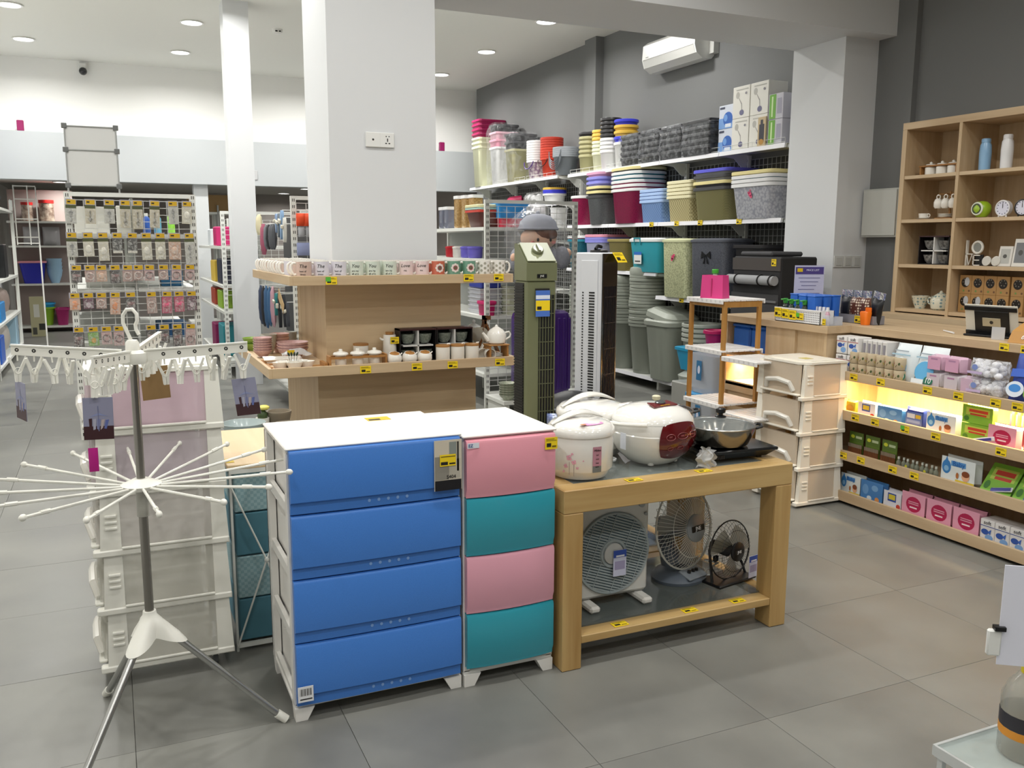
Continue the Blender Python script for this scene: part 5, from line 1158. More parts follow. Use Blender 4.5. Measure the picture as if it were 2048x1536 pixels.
b = B(mat('e6e4dc', .4)); b.box(-.06, -.054, 0, .02, .0, .16); b.box(-.06, -.01, 0, .02, .07, .076); b.ring((.018, .01, .115), .036, .008, 20, 6, 'y'); b.use(BLK).box(.0, .06, .012, .02, .0, .07); b.use(mat('e6e4dc', .4)); b.tube([(-.055, .005, .07), (-.035, .005, .005), (-.015, .005, .07)], .004, 5); b.box(-.005, .045, 0, .006, .0, .006); b.box(-.005, .04, 0, .006, .032, .038); b.box(-.005, .045, 0, .006, .062, .068); b.box(-.005, .001, 0, .006, 0, .068); O('letters', b, t); b = B(mat('8a8d88', .5)); b.disc(.018, .115, .03, .03, .008, mat('8a8d88', .5)); O('picture', b, t)
for k in range(2):
    b = B(mat('c9c6bd', .35)); b.T = Matrix.Translation((0, 0, .03)) @ Matrix.Rotation(PI / 2 - .2, 4, 'X'); b.lathe([(.03, 0), (.031, .01), (.02, .011)], 20); b.T = None; b.use(mat('34322e', .4)).box(-.03, .03, -.002, .04, 0, .006); O('photo_disc', b, None, (5.05, 3.905 - .065 * k, 1.3305), LX, label='round silver photo disc, %s of two on the bookcase shelf' % ('first', 'second')[k], cat='photo frame', group='round photo discs')
for k, (y, w, h, lb) in enumerate(((3.785, .09, .125, 'small white picture frame with leaf print leaning in the bookcase'), (3.685, .1, .17, 'white boxed photo frame set at the frame edge'))):
    t = thing('picture_frame', lb, 'picture frame', (5.04, y, 1.3305), LX); t.rotation_euler = (rad(-8), 0, LX)
    b = B(mat('dedcd6', .4)); b.box(-w / 2, w / 2, 0, .012, 0, h, .002); O('frame', b, t); b = B(mat('b9b9b4', .4)); b.rect(-w * .36, w * .36, h * .14, h * .86, -.001, mat('b4b5b0' if k == 0 else '75777b', .4)); b.disc(0, h * .5, w * .15, h * .1, -.0015, mat('4a4a46', .4)); O('picture', b, t)
flor = mat('d9d6c2', .25, kind='dots', col2='7f9a9c', sc=45, coat=.3)
for k in range(2): bowl('bowl', 'floral bowl, %s of two in the lowest bookcase cube' % ('front', 'rear')[k], 'bowl', 5.06 + .1 * k, 4.40 - .07 * k, 1.0305, .058, .085, flor, 'floral bowls', .55)
teapot('floral teapot with lid in the lowest bookcase cube', 5.06, 4.235, 1.0305, 1.15, flor, PI / 2)
for i in range(2):
    for j in range(5):
        t = thing('clock_box', 'kraft box with round window, %s of the %s row in the bookcase' % (nth(j), ('lower', 'upper')[i]), 'box', (5.02, 4.025 - .0885 * j - (.01 if j > 3 else 0), 1.0305 + .1195 * i), LX, 'kraft boxes with windows')
        b = B(mat('a9824f', .6)); b.box(-.0435, .0435, 0, .09, 0, .119, .002); O('box', b, t); b = B(mat('191512', .3)); b.disc(0, .072, .03, .03, -.0007, mat('191512', .3), 22)
        for q in range(6): a = q * 1.1 + j; b.disc(.018 * math.cos(a), .078 + .018 * math.sin(a), .004, .004, -.001, mat('8a8378', .4), 6)
        if (i == 0 and j < 2) or (i == 1 and j == 0): b.disc(.012, .078, .018, .028, -.0012, mat('b9bcc0', .4))
        b.disc(-.01, .02, .007, .007, -.001, mat('6f8a4a', .5), 10); b.disc(.03, .02, .007, .007, -.001, mat('6b4a30', .5), 10); O('window', b, t)
# ---- bamboo rack with white slats
t = thing('slat_rack', 'stepped bamboo rack with white slatted shelves beside cream drawer tower', 'rack', (3.33, 4.3, 0))
for (x, y, h) in ((0, 0, 1.12), (0, .33, 1.12), (.26, 0, 1.12), (.26, .33, 1.12), (.26, -.31, .8), (0, -.31, .8)):
    if (x, y) == (0, -.31): continue
    b = B(BAMB); b.box(x, x + .024, y, y + .024, 0, h, .002); O('leg', b, t)
for bx in [(.024, .26, .002, .022, 1.085, 1.12), (.024, .26, .332, .352, 1.085, 1.12), (.002, .02, .024, .33, 1.085, 1.115), (.264, .282, .024, .33, 1.085, 1.115)] + [(.264, .282, ya, yb, z - .03, z) for z in (.80, .47) for ya, yb in ((.024, .33), (-.286, .0))]:
    b = B(BAMB); b.box(*bx); O('rail', b, t)
wsl = mat('eeecea', .4)
for (y0, y1, zs) in ((-.005, .36, (1.121, .815, .485)), (-.335, -.012, (.785, .452))):
    for z in zs:
        for q in range(7):
            b = B(wsl); b.box(-.01 + q * .0435, .028 + q * .0435, y0, y1, z - (.0 if z > 1 else .0), z + .012, .002); O('slat', b, t)
        for xa in (-.018, .295): b = B(wsl); b.box(xa, xa + .0075, y0, y1, z - .016, z + .012, .002); O('shelf_edge', b, t)
        b = B(mat('d8d6d6', .5))
        for q in range(8 if y1 > 0 else 7): b.tf((-.0185, y0 + .025 + q * .044, z), 0, 0, -PI / 2).lathe([(.008, 0), (.008, .0006)], 10)
        o = O('hole', b, t); o['kind'] = 'stuff'
t = thing('gift_bag', 'bright pink bag with a green capped bottle inside on the slat rack', 'bag', (3.375, 4.46, 1.1335), rad(-65))
b = B(mat('e2418c', .4)); b.loft([[(-.075, -.04, 0), (.075, -.04, 0), (.075, .05, 0), (-.075, .05, 0)], [(-.07, -.035, .14), (.07, -.035, .14), (.07, .04, .14), (-.07, .04, .14)]], True, False, False); b.use(mat('b92a68', .4)).box(-.003, .003, -.0425, -.038, .01, .12); O('body', b, t)
b = B(mat('cfd8c8', .2, alpha=.8)); b.lathe([(.02, .02), (.022, .12), (.012, .15)], 14); O('bottle', b, t); b = B(mat('4aa83a', .4)); b.lathe([(.02, .15), (.021, .172), (.017, .176)], 14); O('bottle_cap', b, t)
for i in range(2):
    b = B(mat('1f5fb8', .4)); b.box(-.085, .085, 0, .2, 0, .17, .012); b.box(-.088, .088, -.004, .2, .172, .19, .006); O('storage_box', b, None, (3.75, 4.655 - .178 * i, .754), LX, label='blue storage box, %s of two in the counter end shelf' % ('outer', 'inner')[i], cat='box', group='blue boxes in counter end')
# ================================================================ WALL SHELVING AND ITS GOODS
def wires(b, x, y0, y1, z0, z1, step, axis='x', r=.0022, zs=None):
    n = int((y1 - y0) / step); m = int((z1 - z0) / (zs or step))
    for i in range(n + 1):
        y = y0 + (y1 - y0) * i / n
        b.box(x - r, x + r, y - r, y + r, z0, z1) if axis == 'x' else b.box(y - r, y + r, x - r, x + r, z0, z1)
    for j in range(m + 1):
        z = z0 + (z1 - z0) * j / m
        b.box(x - r - .003, x + r - .003, y0, y1, z - r, z + r) if axis == 'x' else b.box(y0, y1, x - r - .003, x + r - .003, z - r, z + r)
slm = mat('35352f', .6)
def slotted(name, parent, x0, x1, y0, y1, z0, z1, face='y'):
    b = B(RACK); b.box(x0, x1, y0, y1, z0, z1); o = O(name, b, parent)
    b = B(slm); n = int((z1 - z0) / .05)
    for i in range(n):
        z = z0 + .03 + i * .05
        for s in (.3, .62):
            if face == 'y': w = x1 - x0; b.rect(x0 + w * s, x0 + w * s + w * .14, z, z + .024, y0 - .0008, slm)
            else:
                w = y1 - y0; b.use(slm).add([(x0 - .0008, y0 + w * s, z), (x0 - .0008, y0 + w * s + w * .14, z), (x0 - .0008, y0 + w * s + w * .14, z + .024), (x0 - .0008, y0 + w * s, z + .024)], [(0, 3, 2, 1)])
    q = O('slot', b, o); q['kind'] = 'stuff'; return o
def wall_unit(label, bounds, levels, meshz=(.2, 2.2), guards=()):
    t = thing('shelving_unit', label, 'shelving', (4.93, bounds[0], 0)); y0 = bounds[0]
    for yb in bounds:
        slotted('upright', t, .30, .335, yb - y0 - .02, yb - y0 + .02, 0, 2.24, 'x')
        b = B(RACK); b.box(.05, .3, yb - y0 - .018, yb - y0 + .018, 0, .09); O('foot', b, t)
    for (lo, hi, zz) in levels:
        for i in range(lo, hi):
            ya, yb = bounds[i] - y0 + .003, bounds[i + 1] - y0 - .003
            b = B(RACK); b.box(.0, .33, ya, yb, zz - .004, zz); b.box(0, .012, ya, yb, zz - .034, zz - .004); b.use(mat('e6e6ea', .3)).prismy([(-.012, zz - .036), (-.001, zz - .036), (-.001, zz + .001), (-.006, zz + .001)], ya, yb); O('shelf_board', b, t)
            if (i, zz) in guards:
                b = B(WIRE)
                for h in (.012, .045): b.tube([(.012, ya + .02, zz + h), (.012, yb - .02, zz + h)], .0022, 4)
                for q in range(7): y = ya + .02 + (yb - ya - .04) * q / 6; b.tube([(.012, y, zz), (.012, y, zz + .045)], .002, 4)
                O('wire_guard', b, t)
        for i in range(lo, hi + 1):
            yb = bounds[i] - y0
            b = B(RACK); b.prismy([(.02, zz - .012), (.3, zz - .012), (.3, zz - .14), (.25, zz - .13), (.16, zz - .05), (.02, zz - .035)], yb - .004, yb + .004); O('bracket', b, t)
    for i in range(len(bounds) - 1):
        b = B(mat('9ea09e', .4)); wires(b, .322, bounds[i] - y0 + .03, bounds[i + 1] - y0 - .03, meshz[0], meshz[1], .055)
        o = O('wire_panel', b, t); o['kind'] = 'stuff'
        b = B(mat('3a3a38', .7)); b.box(.338, .344, bounds[i] - y0 + .02, bounds[i + 1] - y0 - .02, .1, 2.2); O('back_sheet', b, t)
    return t
BA = [5.68, 6.52, 7.45, 8.40, 9.35]; BB = [9.62, 10.55, 11.5, 12.45]
w1 = wall_unit('long white wire backed wall shelving between pillar and pilaster, full of bins', BA, [(0, 4, 2.255), (0, 4, 1.67), (2, 4, 1.18), (0, 2, .955), (0, 4, .13)], guards=((1, 2.255), (2, 2.255), (3, 2.255), (0, 2.255)))
w2 = wall_unit('white wall shelving in the far corner under the grey wall', BB, [(0, 3, 2.265), (0, 3, 1.95), (0, 3, 1.5), (0, 3, .9), (0, 3, .13)], guards=((0, 2.265), (1, 2.265)))
for yy, zz in ((7.55, 1.652), (7.12, 1.652), (6.75, 1.652), (6.2, 1.652), (7.0, .937), (6.9, .112)): price_tag(w1, -.013, yy - 5.68, zz, .07, .045, LX)
TUB = {}
def tub_mesh(w, d, h, tp=.035, k=3, cr=.05, rim=.012, rnd=False, holes=0):
    key = (w, d, h, tp, cr, rim, rnd, holes)
    if key in TUB: return TUB[key]
    b = B(PLW, PLW)
    prof = [(tp, 0, cr), (tp * .9, .004, cr), (.004, h - .035, cr), (.0, h - .03, cr)]
    pr2 = [(0, h - .03, cr), (-rim, h - .028, cr), (-rim, h - .004, cr), (-rim * .6, h, cr), (.0, h, cr), (.006, h - .01, cr), (tp + .006, .01, cr)]
    if rnd:
        R = w / 2; ay = d / w
        b.lathe([(R - tp, 0), (R - tp * .9, .004), (R - .004, h - .035), (R, h - .03)], 22, ay=ay, cap1=False); b.k = 1
        b.lathe([(R, h - .03), (R + rim, h - .028), (R + rim, h - .004), (R + rim * .6, h), (R, h), (R - .006, h - .01), (R - tp - .006, .01)], 22, ay=ay, cap0=False)
    else:
        b.rr(prof, w, d, k, True, False); b.k = 1; b.rr(pr2, w, d, k, False, True)
    TUB[key] = b.mesh('tub'); return TUB[key]
def stack(name, kind, cat, desc, x, y, z, me, cols, pitch, rim=None, group=None, wob=0.0, lean=0.0):
    n = len(cols); out = []
    for i, c in enumerate(cols):
        if isinstance(c, tuple): cn, m, mr = c
        else: cn, m, mr = c, None, None
        lb = ('%s %s%s' % (cn, kind, desc)) if n == 1 else '%s %s, %s from the top of the stack%s' % (cn, kind, nth(n - 1 - i, n).replace('last', 'bottom one') if n - 1 - i != n - 1 else 'bottom one', desc)
        lb = lb.replace('bottom one from the top of the stack', 'lowest of the stack').replace('first from the top of the stack', 'topmost of the stack')
        o = put(name, me, None, (x + lean * i * pitch + random.uniform(-wob, wob), y + random.uniform(-wob, wob), z + i * pitch), label=lb, cat=cat, group=group or 'nested stack' + desc)
        recol(o, m, mr or m); out.append(o)
    return out
def P(c, c2=None, r=.4, **k): return mat(c, r, **k) if c2 is None else mat(c, r, kind='lace', col2=c2, sc=k.get('sc', 60))
mg = P('9c1150'); mgr = P('d9a7bd'); crm = P('dfe0bf'); gy = P('86888c'); wht = P('e6e6e6'); olv = P('aaa57a'); dk = P('3b3b3e'); tea = P('1b7f96'); lila = P('8f8fe0'); pnk = P('e59ab0'); yel = P('e3b94a'); blu = P('3a3fd0'); gbin = P('8f9489'); blk_ = P('1f1d20'); cream2 = P('e6d99a')
ZT = 2.256
# far corner top shelf
random.seed(3)
H1 = tub_mesh(.42, .30, .56, .03, rim=.008)
stack('laundry_bin', 'bin', ' in the far corner of the top shelf', 'bin' and 5.09, 0, 0, H1, [], .07) if False else None
stack('laundry_bin', 'tall bin', 'bin', ' in the far corner', 5.09, 12.12, 2.267, H1, [('cream', crm, crm)] * 3 + [('magenta', mg, mg)] * 4, .062)
H2 = tub_mesh(.34, .28, .5, .03, rim=.008)
stack('laundry_bin', 'tall bin', 'bin', ' wrapped beside the cream ones', 5.08, 11.55, 2.267, H2, [('white', wht, wht), ('pink', pnk, pnk), ('pale pink', P('e3b0bf'), P('e3b0bf')), ('dark grey', dk, dk)], .1)
stack('laundry_bin', 'tall bin', 'bin', ' wrapped with an olive bin', 5.08, 11.0, 2.267, tub_mesh(.36, .28, .42, .03, rim=.01), [('olive', olv, olv), ('dark grey', dk, dk), ('dark grey', dk, dk)], .1)
FILM = mat('e6e8ea', .12, kind='film', alpha=.08, sc=9, bump=.5, ssc=14)
def film(x, y, z, w, d, h, label):
    b = B(FILM); b.rr([(.0, 0, .04), (-.012, h * .3, .05), (-.004, h * .6, .05), (-.014, h * .85, .05), (.02, h, .06)], w, d, 4); O('film_wrap', b, None, (x, y, z), label=label, cat='film')
film(5.07, 11.55, 2.268, .38, .33, .82, 'clear film around the white and pink bin stack on the corner shelf'); film(5.07, 11.0, 2.268, .41, .34, .64, 'clear film around the olive bin stack on the corner shelf')
RB = tub_mesh(.26, .26, .24, .03, rnd=True, rim=.014)
def handled(o, m):
    b = B(m); b.tube([(-.14 * 0 + .0, .135 * math.cos(a), .24 - .14 * math.sin(a) * .75) for a in [PI * i / 12 for i in range(13)]], .005, 5); b.T = None
    h = O('handle', b, o, (-.12, 0, 0)); h.scale = (1, 1, 1)
for nm, cols, y, hm in (('white and red', [('floral white', P('cfc6c8', '8a6f8c', sc=30), wht)] * 5 + [('red', P('cf3f28'), wht)] * 4, 10.46, P('4a2a86')), ('red and brown', [('red', P('cf3f28'), P('cf3f28'))] * 5 + [('dark red', P('5a2522'), P('c23a28'))] * 4, 10.06, P('3a2522'))):
    for o in stack('bucket', 'bucket', 'bucket', ' of %s buckets' % nm, 5.07, y, 2.267, RB, cols, .03): pass
    b = B(hm); b.tube([(-.125 - .02 * math.sin(PI * i / 10), -.13 * math.cos(PI * i / 10), .22 - .09 * math.sin(PI * i / 10)) for i in range(11)], .006, 5); O('handle', b, [q for q in bpy.data.objects if q.name.startswith('bucket') and abs(q.location.y - y) < .01][0])
for i, o in enumerate(stack('bucket', 'bucket', 'bucket', ' at the corner shelf end', 5.07, 9.68, 2.267, tub_mesh(.31, .31, .24, .04, rnd=True, rim=.008), [('grey', P('7d838a'), P('8b9096'))] * 5, .022)):
    b = B(P('6a7076')); b.tube([(-.15 - .012 * math.sin(PI * q / 10), -.155 * math.cos(PI * q / 10), .2 - .13 * math.sin(PI * q / 10)) for q in range(11)], .006, 5); O('handle', b, o)
# second corner shelf
stack('storage_tub', 'tub', 'tub', ' on the second corner shelf', 5.06, 9.95, 1.952, tub_mesh(.27, .27, .12, .02, rnd=True), [('white', wht, wht), ('blue', blu, blu), ('blue', blu, blu), ('yellow', yel, yel)], .022)
b = B(P('b3154f')); b.pillow(.4, .14, .2, 8, .5, .004); O('soft_pack', b, None, (5.05, 11.1, 1.952), LX, label='magenta soft pack on the second corner shelf', cat='pack')
b = B(mat('dcdcdc', .2, kind='film', alpha=.5, sc=8)); b.pillow(.5, .16, .22, 8, .5, .006); O('soft_pack', b, None, (5.05, 10.5, 1.952), LX, label='white film covered soft pack on the second corner shelf', cat='pack')
# long shelving, top
OB = tub_mesh(.24, .24, .2, .02, rnd=True, rim=.006)
stack('waste_bin', 'bin', 'bin', ' beside the pilaster on top shelf', 5.07, 9.10, ZT, OB, [('olive', olv, olv)] * 5 + [('black', blk_, blk_)], .05, wob=.002)
stack('waste_bin', 'bin', 'bin', ' of slim bins', 5.05, 8.80, ZT, tub_mesh(.2, .2, .2, .02, rnd=True, rim=.006), [('cream', crm, crm)] * 4 + [('yellow', yel, yel)] * 3, .04)
stack('waste_bin', 'bin', 'bin', ' of white bins', 5.02, 8.55, ZT, tub_mesh(.22, .22, .2, .02, rnd=True, rim=.006), [('white', wht, wht)] * 4 + [('black', blk_, blk_)] * 5, .042, lean=-.0)
stack('waste_bin', 'bin', 'bin', ' half hidden behind wrapped crates', 5.06, 8.30, ZT, tub_mesh(.24, .24, .26, .02, rnd=True, rim=.01), [('white', wht, wht), ('blue', blu, blu), ('yellow', yel, yel), ('yellow', yel, yel), ('blue', blu, blu)], .058)
cm = tub_mesh(.34, .27, .085, .01, rim=.004, cr=.02)
for k, (y, n) in enumerate(((8.02, 5), (7.64, 5), (7.27, 5), (6.86, 5))):
    w = .34 if k < 3 else .42
    stack('crate', 'crate', 'crate', ' of wrapped bundle %s' % ('one', 'two', 'three', 'four')[k], 5.06, y, ZT, cm if k < 3 else tub_mesh(.42, .3, .085, .01, rim=.004, cr=.02), [('black', mat('141416', .3), mat('1e1e21', .3))] * n, .056)
    b = B(mat('c9ccd2', .1, kind='film', alpha=.1, sc=22, bump=.7, ssc=30)); b.rr([(0, 0, .02), (-.008, .1, .03), (0, .2, .03), (-.006, .27, .02), (.02, .315, .03)], w * .98 + .02, .31, 3) if False else b.rr([(0, 0, .02), (-.008, .1, .03), (0, .2, .03), (-.006, .27, .02), (.02, .315, .03)], .31, w + .02, 3)
    O('film_wrap', b, None, (5.06, y, ZT + .001), label='crinkled clear film around black crates, bundle number %s from the bins' % ('one', 'two', 'three', 'four')[k], cat='film', group='film on black crates')
for o in [q for q in bpy.data.objects if q.name.startswith('crate')]: o.rotation_euler = (0, 0, PI / 2)
for i in range(2):
    printed('appliance_box', 'white and blue humidifier box, %s of two on top shelf' % ('lower', 'upper')[i], 'box', 4.97, 6.50, ZT + .2 * i, .2, .198, .2, 'd5dbe8', [('r', .0, 1, .0, .45, '7aa3dc'), ('e', .3, .95, .08, .7, '2a62b8'), ('r', .45, .85, .05, .2, 'e2e8f2'), ('r', .06, .4, .84, .93, '3a3f55'), ('e', .35, .6, .3, .6, '6f9fe0')])
for i in range(2):
    for j in range(2):
        printed('lamp_box', 'white box with goose neck lamp drawing, %s %s of four' % (('lower', 'upper')[i], ('near the blue boxes', 'near the green boxes')[j]), 'box', 4.955, 6.285 - .23 * j, ZT + .262 * i, .222, .26, .2, 'e6e4dc',
                [('e', .18, .4, .62, .84, 'b9b7b0'), ('p', 0, 1, 0, 1, '9a9894', [(.34, .64), (.37, .64), (.55, .45), (.57, .2), (.54, .2), (.51, .43)]), ('e', .42, .68, .08, .26, '6d6c8c'), ('r', .2, .9, .88, .91, 'b9b7b0'), ('e', .72, .84, .72, .8, '8a8890')], group='lamp boxes on top shelf')
printed('bottle_box', 'dark bottle box standing in front of the lamp boxes', 'box', 4.94, 5.99, ZT, .1, .235, .012, 'c9b48c', [('r', .2, .82, .15, .75, '32323c'), ('r', .35, .65, .75, .9, '32323c'), ('e', .2, .8, .05, .25, 'b98a3a')])
for i in range(2):
    t = printed('lamp_box', 'white box with green bottle picture, %s one beside pillar' % ('lower', 'upper')[i], 'box', 4.95, 5.84, ZT + .2 * i, .17, .198, .25, 'c9c8d2', [('r', .05, .5, .02, .98, '6fae3a'), ('r', .2, .3, .1, .9, 'd5ecb4'), ('r', .6, .9, .2, .8, 'a4a2b4')])
# second shelf
Z2 = 1.671
stack('laundry_bin', 'bin', 'bin', ' at the pilaster end of second shelf', 5.07, 9.16, Z2, tub_mesh(.34, .34, .33, .025, rnd=True, rim=.01), [('magenta', P('a01350', '8a0d44', sc=90), wht)], .05)
stack('laundry_bin', 'bin', 'bin', ' beside the single magenta bin', 5.07, 8.66, Z2, tub_mesh(.40, .36, .31, .03, rim=.012, cr=.09), [('grey', P('6a6d70', '5a5d60', sc=120), dk), ('dark', dk, cream2), ('dark', dk, cream2), ('lilac', lila, lila), ('lilac', lila, lila), ('pink', P('d9a0c0'), P('d9a0c0'))], .05)
stack('laundry_bin', 'bin', 'bin', ' of large white rimmed bins', 5.07, 8.05, Z2, tub_mesh(.40, .56, .35, .03, rim=.012, cr=.13), [('magenta', P('98104c', '800c40', sc=120), wht), ('magenta', mg, wht), ('magenta', mg, wht), ('teal', tea, wht), ('teal', tea, wht), ('dark', dk, cream2)], .043)
def basket_mesh(w, d, h, body, hole):
    return tub_mesh(w, d, h, .02, cr=.03, rim=.012)
stack('basket', 'woven basket', 'basket', ' on the second shelf', 5.05, 7.56, Z2, tub_mesh(.28, .40, .22, .02, cr=.03, rim=.012), [('pale blue', mat('8fb2e6', .4, kind='weave', col2='6f92d0', sc=60), mat('a9c4ee', .4))] * 4, .034)
stack('basket', 'woven basket', 'basket', ' on the second shelf', 5.05, 7.09, Z2, tub_mesh(.28, .38, .24, .02, cr=.03, rim=.012), [('cream', mat('ddd3a2', .4, kind='weave', col2='b5a877', sc=60), mat('e6dfb8', .4))] * 5, .034)
stack('laundry_bin', 'basket', 'basket', ' of dark rimmed baskets', 5.07, 6.60, Z2, tub_mesh(.36, .50, .29, .03, rim=.012, cr=.06), [('olive', mat('928c5e', .45, kind='weave', col2='7f7a50', sc=110), dk), ('dark', dk, cream2), ('grey', gy, dk), ('grey', gy, P('5a5ad8'))], .052)
gb = stack('laundry_bin', 'basket', 'basket', ' beside the pillar on second shelf', 5.06, 6.03, Z2, tub_mesh(.36, .52, .29, .035, rim=.012, cr=.06), [('pale grey', P('cfd0d6', 'a9abb8', sc=45), wht), ('pale grey', wht, wht), ('teal', tea, wht), ('cream', cream2, cream2)], .034)
def motif(o, x, y, z, c='d4456f'):
    b = B(mat(c, .4)); 
    for (dy, dz, r) in ((0, 0, .02), (.018, .012, .012), (-.014, -.02, .014), (.0, .03, .008)): b.add([(x, y + dy + r * math.cos(a), z + dz + r * math.sin(a)) for a in [-2 * PI * i / 9 for i in range(9)]], [tuple(range(9))])
    O('pink_motif', b, o)
motif(gb[0], -.178, .0, .2)
# third shelf
stack('laundry_bin', 'bin', 'bin', ' at the pilaster end of third shelf', 5.07, 9.12, 1.181, tub_mesh(.34, .38, .33, .025, rim=.01, cr=.06), [('teal', P('18748a', '136478', sc=90), tea), ('magenta', mg, wht)], .04)
stack('laundry_bin', 'bin', 'bin', ' beside teal one on third shelf', 5.07, 8.66, 1.181, tub_mesh(.36, .42, .32, .025, rim=.01, cr=.06), [('lilac', P('c3c6e6'), lila), ('lilac', lila, lila), ('pink', pnk, pnk)], .03)
stack('laundry_bin', 'olive woven bin', 'bin', ' beside the turquoise box', 5.07, 8.16, 1.181, tub_mesh(.36, .46, .33, .03, rim=.01, cr=.08), [('wide', mat('96894f', .45, kind='weave', col2='857942', sc=100), mat('96894f', .45))], .03)
t = thing('storage_box', 'turquoise storage box with white clip lid on third shelf', 'box', (5.06, 7.62, 1.181), LX)
b = B(P('35a9ba')); b.rr([(.03, 0, .05), (.028, .004, .05), (0, .3, .05)], .56, .36, 3); O('body', b, t)
b = B(P('e4e8e6')); b.rr([(-.012, .301, .05), (-.012, .325, .05), (.01, .34, .05)], .56, .36, 3); O('lid', b, t)
b = B(P('2f9dac')); b.tube([(-.16, -.188, .27), (-.16, -.196, .335), (-.05, -.196, .335), (-.05, -.188, .27)], .007, 6); O('clip', b, t)
b = B(P('e6e6e2')); b.rect(-.17, -.03, .08, .2, -.186, P('e6e6e2')); b.rect(-.17, -.03, .17, .2, -.1865, P('2f6fc0')); b.rect(-.15, -.05, .1, .112, -.1865, INK); O('label', b, t)
def hamper(label, y, w, h, body, rim, bow=None):
    t = thing('hamper', label, 'hamper', (5.04, y, .956), LX)
    b = B(body); b.rr([(.025, 0, .05), (.02, .006, .05), (0, h - .03, .06)], w, .34, 4); O('body', b, t)
    b = B(rim); b.rr([(-.008, h - .0295, .06), (-.01, h - .01, .06), (.01, h, .06), (.05, h + .008, .06)], w, .34, 4); O('lid', b, t)
    if bow:
        b = B(bow); b.prismy([(0, h * .74), (-.06, h * .8), (-.07, h * .68)], -.176, -.17); b.prismy([(0, h * .74), (.06, h * .8), (.07, h * .68)][::-1], -.176, -.17); b.prismy([(-.005, h * .74), (-.04, h * .6), (-.02, h * .6)], -.175, -.17); b.prismy([(.005, h * .74), (.04, h * .6), (.02, h * .6)][::-1], -.175, -.17); O('bow', b, t)
    return t
h1 = hamper('tall cream lace hamper with pink motif beside the dark grey hamper', 7.09, .42, .55, P('cfd2a8', 'a9ad86', sc=70), P('d6d9b0'))
b = B(P('d4456f')); 
for dx, dz, r in ((0, .38, .022), (.022, .4, .014), (-.01, .36, .016)): b.disc(dx, dz, r, r, -.178, P('d4456f'), 10)
O('pink_motif', b, h1)
hamper('tall dark grey woven hamper with a black bow', 6.58, .52, .55, P('5c5f68', '4a4c55', sc=110), P('5c5f68'), BLK)
t = stack('laundry_bin', 'lidded bin', 'bin', ' behind the dark grey hamper beside pillar', 5.08, 6.06, .956, tub_mesh(.34, .40, .5, .03, rim=.012), [('black', blk_, blk_)], .03)
# bottom shelf: grey bins
GB = tub_mesh(.36, .36, .52, .05, rnd=True, rim=.012)
for nm, y, n, zz, p in (('beside the pilaster', 9.12, 11, .131, .033), ('second from the pilaster', 8.25, 13, .131, .033), ('tallest, in the middle', 7.80, 16, .131, .033)):
    stack('waste_bin', 'dustbin', 'bin', ' ' + nm, 5.06, y, zz, GB, [('grey', gbin, P('9da297'))] * n, p, wob=.004)
for k, y in enumerate((8.25, 7.80)):
    b = B(P('9da297')); b.lathe([(.19, 0), (.195, .03), (.185, .07), (.15, .085), (0, .09)], 22, cap1=False); O('bin_lid', b, None, (5.06, y, .131 + .52 + .033 * (12, 15)[k] + .001), label='grey dustbin lid topping the %s grey stack' % ('second', 'tallest')[k], cat='lid')
t = thing('waste_bin', 'large lone grey dustbin with a tilted swing lid', 'bin', (5.03, 7.30, .131))
b = B(gbin); b.rr([(.05, 0, .08), (.046, .004, .08), (0, .54, .1)], .40, .46, 5); O('body', b, t)
b = B(P('a3a89d')); b.rr([(-.015, .54, .1), (-.018, .58, .1), (0, .6, .1)], .40, .46, 5); b.tf((0, 0, .6), 0, rad(10)).rr([(-.005, .0, .1), (0, .05, .1), (.05, .085, .08)], .40, .46, 5); O('lid', b, t)
stack('waste_bin', 'round dustbin', 'bin', ' beside the lone dustbin', 5.04, 6.82, .131, tub_mesh(.36, .36, .46, .05, rnd=True, rim=.014), [('light grey', P('a3a89d'), P('b0b4aa'))] * 4, .045)
# floor pile before the shelving
stack('waste_bin', 'small bin', 'bin', ' under the teal box', 4.62, 6.30, 0, tub_mesh(.3, .3, .31, .03, rnd=True), [('grey lidded', P('8d9288'), P('a3a89d'))], .03)
b = B(P('a3a89d')); b.lathe([(.165, 0), (.17, .02), (.12, .05), (0, .06)], 20, cap1=False); O('bin_lid', b, None, (4.62, 6.30, .3105), label='domed grey lid on the small floor bin', cat='lid')
t = thing('storage_box', 'teal blue lidded box beyond the slat rack, on the floor bin', 'box', (4.66, 6.28, .372), LX)
b = B(P('2195c0')); b.rr([(.03, 0, .03), (.0, .17, .03), (-.012, .172, .03), (-.012, .195, .03), (0, .2, .03)], .42, .3, 3); O('body', b, t)
def clear_box(label, x, y, z, h, lid):
    t = thing('storage_box', label, 'box', (x, y, z), LX)
    b = B(mat('c6ccd6', .25, alpha=.55)); b.rr([(.025, 0, .03), (.0, h, .03)], .32, .26, 3); O('body', b, t)
    if lid: b = B(P('2b8fc9')); b.rr([(-.012, h, .03), (-.012, h + .022, .03), (.01, h + .03, .03)], .32, .26, 3); O('lid', b, t)
    b = B(P('3a63a8')); b.rect(-.04, .02, h * .35, h * .85, -.133, P('2f6f9c')); b.disc(-.01, h * .62, .015, .03, -.134, P('d6dcee')); O('label', b, t)
clear_box('clear box with blue lid under another clear box, behind the slat rack', 3.92, 5.14, 0.03, .34, True)
clear_box('clear box with blue label standing on the blue lidded one', 3.92, 5.14, .402, .28, False)
clear_box('small clear box with blue lid deep behind the slat rack', 4.45, 5.85, .33, .27, True)
b = B(P('7f8682')); b.box(-.22, .22, -.2, .2, 0, .03); O('dolly', b, None, (3.92, 5.13, 0), label='flat grey dolly under the clear boxes', cat='dolly')
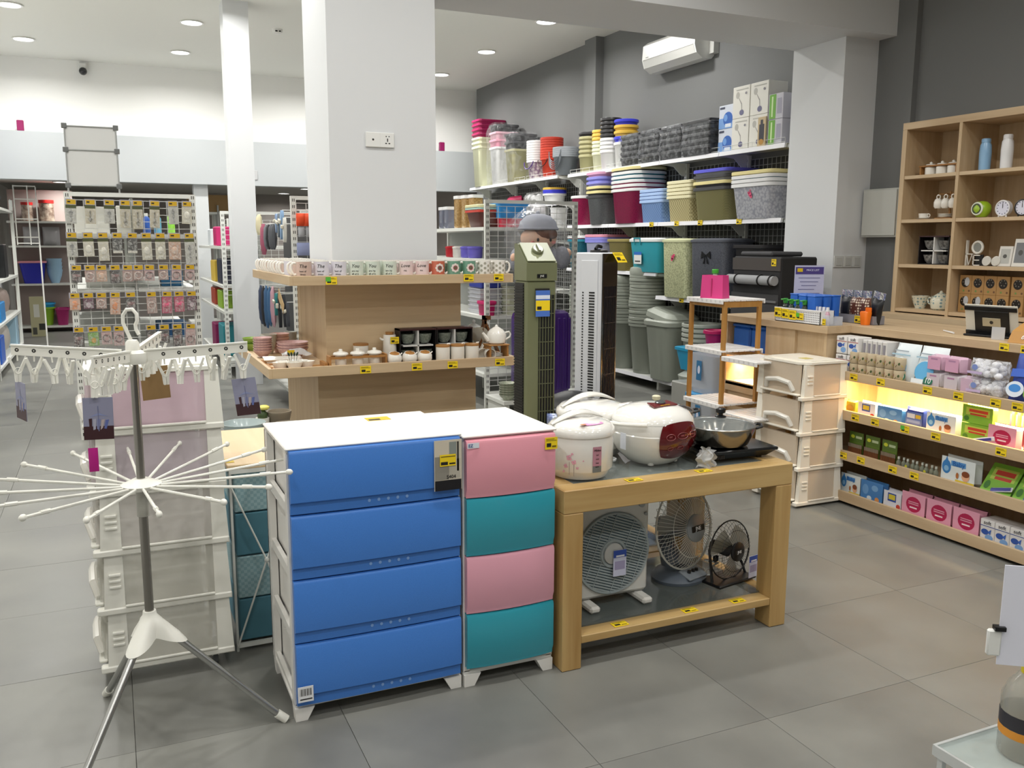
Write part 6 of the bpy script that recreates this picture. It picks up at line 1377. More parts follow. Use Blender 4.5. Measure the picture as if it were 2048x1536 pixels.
b = B(P('9a9a94')); b.box(-.2, .2, -.3, .3, 0, .329, .01); O('plinth', b, None, (4.45, 5.86, 0), label='low grey plinth carrying small clear box and magenta bucket', cat='plinth')
stack('bucket', 'small bucket', 'bucket', ' on the small clear box behind slat rack', 4.45, 5.85, .633, tub_mesh(.17, .17, .14, .02, rnd=True), [('magenta', P('b5145c'), P('b5145c'))], .03)
# wardrobe cover
t = thing('fabric_wardrobe', 'black fabric storage wardrobe with a rolled up grey flap', 'wardrobe', (4.38, 5.30, 0))
bkf = mat('262628', .8); b = B(bkf); b.box(0, .34, -.27, .27, 0, 1.37, .012); b.use(mat('4b4644', .8)).box(-.006, 0, -.268, .268, 1.27, 1.36); O('cover', b, t)
b = B(mat('9b9da0', .7)); b.cyl((-.035, -.25, 1.2), (-.035, .27, 1.2), .035, seg=14); O('rolled_flap', b, t)
b = B(BLK)
for yy in (-.22, -.1, .16): b.ring((-.035, yy, 1.2), .038, .006, 16, 5, 'y')
O('strap', b, t)
b = B(mat('3a3a3c', .8)); b.box(-.01, -.004, -.265, .265, .02, 1.1); b.use(mat('6e6e70', .6)).box(-.02, -.01, -.25, .2, 1.04, 1.055); O('inner_panel', b, t)
b = B(mat('47474a', .8)); b.tf((.15, .05, 1.372), 0).box(-.14, .16, -.16, .2, 0, .035, .012); O('folded_bag', b, None, (4.40, 5.28, 0), label='folded grey bag on top of the black fabric wardrobe', cat='bag')
price_tag(t, -.007, -.2, 1.33, .05, .05, LX)
# wall fittings
t = thing('air_conditioner', 'white split air conditioner high on the grey wall', 'air conditioner', (5.30, 7.6, 3.18))
b = B(mat('eaeae6', .3)); b.prismy([(0, 0.03), (0, .3), (-.16, .3), (-.215, .26), (-.225, .12), (-.2, .045), (-.13, .0), (-.03, 0)], -.45, .45); O('body', b, t)
b = B(mat('d6d6d2', .3)); b.prismy([(-.2265, .115), (-.2185, .118), (-.196, .05), (-.202, .044)], -.43, .43); O('flap', b, t)
b = B(mat('9a9a98', .4)); b.box(-.2275, -.224, -.43, .43, .118, .122); b.use(mat('8a8a88', .5)).add([(-.228, .33, .135), (-.228, .38, .135), (-.228, .38, .142), (-.228, .33, .142)], [(0, 3, 2, 1)]); O('trim_line', b, t)
b = B(mat('d0d0cc', .4)); b.box(-.06, 0, -.52, -.45, .04, .25); O('pipe_cover', b, t)
t = thing('electrical_cabinet', 'pale grey electrical cabinet on the wall beside the bookcase', 'electrical cabinet', (5.30, 4.9, 1.515))
b = B(mat('b9bab4', .5)); b.box(-.13, 0, -.15, .18, 0, .35, .003); O('body', b, t); b = B(mat('c0c1bb', .5)); b.box(-.139, -.1305, -.14, .17, .012, .338, .002); O('door', b, t)
t = thing('socket_plate', 'white socket plate with two modules on the big column', 'socket', (1.438, 5.0195, 2.036))
b = B(mat('e9e9e6', .35)); b.box(-.083, .083, -.012, 0, -.041, .041, .003); O('plate', b, t)
b = B(INK); 
for x, z, w, h in ((.035, .02, .003, .003), (.052, .02, .003, .003), (.043, .0, .003, .009), (.034, -.018, .005, .003), (.053, -.018, .005, .003)): b.rect(x - w, x + w, z - h, z + h, -.0125, INK)
b.disc(-.041, 0, .006, .006, -.0125, INK); O('socket_hole', b, t)
b = B(mat('dededb', .35)); b.box(-.001, .0, -.0128, -.012, -.039, .039); O('joint', b, t)
for k in range(3):
    t = thing('switch_plate', 'grey white switch plate, %s of three on the pillar' % ('first', 'middle', 'last')[k], 'switch', (4.977 + .09 * k, 5.0995, 1.335), 0, 'switch plates')
    b = B(mat('d3d4d1', .4)); b.box(-.043, .043, -.01, 0, -.043, .043, .002); O('plate', b, t); b = B(mat('c3c4c1', .4)); b.box(-.028, .028, -.014, -.0105, -.03, .03, .002); O('rocker', b, t)
t = thing('smoke_detector', 'small white smoke detector on the ceiling beside the thin pillar', 'smoke detector', (1.85, 10.45, 3.74)); b = B(mat('e6e6e2', .4)); b.lathe([(.03, 0), (.055, .012), (.06, .05)], 18); O('body', b, t); b = B(INK); b.rect(-.03, -.005, .015, .03, -.057, INK); b.rect(.01, .03, .015, .03, -.057, INK); O('vent', b, t)
t = thing('security_camera', 'small dark dome camera at the top of the back wall', 'camera', (-.16, 13.22, 3.62)); b = B(mat('dcdcd8', .4)); b.box(-.05, .05, .0, .08, .05, .14, .01); O('mount', b, t); b = B(mat('15161a', .15, coat=.5)); b.ell((0, .0, .03), .05, .05, .05, 14, 8); O('dome', b, t)
for k, x in enumerate((-.925, 4.75)):
    b = B(mat('8f1458', .4)); b.box(-.04, .04, -.03, .03, 0, .135, .008); O('ledge_carton', b, None, (x, 13.17, 2.8505), label='magenta carton standing on the white mezzanine ledge %s' % ('above the shop aisle', 'close to the grey wall')[k], cat='carton')
t = thing('wall_plate', 'small grey plate on the mezzanine front beside the thin pillar', 'wall plate', (1.935, 13.0995, 2.33)); b = B(mat('b9babb', .4)); b.box(-.04, .04, -.012, 0, 0, .13, .004); O('plate', b, t)
# ================================================================ AISLE RACKS BEYOND
def end_stand(label, x0, x1, y, top, gridz, extra=None):
    t = thing('grid_stand', label, 'grid stand', (x0, y, 0)); w = x1 - x0
    slotted('upright', t, 0, .042, 0, .03, 0, top); slotted('upright', t, w - .042, w, 0, .03, 0, top)
    for zz in (top - .03, .12): b = B(RACK); b.box(.042, w - .042, 0, .025, zz, zz + .03); O('cross_bar', b, t)
    b = B(WIRE); wires(b, .012, .045, w - .045, gridz[0], gridz[1], .075, 'y', .0022, .05); o = O('wire_grid', b, t); o['kind'] = 'stuff'
    return t
# ---- packet stand
LXO, LYO = -.27, 7.2
gs = end_stand('white grid stand of hanging beauty packets at the aisle end', LXO, .62, LYO, 1.815, (.2, 1.76))
def sign_frame(label, x0, x1, y, z0, z1, zm):
    t = thing('sign_holder', label, 'sign frame', ((x0 + x1) / 2, y, z0)); w = (x1 - x0) / 2
    b = B(mat('d9dad8', .3)); b.box(-w, w, 0, .004, 0, zm - z0 - .004); O('sign_panel', b, t); b = B(mat('d9dad8', .3)); b.box(-w, w, 0, .004, zm - z0 + .004, z1 - z0); O('sign_panel', b, t)
    b = B(mat('a9abaa', .3, .6))
    for z in (0, zm - z0, z1 - z0): b = B(mat('a9abaa', .3, .6)); b.cyl((-w, -.004, z), (w, -.004, z), .005, seg=8); O('frame_bar', b, t)
    for s in (-1, 1): b = B(mat('a9abaa', .3, .6)); b.cyl((s * w, -.004, 0), (s * w, -.004, z1 - z0), .005, seg=8); b.cyl((s * w, .0, -.05), (s * w, .0, 0), .006, seg=8); O('frame_bar', b, t)
    for z in (0, zm - z0, z1 - z0):
        for s in (-1, 1): b = B(mat('6c6e6d', .4)); b.box(s * w - .018, s * w + .018, -.014, .01, z - .018, z + .018, .003); O('corner_clamp', b, t)
    return t
sign_frame('blank double sign frame standing on top of the packet stand', -.235, .1, LYO + .012, 1.862, 2.275, 2.11)
b = B(RACK); b.cyl((-.235, LYO + .012, 1.8155), (-.235, LYO + .012, 1.84), .005); 
OLIVE = mat('4c5233', .5); CARD = mat('a9a6b0', .5)
KINDS = {'T': ('cfc6ae', 'tweezer'), 'S': ('b9b7ab', 'silver tool'), 'B': ('23211f', 'black brush'), 'C': ('c79f86', 'beige puff'), 'H': ('a4857c', 'hair band'), 'K': ('2a1d1e', 'dark comb'), 'P': ('b5305f', 'pink bow'), 'G': ('7fae4a', 'green printed'), 'R': ('d5a68a', 'peach sticker'), 'W': ('d9d2bd', 'white tool'), 'N': ('5a1c3f', 'plum pouch'), 'O': ('c7959a', 'rose hoop')}
ROWS = [
 (1.765, [(-.225, .175, 'S', 1), (-.102, .175, 'T', 1), (.024, .172, 'S', 1), (.129, .2, 'T', 1), (.212, .21, 'T', 1), (.331, .2, 'T', 1), (.453, .172, 'S', 0), (.556, .168, 'W', 0)]),
 (1.53, [(-.238, .178, 'S', 1), (-.133, .174, 'W', 1), (-.035, .205, 'W', 1), (.061, .15, 'B', 0), (.164, .15, 'B', 0), (.258, .2, 'W', 1), (.354, .197, 'W', 1), (.456, .198, 'C', 1), (.558, .235, 'S', 1)]),
 (1.297, [(-.223, .128, 'K', 0), (-.135, .125, 'H', 0), (-.058, .122, 'C', 0), (.032, .134, 'K', 0), (.118, .124, 'H', 0), (.191, .117, 'H', 0), (.269, .12, 'O', 0), (.365, .116, 'H', 0), (.458, .122, 'O', 0), (.553, .12, 'O', 0)]),
 (1.097, [(-.246, .126, 'R', 0), (-.158, .12, 'N', 0), (-.07, .12, 'H', 0), (.023, .165, 'R', 0), (.126, .15, 'K', 0), (.269, .165, 'H', 0), (.38, .167, 'P', 0), (.464, .158, 'P', 0), (.553, .15, 'N', 0)]),
 (.848, [(-.236, .146, 'K', 0), (-.142, .142, 'G', 0), (-.053, .136, 'O', 0), (.032, .147, 'O', 0), (.253, .15, 'K', 0), (.347, .143, 'K', 0), (.438, .18, 'K', 0), (.536, .2, 'O', 0)])]
RN = ('top', 'second', 'third', 'fourth', 'lowest')
PM = {}
pktfilm = mat('d8d8d4', .12, kind='film', alpha=.16, sc=40)
for r, (zt, its) in enumerate(ROWS):
    for i, (x, h, k, hd) in enumerate(its):
        col, nm = KINDS[k]
        t = thing('hanging_packet', '%s packet hanging %s in the %s row of the packet stand' % (nm, nth(i, len(its)), RN[r]), 'packet', (x, LYO - .028, zt), 0, 'packets in the %s row' % RN[r])
        t.rotation_euler = (0, random.uniform(-.04, .04), random.uniform(-.1, .1))
        w = .07 if h < .19 or k != 'C' else .085
        b = B(CARD); b.box(-w / 2, w / 2, -.001, .001, -.042, 0); b.rect(-w * .38, w * .46, -.038, -.006, -.0014, mat('c9a21c', .5)); b.rect(-w * .3, -w * .02, -.026, -.016, -.0018, INK); b.cyl((0, .001, -.012), (0, .026, -.008), .002, seg=5); O('price_card', b, t)
        if hd: b = B(OLIVE); b.box(-w / 2, w / 2, .002, .004, -.066, -.0425); O('header', b, t)
        z0 = -.066 if hd else -.0425
        b = B(mat(col if k not in 'TSWRHO' else {'T': 'bdb49c', 'S': 'b9b8b0', 'W': 'cbc6b4', 'R': 'cfa58c', 'H': 'a98a82', 'O': 'c4a2a0'}[k], .35))
        b.box(-w / 2, w / 2, .003, .006, -h, z0)
        ym = .0015; zc = (z0 - h) / 2; hh = -z0 + h - 2 * abs(z0) if False else (h + z0)
        mm = mat({'T': '5f5a4a', 'S': '7f8080', 'B': 'd6d2c6', 'C': 'dcb8a0', 'H': 'dfc7bf', 'K': '8a5a5c', 'P': 'e0487c', 'G': 'd9a52a', 'R': 'e08a4a', 'W': 'e6e2d4', 'N': 'c7b3bd', 'O': '5a2028'}[k], .3)
        b.use(mm)
        if k in 'TS': b.box(-.004, .004, -.002, .003, zc - hh * .36, zc + hh * .36); b.lathe([(.009, -.001), (.009, .001)], 8) if False else b.ring((0, .0005, zc + hh * .2 * (1 if k == 'S' else -1)), .011, .0025, 10, 4, 'y')
        elif k in 'HO': b.ring((0, .0, zc), w * .36, .0035, 16, 5, 'y'); b.ell((.006, 0, zc + w * .3), .008, .005, .007, 8, 5)
        elif k in 'CWR': b.ell((0, .001, zc), w * .3, .006, min(hh * .3, .03), 10, 6); b.box(-w * .25, w * .25, 0, .003, zc - hh * .4, zc - hh * .28)
        elif k == 'P': b.ell((-.014, 0, zc), .017, .007, .02, 8, 6); b.ell((.014, 0, zc), .017, .007, .02, 8, 6); b.ell((0, -.003, zc), .007, .006, .008, 8, 5)
        elif k == 'B': b.box(-w * .46, w * .46, -.004, .003, -h, -h + .018)
        elif k == 'K': b.box(-w * .36, w * .36, -.003, .003, zc, zc + hh * .2); [b.box(-w * .34 + q * w * .16, -w * .3 + q * w * .16, -.002, .003, zc - hh * .34, zc) for q in range(5)]
        else: b.disc(0, zc - .01, .016, .02, .0, mm, 12)
        O('goods', b, t)
        b = B(pktfilm); b.box(-w / 2 + .002, w / 2 - .002, -.0075, -.0065, -h + .003, z0 - .002); O('film', b, t)
# ---- gondola rows
def gondola(label, x0, x1, y0, y1, lv, z1=1.78, side=-1):
    t = thing('gondola_shelving', label, 'shelving', (x0, y0, 0)); w = x1 - x0; d = y1 - y0
    b = B(mat('a5a7a4', .6)); b.box(w / 2 - .01, w / 2 + .01, .03, d, .1, z1); O('spine_panel', b, t)
    for zz in lv:
        for (xa, xb) in ((.0, w / 2 - .012), (w / 2 + .012, w)):
            b = B(RACK); b.box(xa, xb, .035, d, zz - .03, zz); O('shelf_board', b, t)
    for yy in (d / 2, d - .02):
        b = B(RACK); b.box(w / 2 - .03, w / 2 + .03, yy, yy + .03, 0, z1); O('post', b, t)
    return t
gondola('white gondola shelving behind the packet stand', -.25, .60, 7.22, 9.6, (.18, .72, 1.12, 1.52))
for i, (x, y, z, w, d, h, c, lb) in enumerate(((.28, 7.5, 1.521, .06, .06, .16, '2c56a8', 'blue bottle behind the packet stand, darkest of three'), (.36, 7.52, 1.521, .06, .06, .17, '5f9fc0', 'light blue bottle behind the packet stand'), (.46, 7.54, 1.521, .06, .06, .18, '8fd04a', 'lime green bottle behind the packet stand'))):
    t = thing('bottle', lb, 'bottle', (x, y, z)); b = B(mat(c, .3)); b.lathe([(.024, 0), (.028, .005), (.028, h * .7), (.014, h * .85)], 14); O('body', b, t); b = B(mat('dcdcd8', .3)); b.lathe([(.013, h * .851), (.013, h)], 10); O('cap', b, t)
for i, (x, w, h, c, lb) in enumerate(((-.1, .24, .2, 'd4d3cc', 'wide white carton behind the top row of packets'), (.17, .12, .21, 'dcdad2', 'narrow white carton beside the blue bottles behind the packets'))):
    b = B(mat(c, .5)); b.box(-w / 2, w / 2, 0, .2, 0, h, .003); O('carton', b, None, (x if i == 0 else .13, 7.42, 1.521), label=lb, cat='carton')
for i, (x, z, w, h, c, lb) in enumerate(((.0, 1.121, .34, .14, 'b9bab4', 'grey white carton behind the second row of packets'), (.44, 1.121, .16, .12, '2f6f9a', 'blue carton behind the third row of packets'), (-.05, .721, .4, .2, '9a9c98', 'grey carton behind the fourth row of packets'), (.42, .721, .22, .12, '2c5f8f', 'blue and white carton behind the fourth row'), (-.02, .181, .4, .3, '7c5560', 'plum carton low behind the packet stand'), (.42, .181, .2, .3, '6a4a52', 'brownish carton low behind the packet stand'))):
    b = B(mat(c, .5)); b.box(-w / 2, w / 2, 0, .25, 0, h, .004); O('carton', b, None, (x, 7.45, z), label=lb, cat='carton')
# ---- right end stand, gondola and goods
es = end_stand('white grid stand with plush doll hung before it, beside tower fans', 2.99, 3.90, 7.2, 1.835, (.2, 1.78))
gondola('white gondola shelving behind the grid stand with the plush doll', 3.0, 3.88, 7.23, 9.3, (.30, .82, 1.325, 1.602))
def jar(label, x, y, z, r, h, c, lid, group=None, alpha=1.0):
    t = thing('canister', label, 'canister', (x, y, z), 0, group)
    b = B(mat(c, .15, coat=.4, kind='noise', col2='8f6f42' if c == 'c2a06a' else c, sc=60)); b.rr([(.004, 0, .02), (0, .01, .02), (0, h - .03, .02)], r * 2, r * 2, 3); O('body', b, t)
    b = B(mat(lid, .35)); b.rr([(-.004, h - .0295, .02), (-.004, h, .02)], r * 2, r * 2, 3); O('lid', b, t)
for k in range(3): jar('tall clear jar of pasta with white lid, %s of three' % ('first', 'middle', 'last')[k], 3.08 + .02 * k, 8.02 - .14 * k, 1.603, .055, .3, 'c2a06a', 'e6e6e6', 'pasta jars')
for k in range(2): jar('grey filled jar with white lid, %s of two beyond the pasta jars' % ('far', 'near')[k], 3.08, 8.45 - .14 * k, 1.603, .055, .21, '6c7080', 'e2e2e2', 'grey jars')
stack('tray', 'tray', 'tray', ' beside the pasta jars', 3.14, 7.55, 1.603, tub_mesh(.26, .36, .16, .03, rim=.012), [('brown', P('5a2a24'), P('c23a2c')), ('mint', P('8fb0a8'), P('9fc0b8')), ('cream', P('d9d6a8'), P('d9d6a8'))], .02)
for k, (y, c, lb) in enumerate(((8.25, 'b3202c', 'red lidded pot on the middle gondola shelf'), (8.05, 'd6d3cc', 'white lidded pot beside the red one on the middle gondola shelf'), (7.84, '6c63c4', 'purple pot, first of two on the middle gondola shelf'), (7.66, '6c63c4', 'purple pot, second of two on the middle gondola shelf'))):
    t = thing('food_pot', lb, 'pot', (3.08, y, 1.326)); b = B(mat(c, .3)); b.lathe([(.06, 0), (.068, .01), (.07, .085)], 18); O('body', b, t); b = B(mat(c, .25)); b.lathe([(.074, .0855), (.074, .1), (.05, .108)], 18); O('lid', b, t)
for k in range(6):
    b = B(mat('cfd0d6', .3, alpha=.85)); b.rr([(.01, 0, .02), (0, .028, .02), (-.006, .03, .02), (-.006, .038, .02)], .22, .3, 2); O('food_box', b, None, (3.16, 7.62, .821 + .0385 * k), label='white lidded food box, %s from the top beside the magenta tub' % nth(5 - k), cat='food box', group='white food boxes')
stack('food_tub', 'square tub', 'tub', ' at the gondola edge beside white food boxes', 3.07, 7.36, .821, tub_mesh(.12, .16, .13, .01, rim=.006, cr=.02), [('magenta', P('b5145c'), P('b5145c'))], .02)
b = B(P('2f3f9c')); b.box(-.1, .1, -.15, .15, 0, .06, .01); O('food_box', b, None, (3.16, 7.62, 1.056), label='dark blue flat box topping the white food boxes', cat='food box')
for k in range(5):
    b = B(mat('c9cbb4', .3, alpha=.9)); b.rr([(.008, 0, .02), (0, .042, .02), (-.006, .044, .02), (-.006, .05, .02)], .34, .2, 2); O('food_box', b, None, (3.44 - .0 * k, 7.42, .821 + .051 * k), label='pale green lidded box, %s from the top behind the wire grid' % nth(4 - k), cat='food box', group='pale green boxes behind grid')
t = thing('storage_crate', 'bright blue crate behind the wire grid top', 'crate', (3.31, 7.42, 1.683)); b = B(P('2f93dc')); b.rr([(.012, 0, .02), (0, .12, .02), (-.006, .122, .02), (-.006, .13, .02), (.004, .13, .02), (.014, .01, .02)], .3, .24, 3); O('body', b, t)
b = B(P('c8334a')); b.rr([(.01, 0, .02), (0, .07, .02), (-.005, .078, .02)], .26, .22, 3); O('storage_crate', b, None, (3.31, 7.42, 1.603), label='red tray under the bright blue crate', cat='crate')
for k in range(2):
    b = B(mat('d6d2d4', .3, bump=.4, sc=20)); b.pillow(.16, .2, .1, 7, .4, .004); O('soft_pack', b, None, (3.57 + .0 * k, 7.36 + .12 * k, 1.603), label='white printed soft pack, %s of two behind the grid' % ('near', 'far')[k], cat='pack', group='white packs behind grid')
t = thing('pail', 'white pail with arched handle at the grid corner', 'pail', (3.80, 7.38, 1.603)); b = B(wht); b.lathe([(.07, 0), (.08, .17), (.084, .172), (.084, .18), (.076, .18), (.066, .01)], 20); O('body', b, t); b = B(wht); b.tube([(.08 * math.cos(a), 0, .175 + .06 * math.sin(a)) for a in [PI * i / 10 for i in range(11)]], .005, 6); O('handle', b, t)
# suitcase, doll
b = B(RACK); b.box(-.46, .46, -.42, 0, .1, .13); b.box(-.44, -.4, -.4, -.02, 0, .1); b.box(.4, .44, -.4, -.02, 0, .1); O('base_deck', b, es, (.455, -.002, 0))
t = thing('suitcase', 'purple ribbed suitcase standing before the white grid stand', 'suitcase', (3.42, 6.97, .1305))
b = B(mat('3a1a6a', .3, coat=.3)); b.rr([(.03, .0, .06), (.005, .03, .06), (0, .06, .06), (0, .69, .06), (.01, .73, .06), (.04, .75, .05)], .5, .24, 5)
for q in range(9): b.box(-.21 + q * .0525, -.185 + q * .0525, -.128, -.118, .06, .69, .004)
O('shell', b, t)
b = B(mat('8a8a92', .3, .5)); b.tube([(-.08, 0, .74), (-.08, 0, .8), (.08, 0, .8), (.08, 0, .74)], .008, 6); O('handle', b, t)
for s in (-1, 1): b = B(BLK); b.box(s * .2 - .02, s * .2 + .02, -.03, .03, -.001, .03); O('wheel', b, t)
t = thing('plush_doll', 'plush doll in grey hat wrapped in clear plastic on grid stand', 'doll', (3.40, 7.0, 1.22))
b = B(mat('8d8f98', .9, bump=.6, sc=60)); b.lathe([(.0, .0), (.14, .03), (.2, .1), (.17, .19), (.11, .23)], 22, ay=.6, cap0=False); b.ell((-.2, -.03, .1), .075, .07, .11, 12, 8); b.ell((.215, -.04, .12), .08, .075, .1, 12, 8); O('body', b, t)
b = B(mat('dcb39a', .8)); b.ell((0, -.015, .285), .165, .12, .105, 20, 12); b.ell((.262, -.06, .16), .036, .035, .04, 10, 7); b.ell((-.245, -.05, .12), .036, .035, .04, 10, 7); O('head', b, t)
b = B(mat('6f4a3a', .8)); b.ell((.03, -.03, .32), .135, .12, .075, 20, 10); O('hair', b, t)
b = B(INK)
for s in (-1, 1): b.ell((s * .06, -.13, .272), .012, .006, .016, 8, 6)
O('eye', b, t); b = B(mat('d98a86', .7)); b.ell((-.1, -.108, .25), .022, .008, .014, 8, 6); b.ell((.1, -.108, .25), .022, .008, .014, 8, 6); b.box(-.014, .014, -.134, -.128, .238, .242); O('face_mark', b, t)
b = B(mat('8d909c', .7)); b.lathe([(.18, .355), (.19, .365), (.175, .385), (.16, .43), (.11, .475), (.05, .492), (0, .495)], 24, ay=.78, c=(0, -.005), cap0=False, cap1=False); b.ell((0, 0, .5), .02, .02, .02, 8, 6); O('hat', b, t)
b = B(mat('e2e4ea', .1, kind='film', alpha=.09, sc=9, bump=.7, ssc=12)); b.grid(lambda u, v: (.29 * (1 + .12 * math.sin(13 * u * PI + 5 * v)) * math.cos(2 * PI * u) * (math.sin(PI * min(.97, max(.03, v))) ** .6), .17 * math.sin(2 * PI * u) * (math.sin(PI * min(.97, max(.03, v))) ** .6), -.02 + .6 * v + .01 * math.sin(20 * u)), 26, 14); b.grid(lambda u, v: (-.18 - .17 * u, -.05 + .04 * math.sin(9 * v + 4 * u), .3 + .18 * v + .05 * u), 6, 6); O('plastic_wrap', b, t)
b = B(WIRE); b.cyl((0, .0, .5), (0, .215, .53), .004); O('hook', b, t)
for i in range(6): bowl('bowl', 'floral bowl on the deck behind the ceramics stand, %s from the top' % nth(5 - i), 'bowl', 3.06, 6.86, .1305 + .02 * i, .08, .05, mat('bfc0ae', .3, kind='noise', col2='8f9a84', sc=40), 'floral bowls on the deck')
# ---- middle gondola row
em = end_stand('white grid stand with orange gloves beside the big column', 1.33, 2.2, 7.2, 1.825, (.2, 1.77))
gm = gondola('white gondola of hanging gloves and slippers behind the big column', 1.38, 2.16, 7.23, 8.95, (.18,))
HG = [('glove_pack', 'orange glove', 1.395, 7.15, 1.69, .07, .1, .045, 'd9481c'), ('glove_pack', 'orange glove', 1.455, 7.15, 1.69, .07, .1, .045, 'd44a22'), ('glove_pack', 'orange glove', 1.515, 7.15, 1.69, .07, .1, .045, 'cf431c'),
      ('brush_pack', 'grey brush', 1.40, 7.16, 1.585, .05, .08, .03, 'a9abb0'), ('brush_pack', 'grey brush', 1.46, 7.16, 1.585, .05, .08, .03, '9fa1a6'), ('cloth_pack', 'blue and yellow cloth', 1.42, 7.16, 1.46, .12, .1, .03, '8a93b8')]
for i, (n, nm, x, y, z, w, h, d, c) in enumerate(HG):
    b = B(mat(c, .7)); b.pillow(w, h, d, 6, .5); o = O(n, b, None, (x, y, z - h), label='%s pack %s on the grid stand beside the big column' % (nm, ('first', 'second', 'third', 'nearer the post', 'farther from the post', 'hanging lowest')[i]), cat='pack')
SD = [(8.65, 1.72, .22, .19, 'd6cdaa', 'cream towel', 0), (8.42, 1.63, .2, .28, '9c4a62', 'rose towel', 0), (8.25, 1.62, .1, .22, '6b6d72', 'grey sock bundle', 0), (8.12, 1.62, .1, .22, '1f2024', 'black sock bundle', 0), (7.98, 1.62, .1, .22, '55575c', 'dark grey sock bundle', 0), (7.86, 1.62, .1, .22, '4b4d52', 'slate sock bundle', 0), (7.68, 1.7, .13, .16, '7f95b5', 'blue slipper', 1), (7.55, 1.7, .15, .2, '6b7680', 'grey slipper', 1), (7.42, 1.72, .12, .24, '88a8cc', 'pale blue slipper', 1), (7.32, 1.66, .1, .2, 'cfcfc8', 'white slipper', 1),
      (8.7, 1.06, .14, .37, '33405a', 'navy umbrella', 0), (8.55, 1.06, .1, .38, '2a2a2e', 'black umbrella', 0), (8.38, 1.07, .12, .39, '3a5f86', 'steel blue umbrella', 0), (8.2, 1.07, .08, .36, '40668c', 'blue umbrella', 0), (8.02, 1.08, .1, .36, 'c49aa4', 'pink umbrella', 0), (7.85, 1.03, .12, .2, '2f7f80', 'teal striped sandal', 1), (7.7, 1.04, .12, .3, '1f2126', 'black sandal', 1), (7.5, 1.04, .1, .28, '26282e', 'dark sandal', 1), (7.35, .98, .1, .2, '3a3d44', 'charcoal sandal', 1)]
for i, (y, z, w, h, c, nm, sl) in enumerate(SD):
    m = mat(c, .75); b = B(m)
    if sl:
        b.T = Matrix.Translation((0, 0, 0)) @ Matrix.Rotation(rad(12 * math.sin(i)), 4, 'Y')
        b.prismy([(w * .3 * math.cos(a) * (1 if math.sin(a) > 0 else .8), -h * .5 + h * .5 * math.sin(a)) for a in [2 * PI * q / 14 for q in range(14)]], -.012, .012); b.use(mat('c9c4b4', .6)).box(-w * .3, w * .3, -.03, -.012, -h * .45, -h * .3, .006)
    else: b.T = Matrix.Translation((0, 0, -h)); b.pillow(w, h, .05, 7, .35, .004)
    b.T = None; b.use(WIRE).cyl((0, .0, 0), (0, .5, .004), .0035, seg=5)
    O('hanging_goods', b, None, (1.30, y, z), LX, label='%s hanging on the aisle side of middle gondola' % nm, cat='hanging goods', group='goods on middle gondola')
b = B(mat('c9a878', .6)); b.tf((0, 0, 0), 0, 0, rad(28)).box(-.13, .13, 0, .002, -.045, .045); O('hang_card', b, None, (1.27, 7.45, .985), LX, label='kraft card tilted over the dark sandals', cat='card')
b = B(mat('3c3c3c', .7)); b.box(-.01, .01, 0, 1.66, 0, 1.1); O('peg_panel', b, gm, (.2, .06, .6))
# ---- far row behind the thin pillar
gondola('far white gondola shelving beyond the thin pillar', 1.1, 1.9, 10.0, 12.6, (.18, .72, 1.0, 1.42))
ef = end_stand('slotted white end frame of the far gondola beside the thin pillar', 1.1, 1.9, 9.97, 1.79, (.9, 1.7))
for i, (y, z, w, h, c, lb) in enumerate(((10.9, 1.421, .3, .22, 'b3155f', 'magenta pack on the far gondola'), (11.5, 1.421, .3, .2, 'c9cfd2', 'pale pack beyond the magenta pack on the far gondola'), (10.6, 1.001, .4, .28, '2c3040', 'stack of dark boxes on the far gondola'), (11.3, 1.001, .4, .25, 'd9b84a', 'yellow box on the far gondola'), (10.7, .721, .4, .2, '8fb23a', 'lime printed box low on the far gondola'), (11.4, .721, .4, .2, 'a8452f', 'red brown box low on the far gondola'), (10.7, .181, .5, .35, '2a8f9c', 'turquoise box at the bottom of the far gondola'), (11.5, .181, .4, .3, '8a1f5a', 'plum box at the bottom of the far gondola'))):
    b = B(mat(c, .5)); b.box(-w / 2, w / 2, 0, .3, 0, h, .01); O('carton', b, None, (1.13, y, z), LX, label=lb, cat='carton')
b = B(mat('9a7a4c', .6)); b.box(-.4, .4, 0, .3, 0, .25, .004); O('carton', b, None, (.9 + .6, 13.9, 1.9), label='kraft carton under the mezzanine ceiling beyond far gondola', cat='carton')
gondola('tall stock shelving under the mezzanine carrying kraft carton', 1.05, 1.95, 13.8, 14.4, (.3, .9, 1.5, 1.9), 2.0)
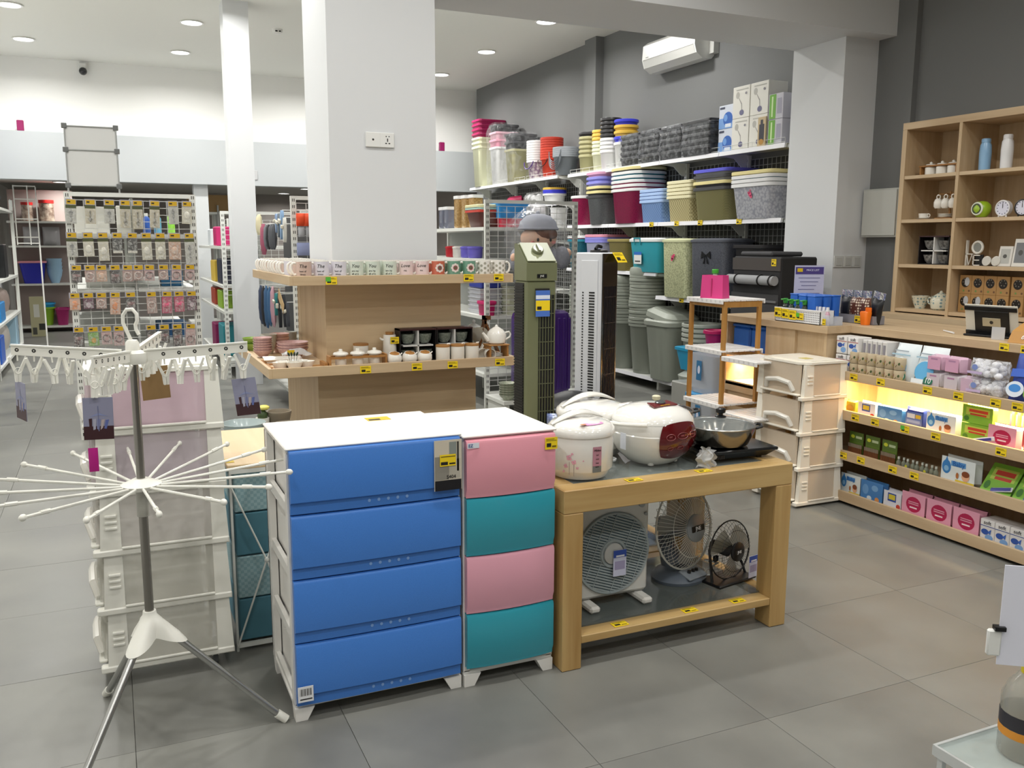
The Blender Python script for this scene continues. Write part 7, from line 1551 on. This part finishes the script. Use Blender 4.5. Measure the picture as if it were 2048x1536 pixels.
# ---- aisle shelving on the wall at frame edge, far end shelving
t = thing('aisle_shelving', 'white aisle shelving beside the entrance to the packet stand aisle', 'shelving', (-1.12, 8.8, 0))
for zz in (.12, .56, 1.03, 1.86):
    for k in range(5):
        b = B(RACK); b.box(-.38, 0, .95 * k, .95 * k + .945, zz - .03, zz); O('shelf_board', b, t)
for k in (0, 2, 5): b = B(RACK); b.box(-.04, 0, .95 * k - .02, .95 * k + .02, 0, 2.0); O('upright', b, t)
b = B(mat('a8a9a4', .6)); b.box(-.42, -.39, -.02, 4.8, 0, 2.05); O('back_panel', b, t)
for i, (y, z, w, h, c, lb, f) in enumerate(((12.5, 1.861, .5, .3, '8fa8e0', 'blue wrapped pack on the aisle shelving top', 1), (12.45, 2.17, .3, .15, '3a5ad0', 'royal blue pack above the blue wrapped one', 1), (12.4, 1.031, .35, .4, '17181a', 'black box on the aisle shelving', 0), (11.7, 1.031, .5, .32, 'd3d5d8', 'clear wrapped bundle beside the black box on aisle shelving', 1), (11.6, .561, .5, .22, '2f86c8', 'blue basin on the aisle shelving', 0), (12.6, .561, .5, .35, 'a08f88', 'brownish wrapped pack on the aisle shelving', 1), (12.3, .121, .5, .38, 'b5b0aa', 'clear wrapped bundle low on the aisle shelving', 1), (11.3, .121, .4, .3, '2f62c4', 'blue crate low on the aisle shelving', 0), (13.1, .121, .3, .4, '9fc0d4', 'pale blue box low at the far end of aisle shelving', 0))):
    b = B(mat(c, .35, bump=.5 if f else 0, sc=14))
    if f: b.pillow(w, h, .28, 7, .25, .006, y=.16)
    else: b.box(-w / 2, w / 2, 0, .3, 0, h, .01)
    O('shelf_pack', b, None, (-1.14, y, z), PI / 2, label=lb, cat='pack')
t = thing('end_shelving', 'far end shelving of basins and jars under the mezzanine', 'shelving', (-1.45, 16.3, 0))
b = B(mat('a3938e', .7)); b.box(0, .95, .42, .45, 0, 2.3); O('back_panel', b, t)
for zz in (.1, .79, 1.4, 1.79): b = B(RACK); b.box(0, .95, 0, .42, zz - .03, zz); O('shelf_board', b, t)
for x, zz, r, h, lb in ((-1.16, 1.791, .085, .3, 'red lidded cookie jar, half hidden by white wire rack'), (-.88, 1.791, .11, .34, 'large red lidded cookie jar on the far end shelving')):
    tt = thing('cookie_jar', lb, 'jar', (x, 16.5, zz)); b = B(mat('5a4036', .2, kind='noise', col2='b0a090', sc=14, coat=.4)); b.lathe([(r, 0), (r, h * .85)], 18); O('body', b, tt); b = B(mat('b3201e', .4)); b.lathe([(r * 1.04, h * .851), (r * 1.04, h)], 18); O('lid', b, tt)
for k, x in enumerate((-1.12, -.84)): b = B(mat('b9b7ba', .2, bump=.5, sc=20)); b.pillow(.25, .3, .2, 7, .4, .008); O('clear_bundle', b, None, (x, 16.5, 1.401), label='clear wrapped bundle on the far end shelving, %s of two' % ('first', 'second')[k], cat='bundle')
stack('washtub', 'washtub', 'tub', ' on the far end shelving beside pale basins', -1.14, 16.5, .791, tub_mesh(.38, .38, .36, .06, rim=.02), [('deep blue', P('2a2fb0'), P('d98f9c'))], .03)
for k in range(4): bowl('basin', 'pale blue basin, %s from the top on the far end shelving' % nth(3 - k), 'basin', -.83, 16.5, .791 + .06 * k, .12, .22, P('9fc3dd'), 'pale basins')
b = B(P('3f8295')); b.box(-.2, .2, 0, .3, 0, .3, .01); O('storage_box', b, None, (-.9, 16.35, .48), label='teal box on the green and blue buckets of far end shelving', cat='box') if False else None
stack('bucket', 'bucket', 'bucket', ' at the bottom of the far end shelving', -1.0, 16.5, .101, tub_mesh(.27, .27, .3, .05, rnd=True, rim=.014), [('lime green', P('86b52a'), P('86b52a')), ('sky blue', P('33a3dc'), P('33a3dc'))], .07)
stack('washtub', 'low washtub', 'tub', ' beside the lime green bucket', -.76, 16.5, .101, tub_mesh(.2, .3, .28, .03), [('magenta', P('a8236c'), P('a8236c'))], .03)
t = thing('wire_rack', 'white wire display rack hung beside red lidded jars', 'rack', (-1.0, 13.6, 1.42)); b = B(PLW)
for x, z0, z1 in ((-.1, 0, .78), (.06, 0, .78), (.16, 0, .76)): b.cyl((x, 0, z0), (x, 0, z1), .008, seg=6)
for z in (.02, .1, .34, .6, .77): b.cyl((-.1, 0, z), (.16, 0, z), .008, seg=6)
b.cyl((-.16, .1, .0), (-.16, .1, .6), .008, seg=6); b.cyl((-.16, .1, .1), (-.1, 0, .1), .008, seg=6); b.cyl((-.16, .1, .5), (-.1, 0, .5), .008, seg=6)
b.cyl((.16, 0, .0), (.16, 0, -1.42), .01, seg=6); O('frame', b, t)
b = B(mat('b5b08c', .6)); b.box(-.11, .11, 0, .02, 0, .62); b.rect(-.06, .02, .3, .5, -.001, mat('d6d6cc', .5)); b.rect(.0, .09, .1, .2, -.001, mat('2f2f2a', .5)); b.rect(-.09, -.03, .03, .14, -.001, mat('4a4a42', .5)); O('canvas_print', b, None, (-1.06, 15.6, .0), label='olive canvas print standing on the floor by the far buckets', cat='picture')
# ---- glass display corner at frame edge
t = thing('glass_stand', 'low glass topped display stand at the near frame corner', 'display stand', (1.62, 1.0, 0))
b = B(mat('b9c4c0', .06, alpha=.5, coat=.5)); b.box(-.17, .3, -.2, .14, .462, .47); O('glass_top', b, t)
b = B(mat('d6d9d8', .3, .5)); b.box(-.175, .305, .14, .146, .45, .472); b.box(-.176, -.17, -.2, .14, .45, .472); b.box(-.17, .3, -.2, .14, .30, .306); b.use(BLK).box(-.165, -.15, -.2, .13, .445, .45); b.use(mat('d6d9d8', .3, .5))
for x in (-.17, .29): 
    for y in (-.19, .125): b.box(x, x + .012, y, y + .012, 0, .45)
O('frame', b, t)
t = thing('drink_bottle', 'clear bottle with dark and orange label on the glass stand', 'bottle', (1.585, 1.05, .4705)); b = B(mat('a9a79c', .08, alpha=.6, coat=.5)); b.lathe([(.045, 0), (.05, .006), (.05, .12), (.04, .145), (.022, .17)], 20); O('body', b, t); b = B(mat('2c2a30', .4)); b.lathe([(.0505, .062), (.0505, .092)], 20, cap0=False, cap1=False); b.use(mat('d08a2a', .4)).lathe([(.0506, .045), (.0506, .0618)], 20, cap0=False, cap1=False); O('label', b, t); b = B(mat('d6c22a', .4)); b.lathe([(.02, .1701), (.02, .19)], 14); O('cap', b, t)
t = thing('paper_sign', 'white sheet sign clipped to a bracket at the near frame edge', 'sign', (1.56, 1.04, .662), rad(-35)); b = B(mat('e3e4f0', .5)); b.box(-.06, .12, 0, .002, 0, .2); O('sheet', b, t); b = B(mat('e3e4e0', .4)); b.box(-.08, -.055, -.004, .008, .018, .07, .003); b.use(BLK).box(-.07, -.05, -.008, .008, .07, .078); b.use(mat('e3e4e0', .4)).cyl((.05, .01, -.19), (.05, .01, .02), .006); O('bracket', b, t)
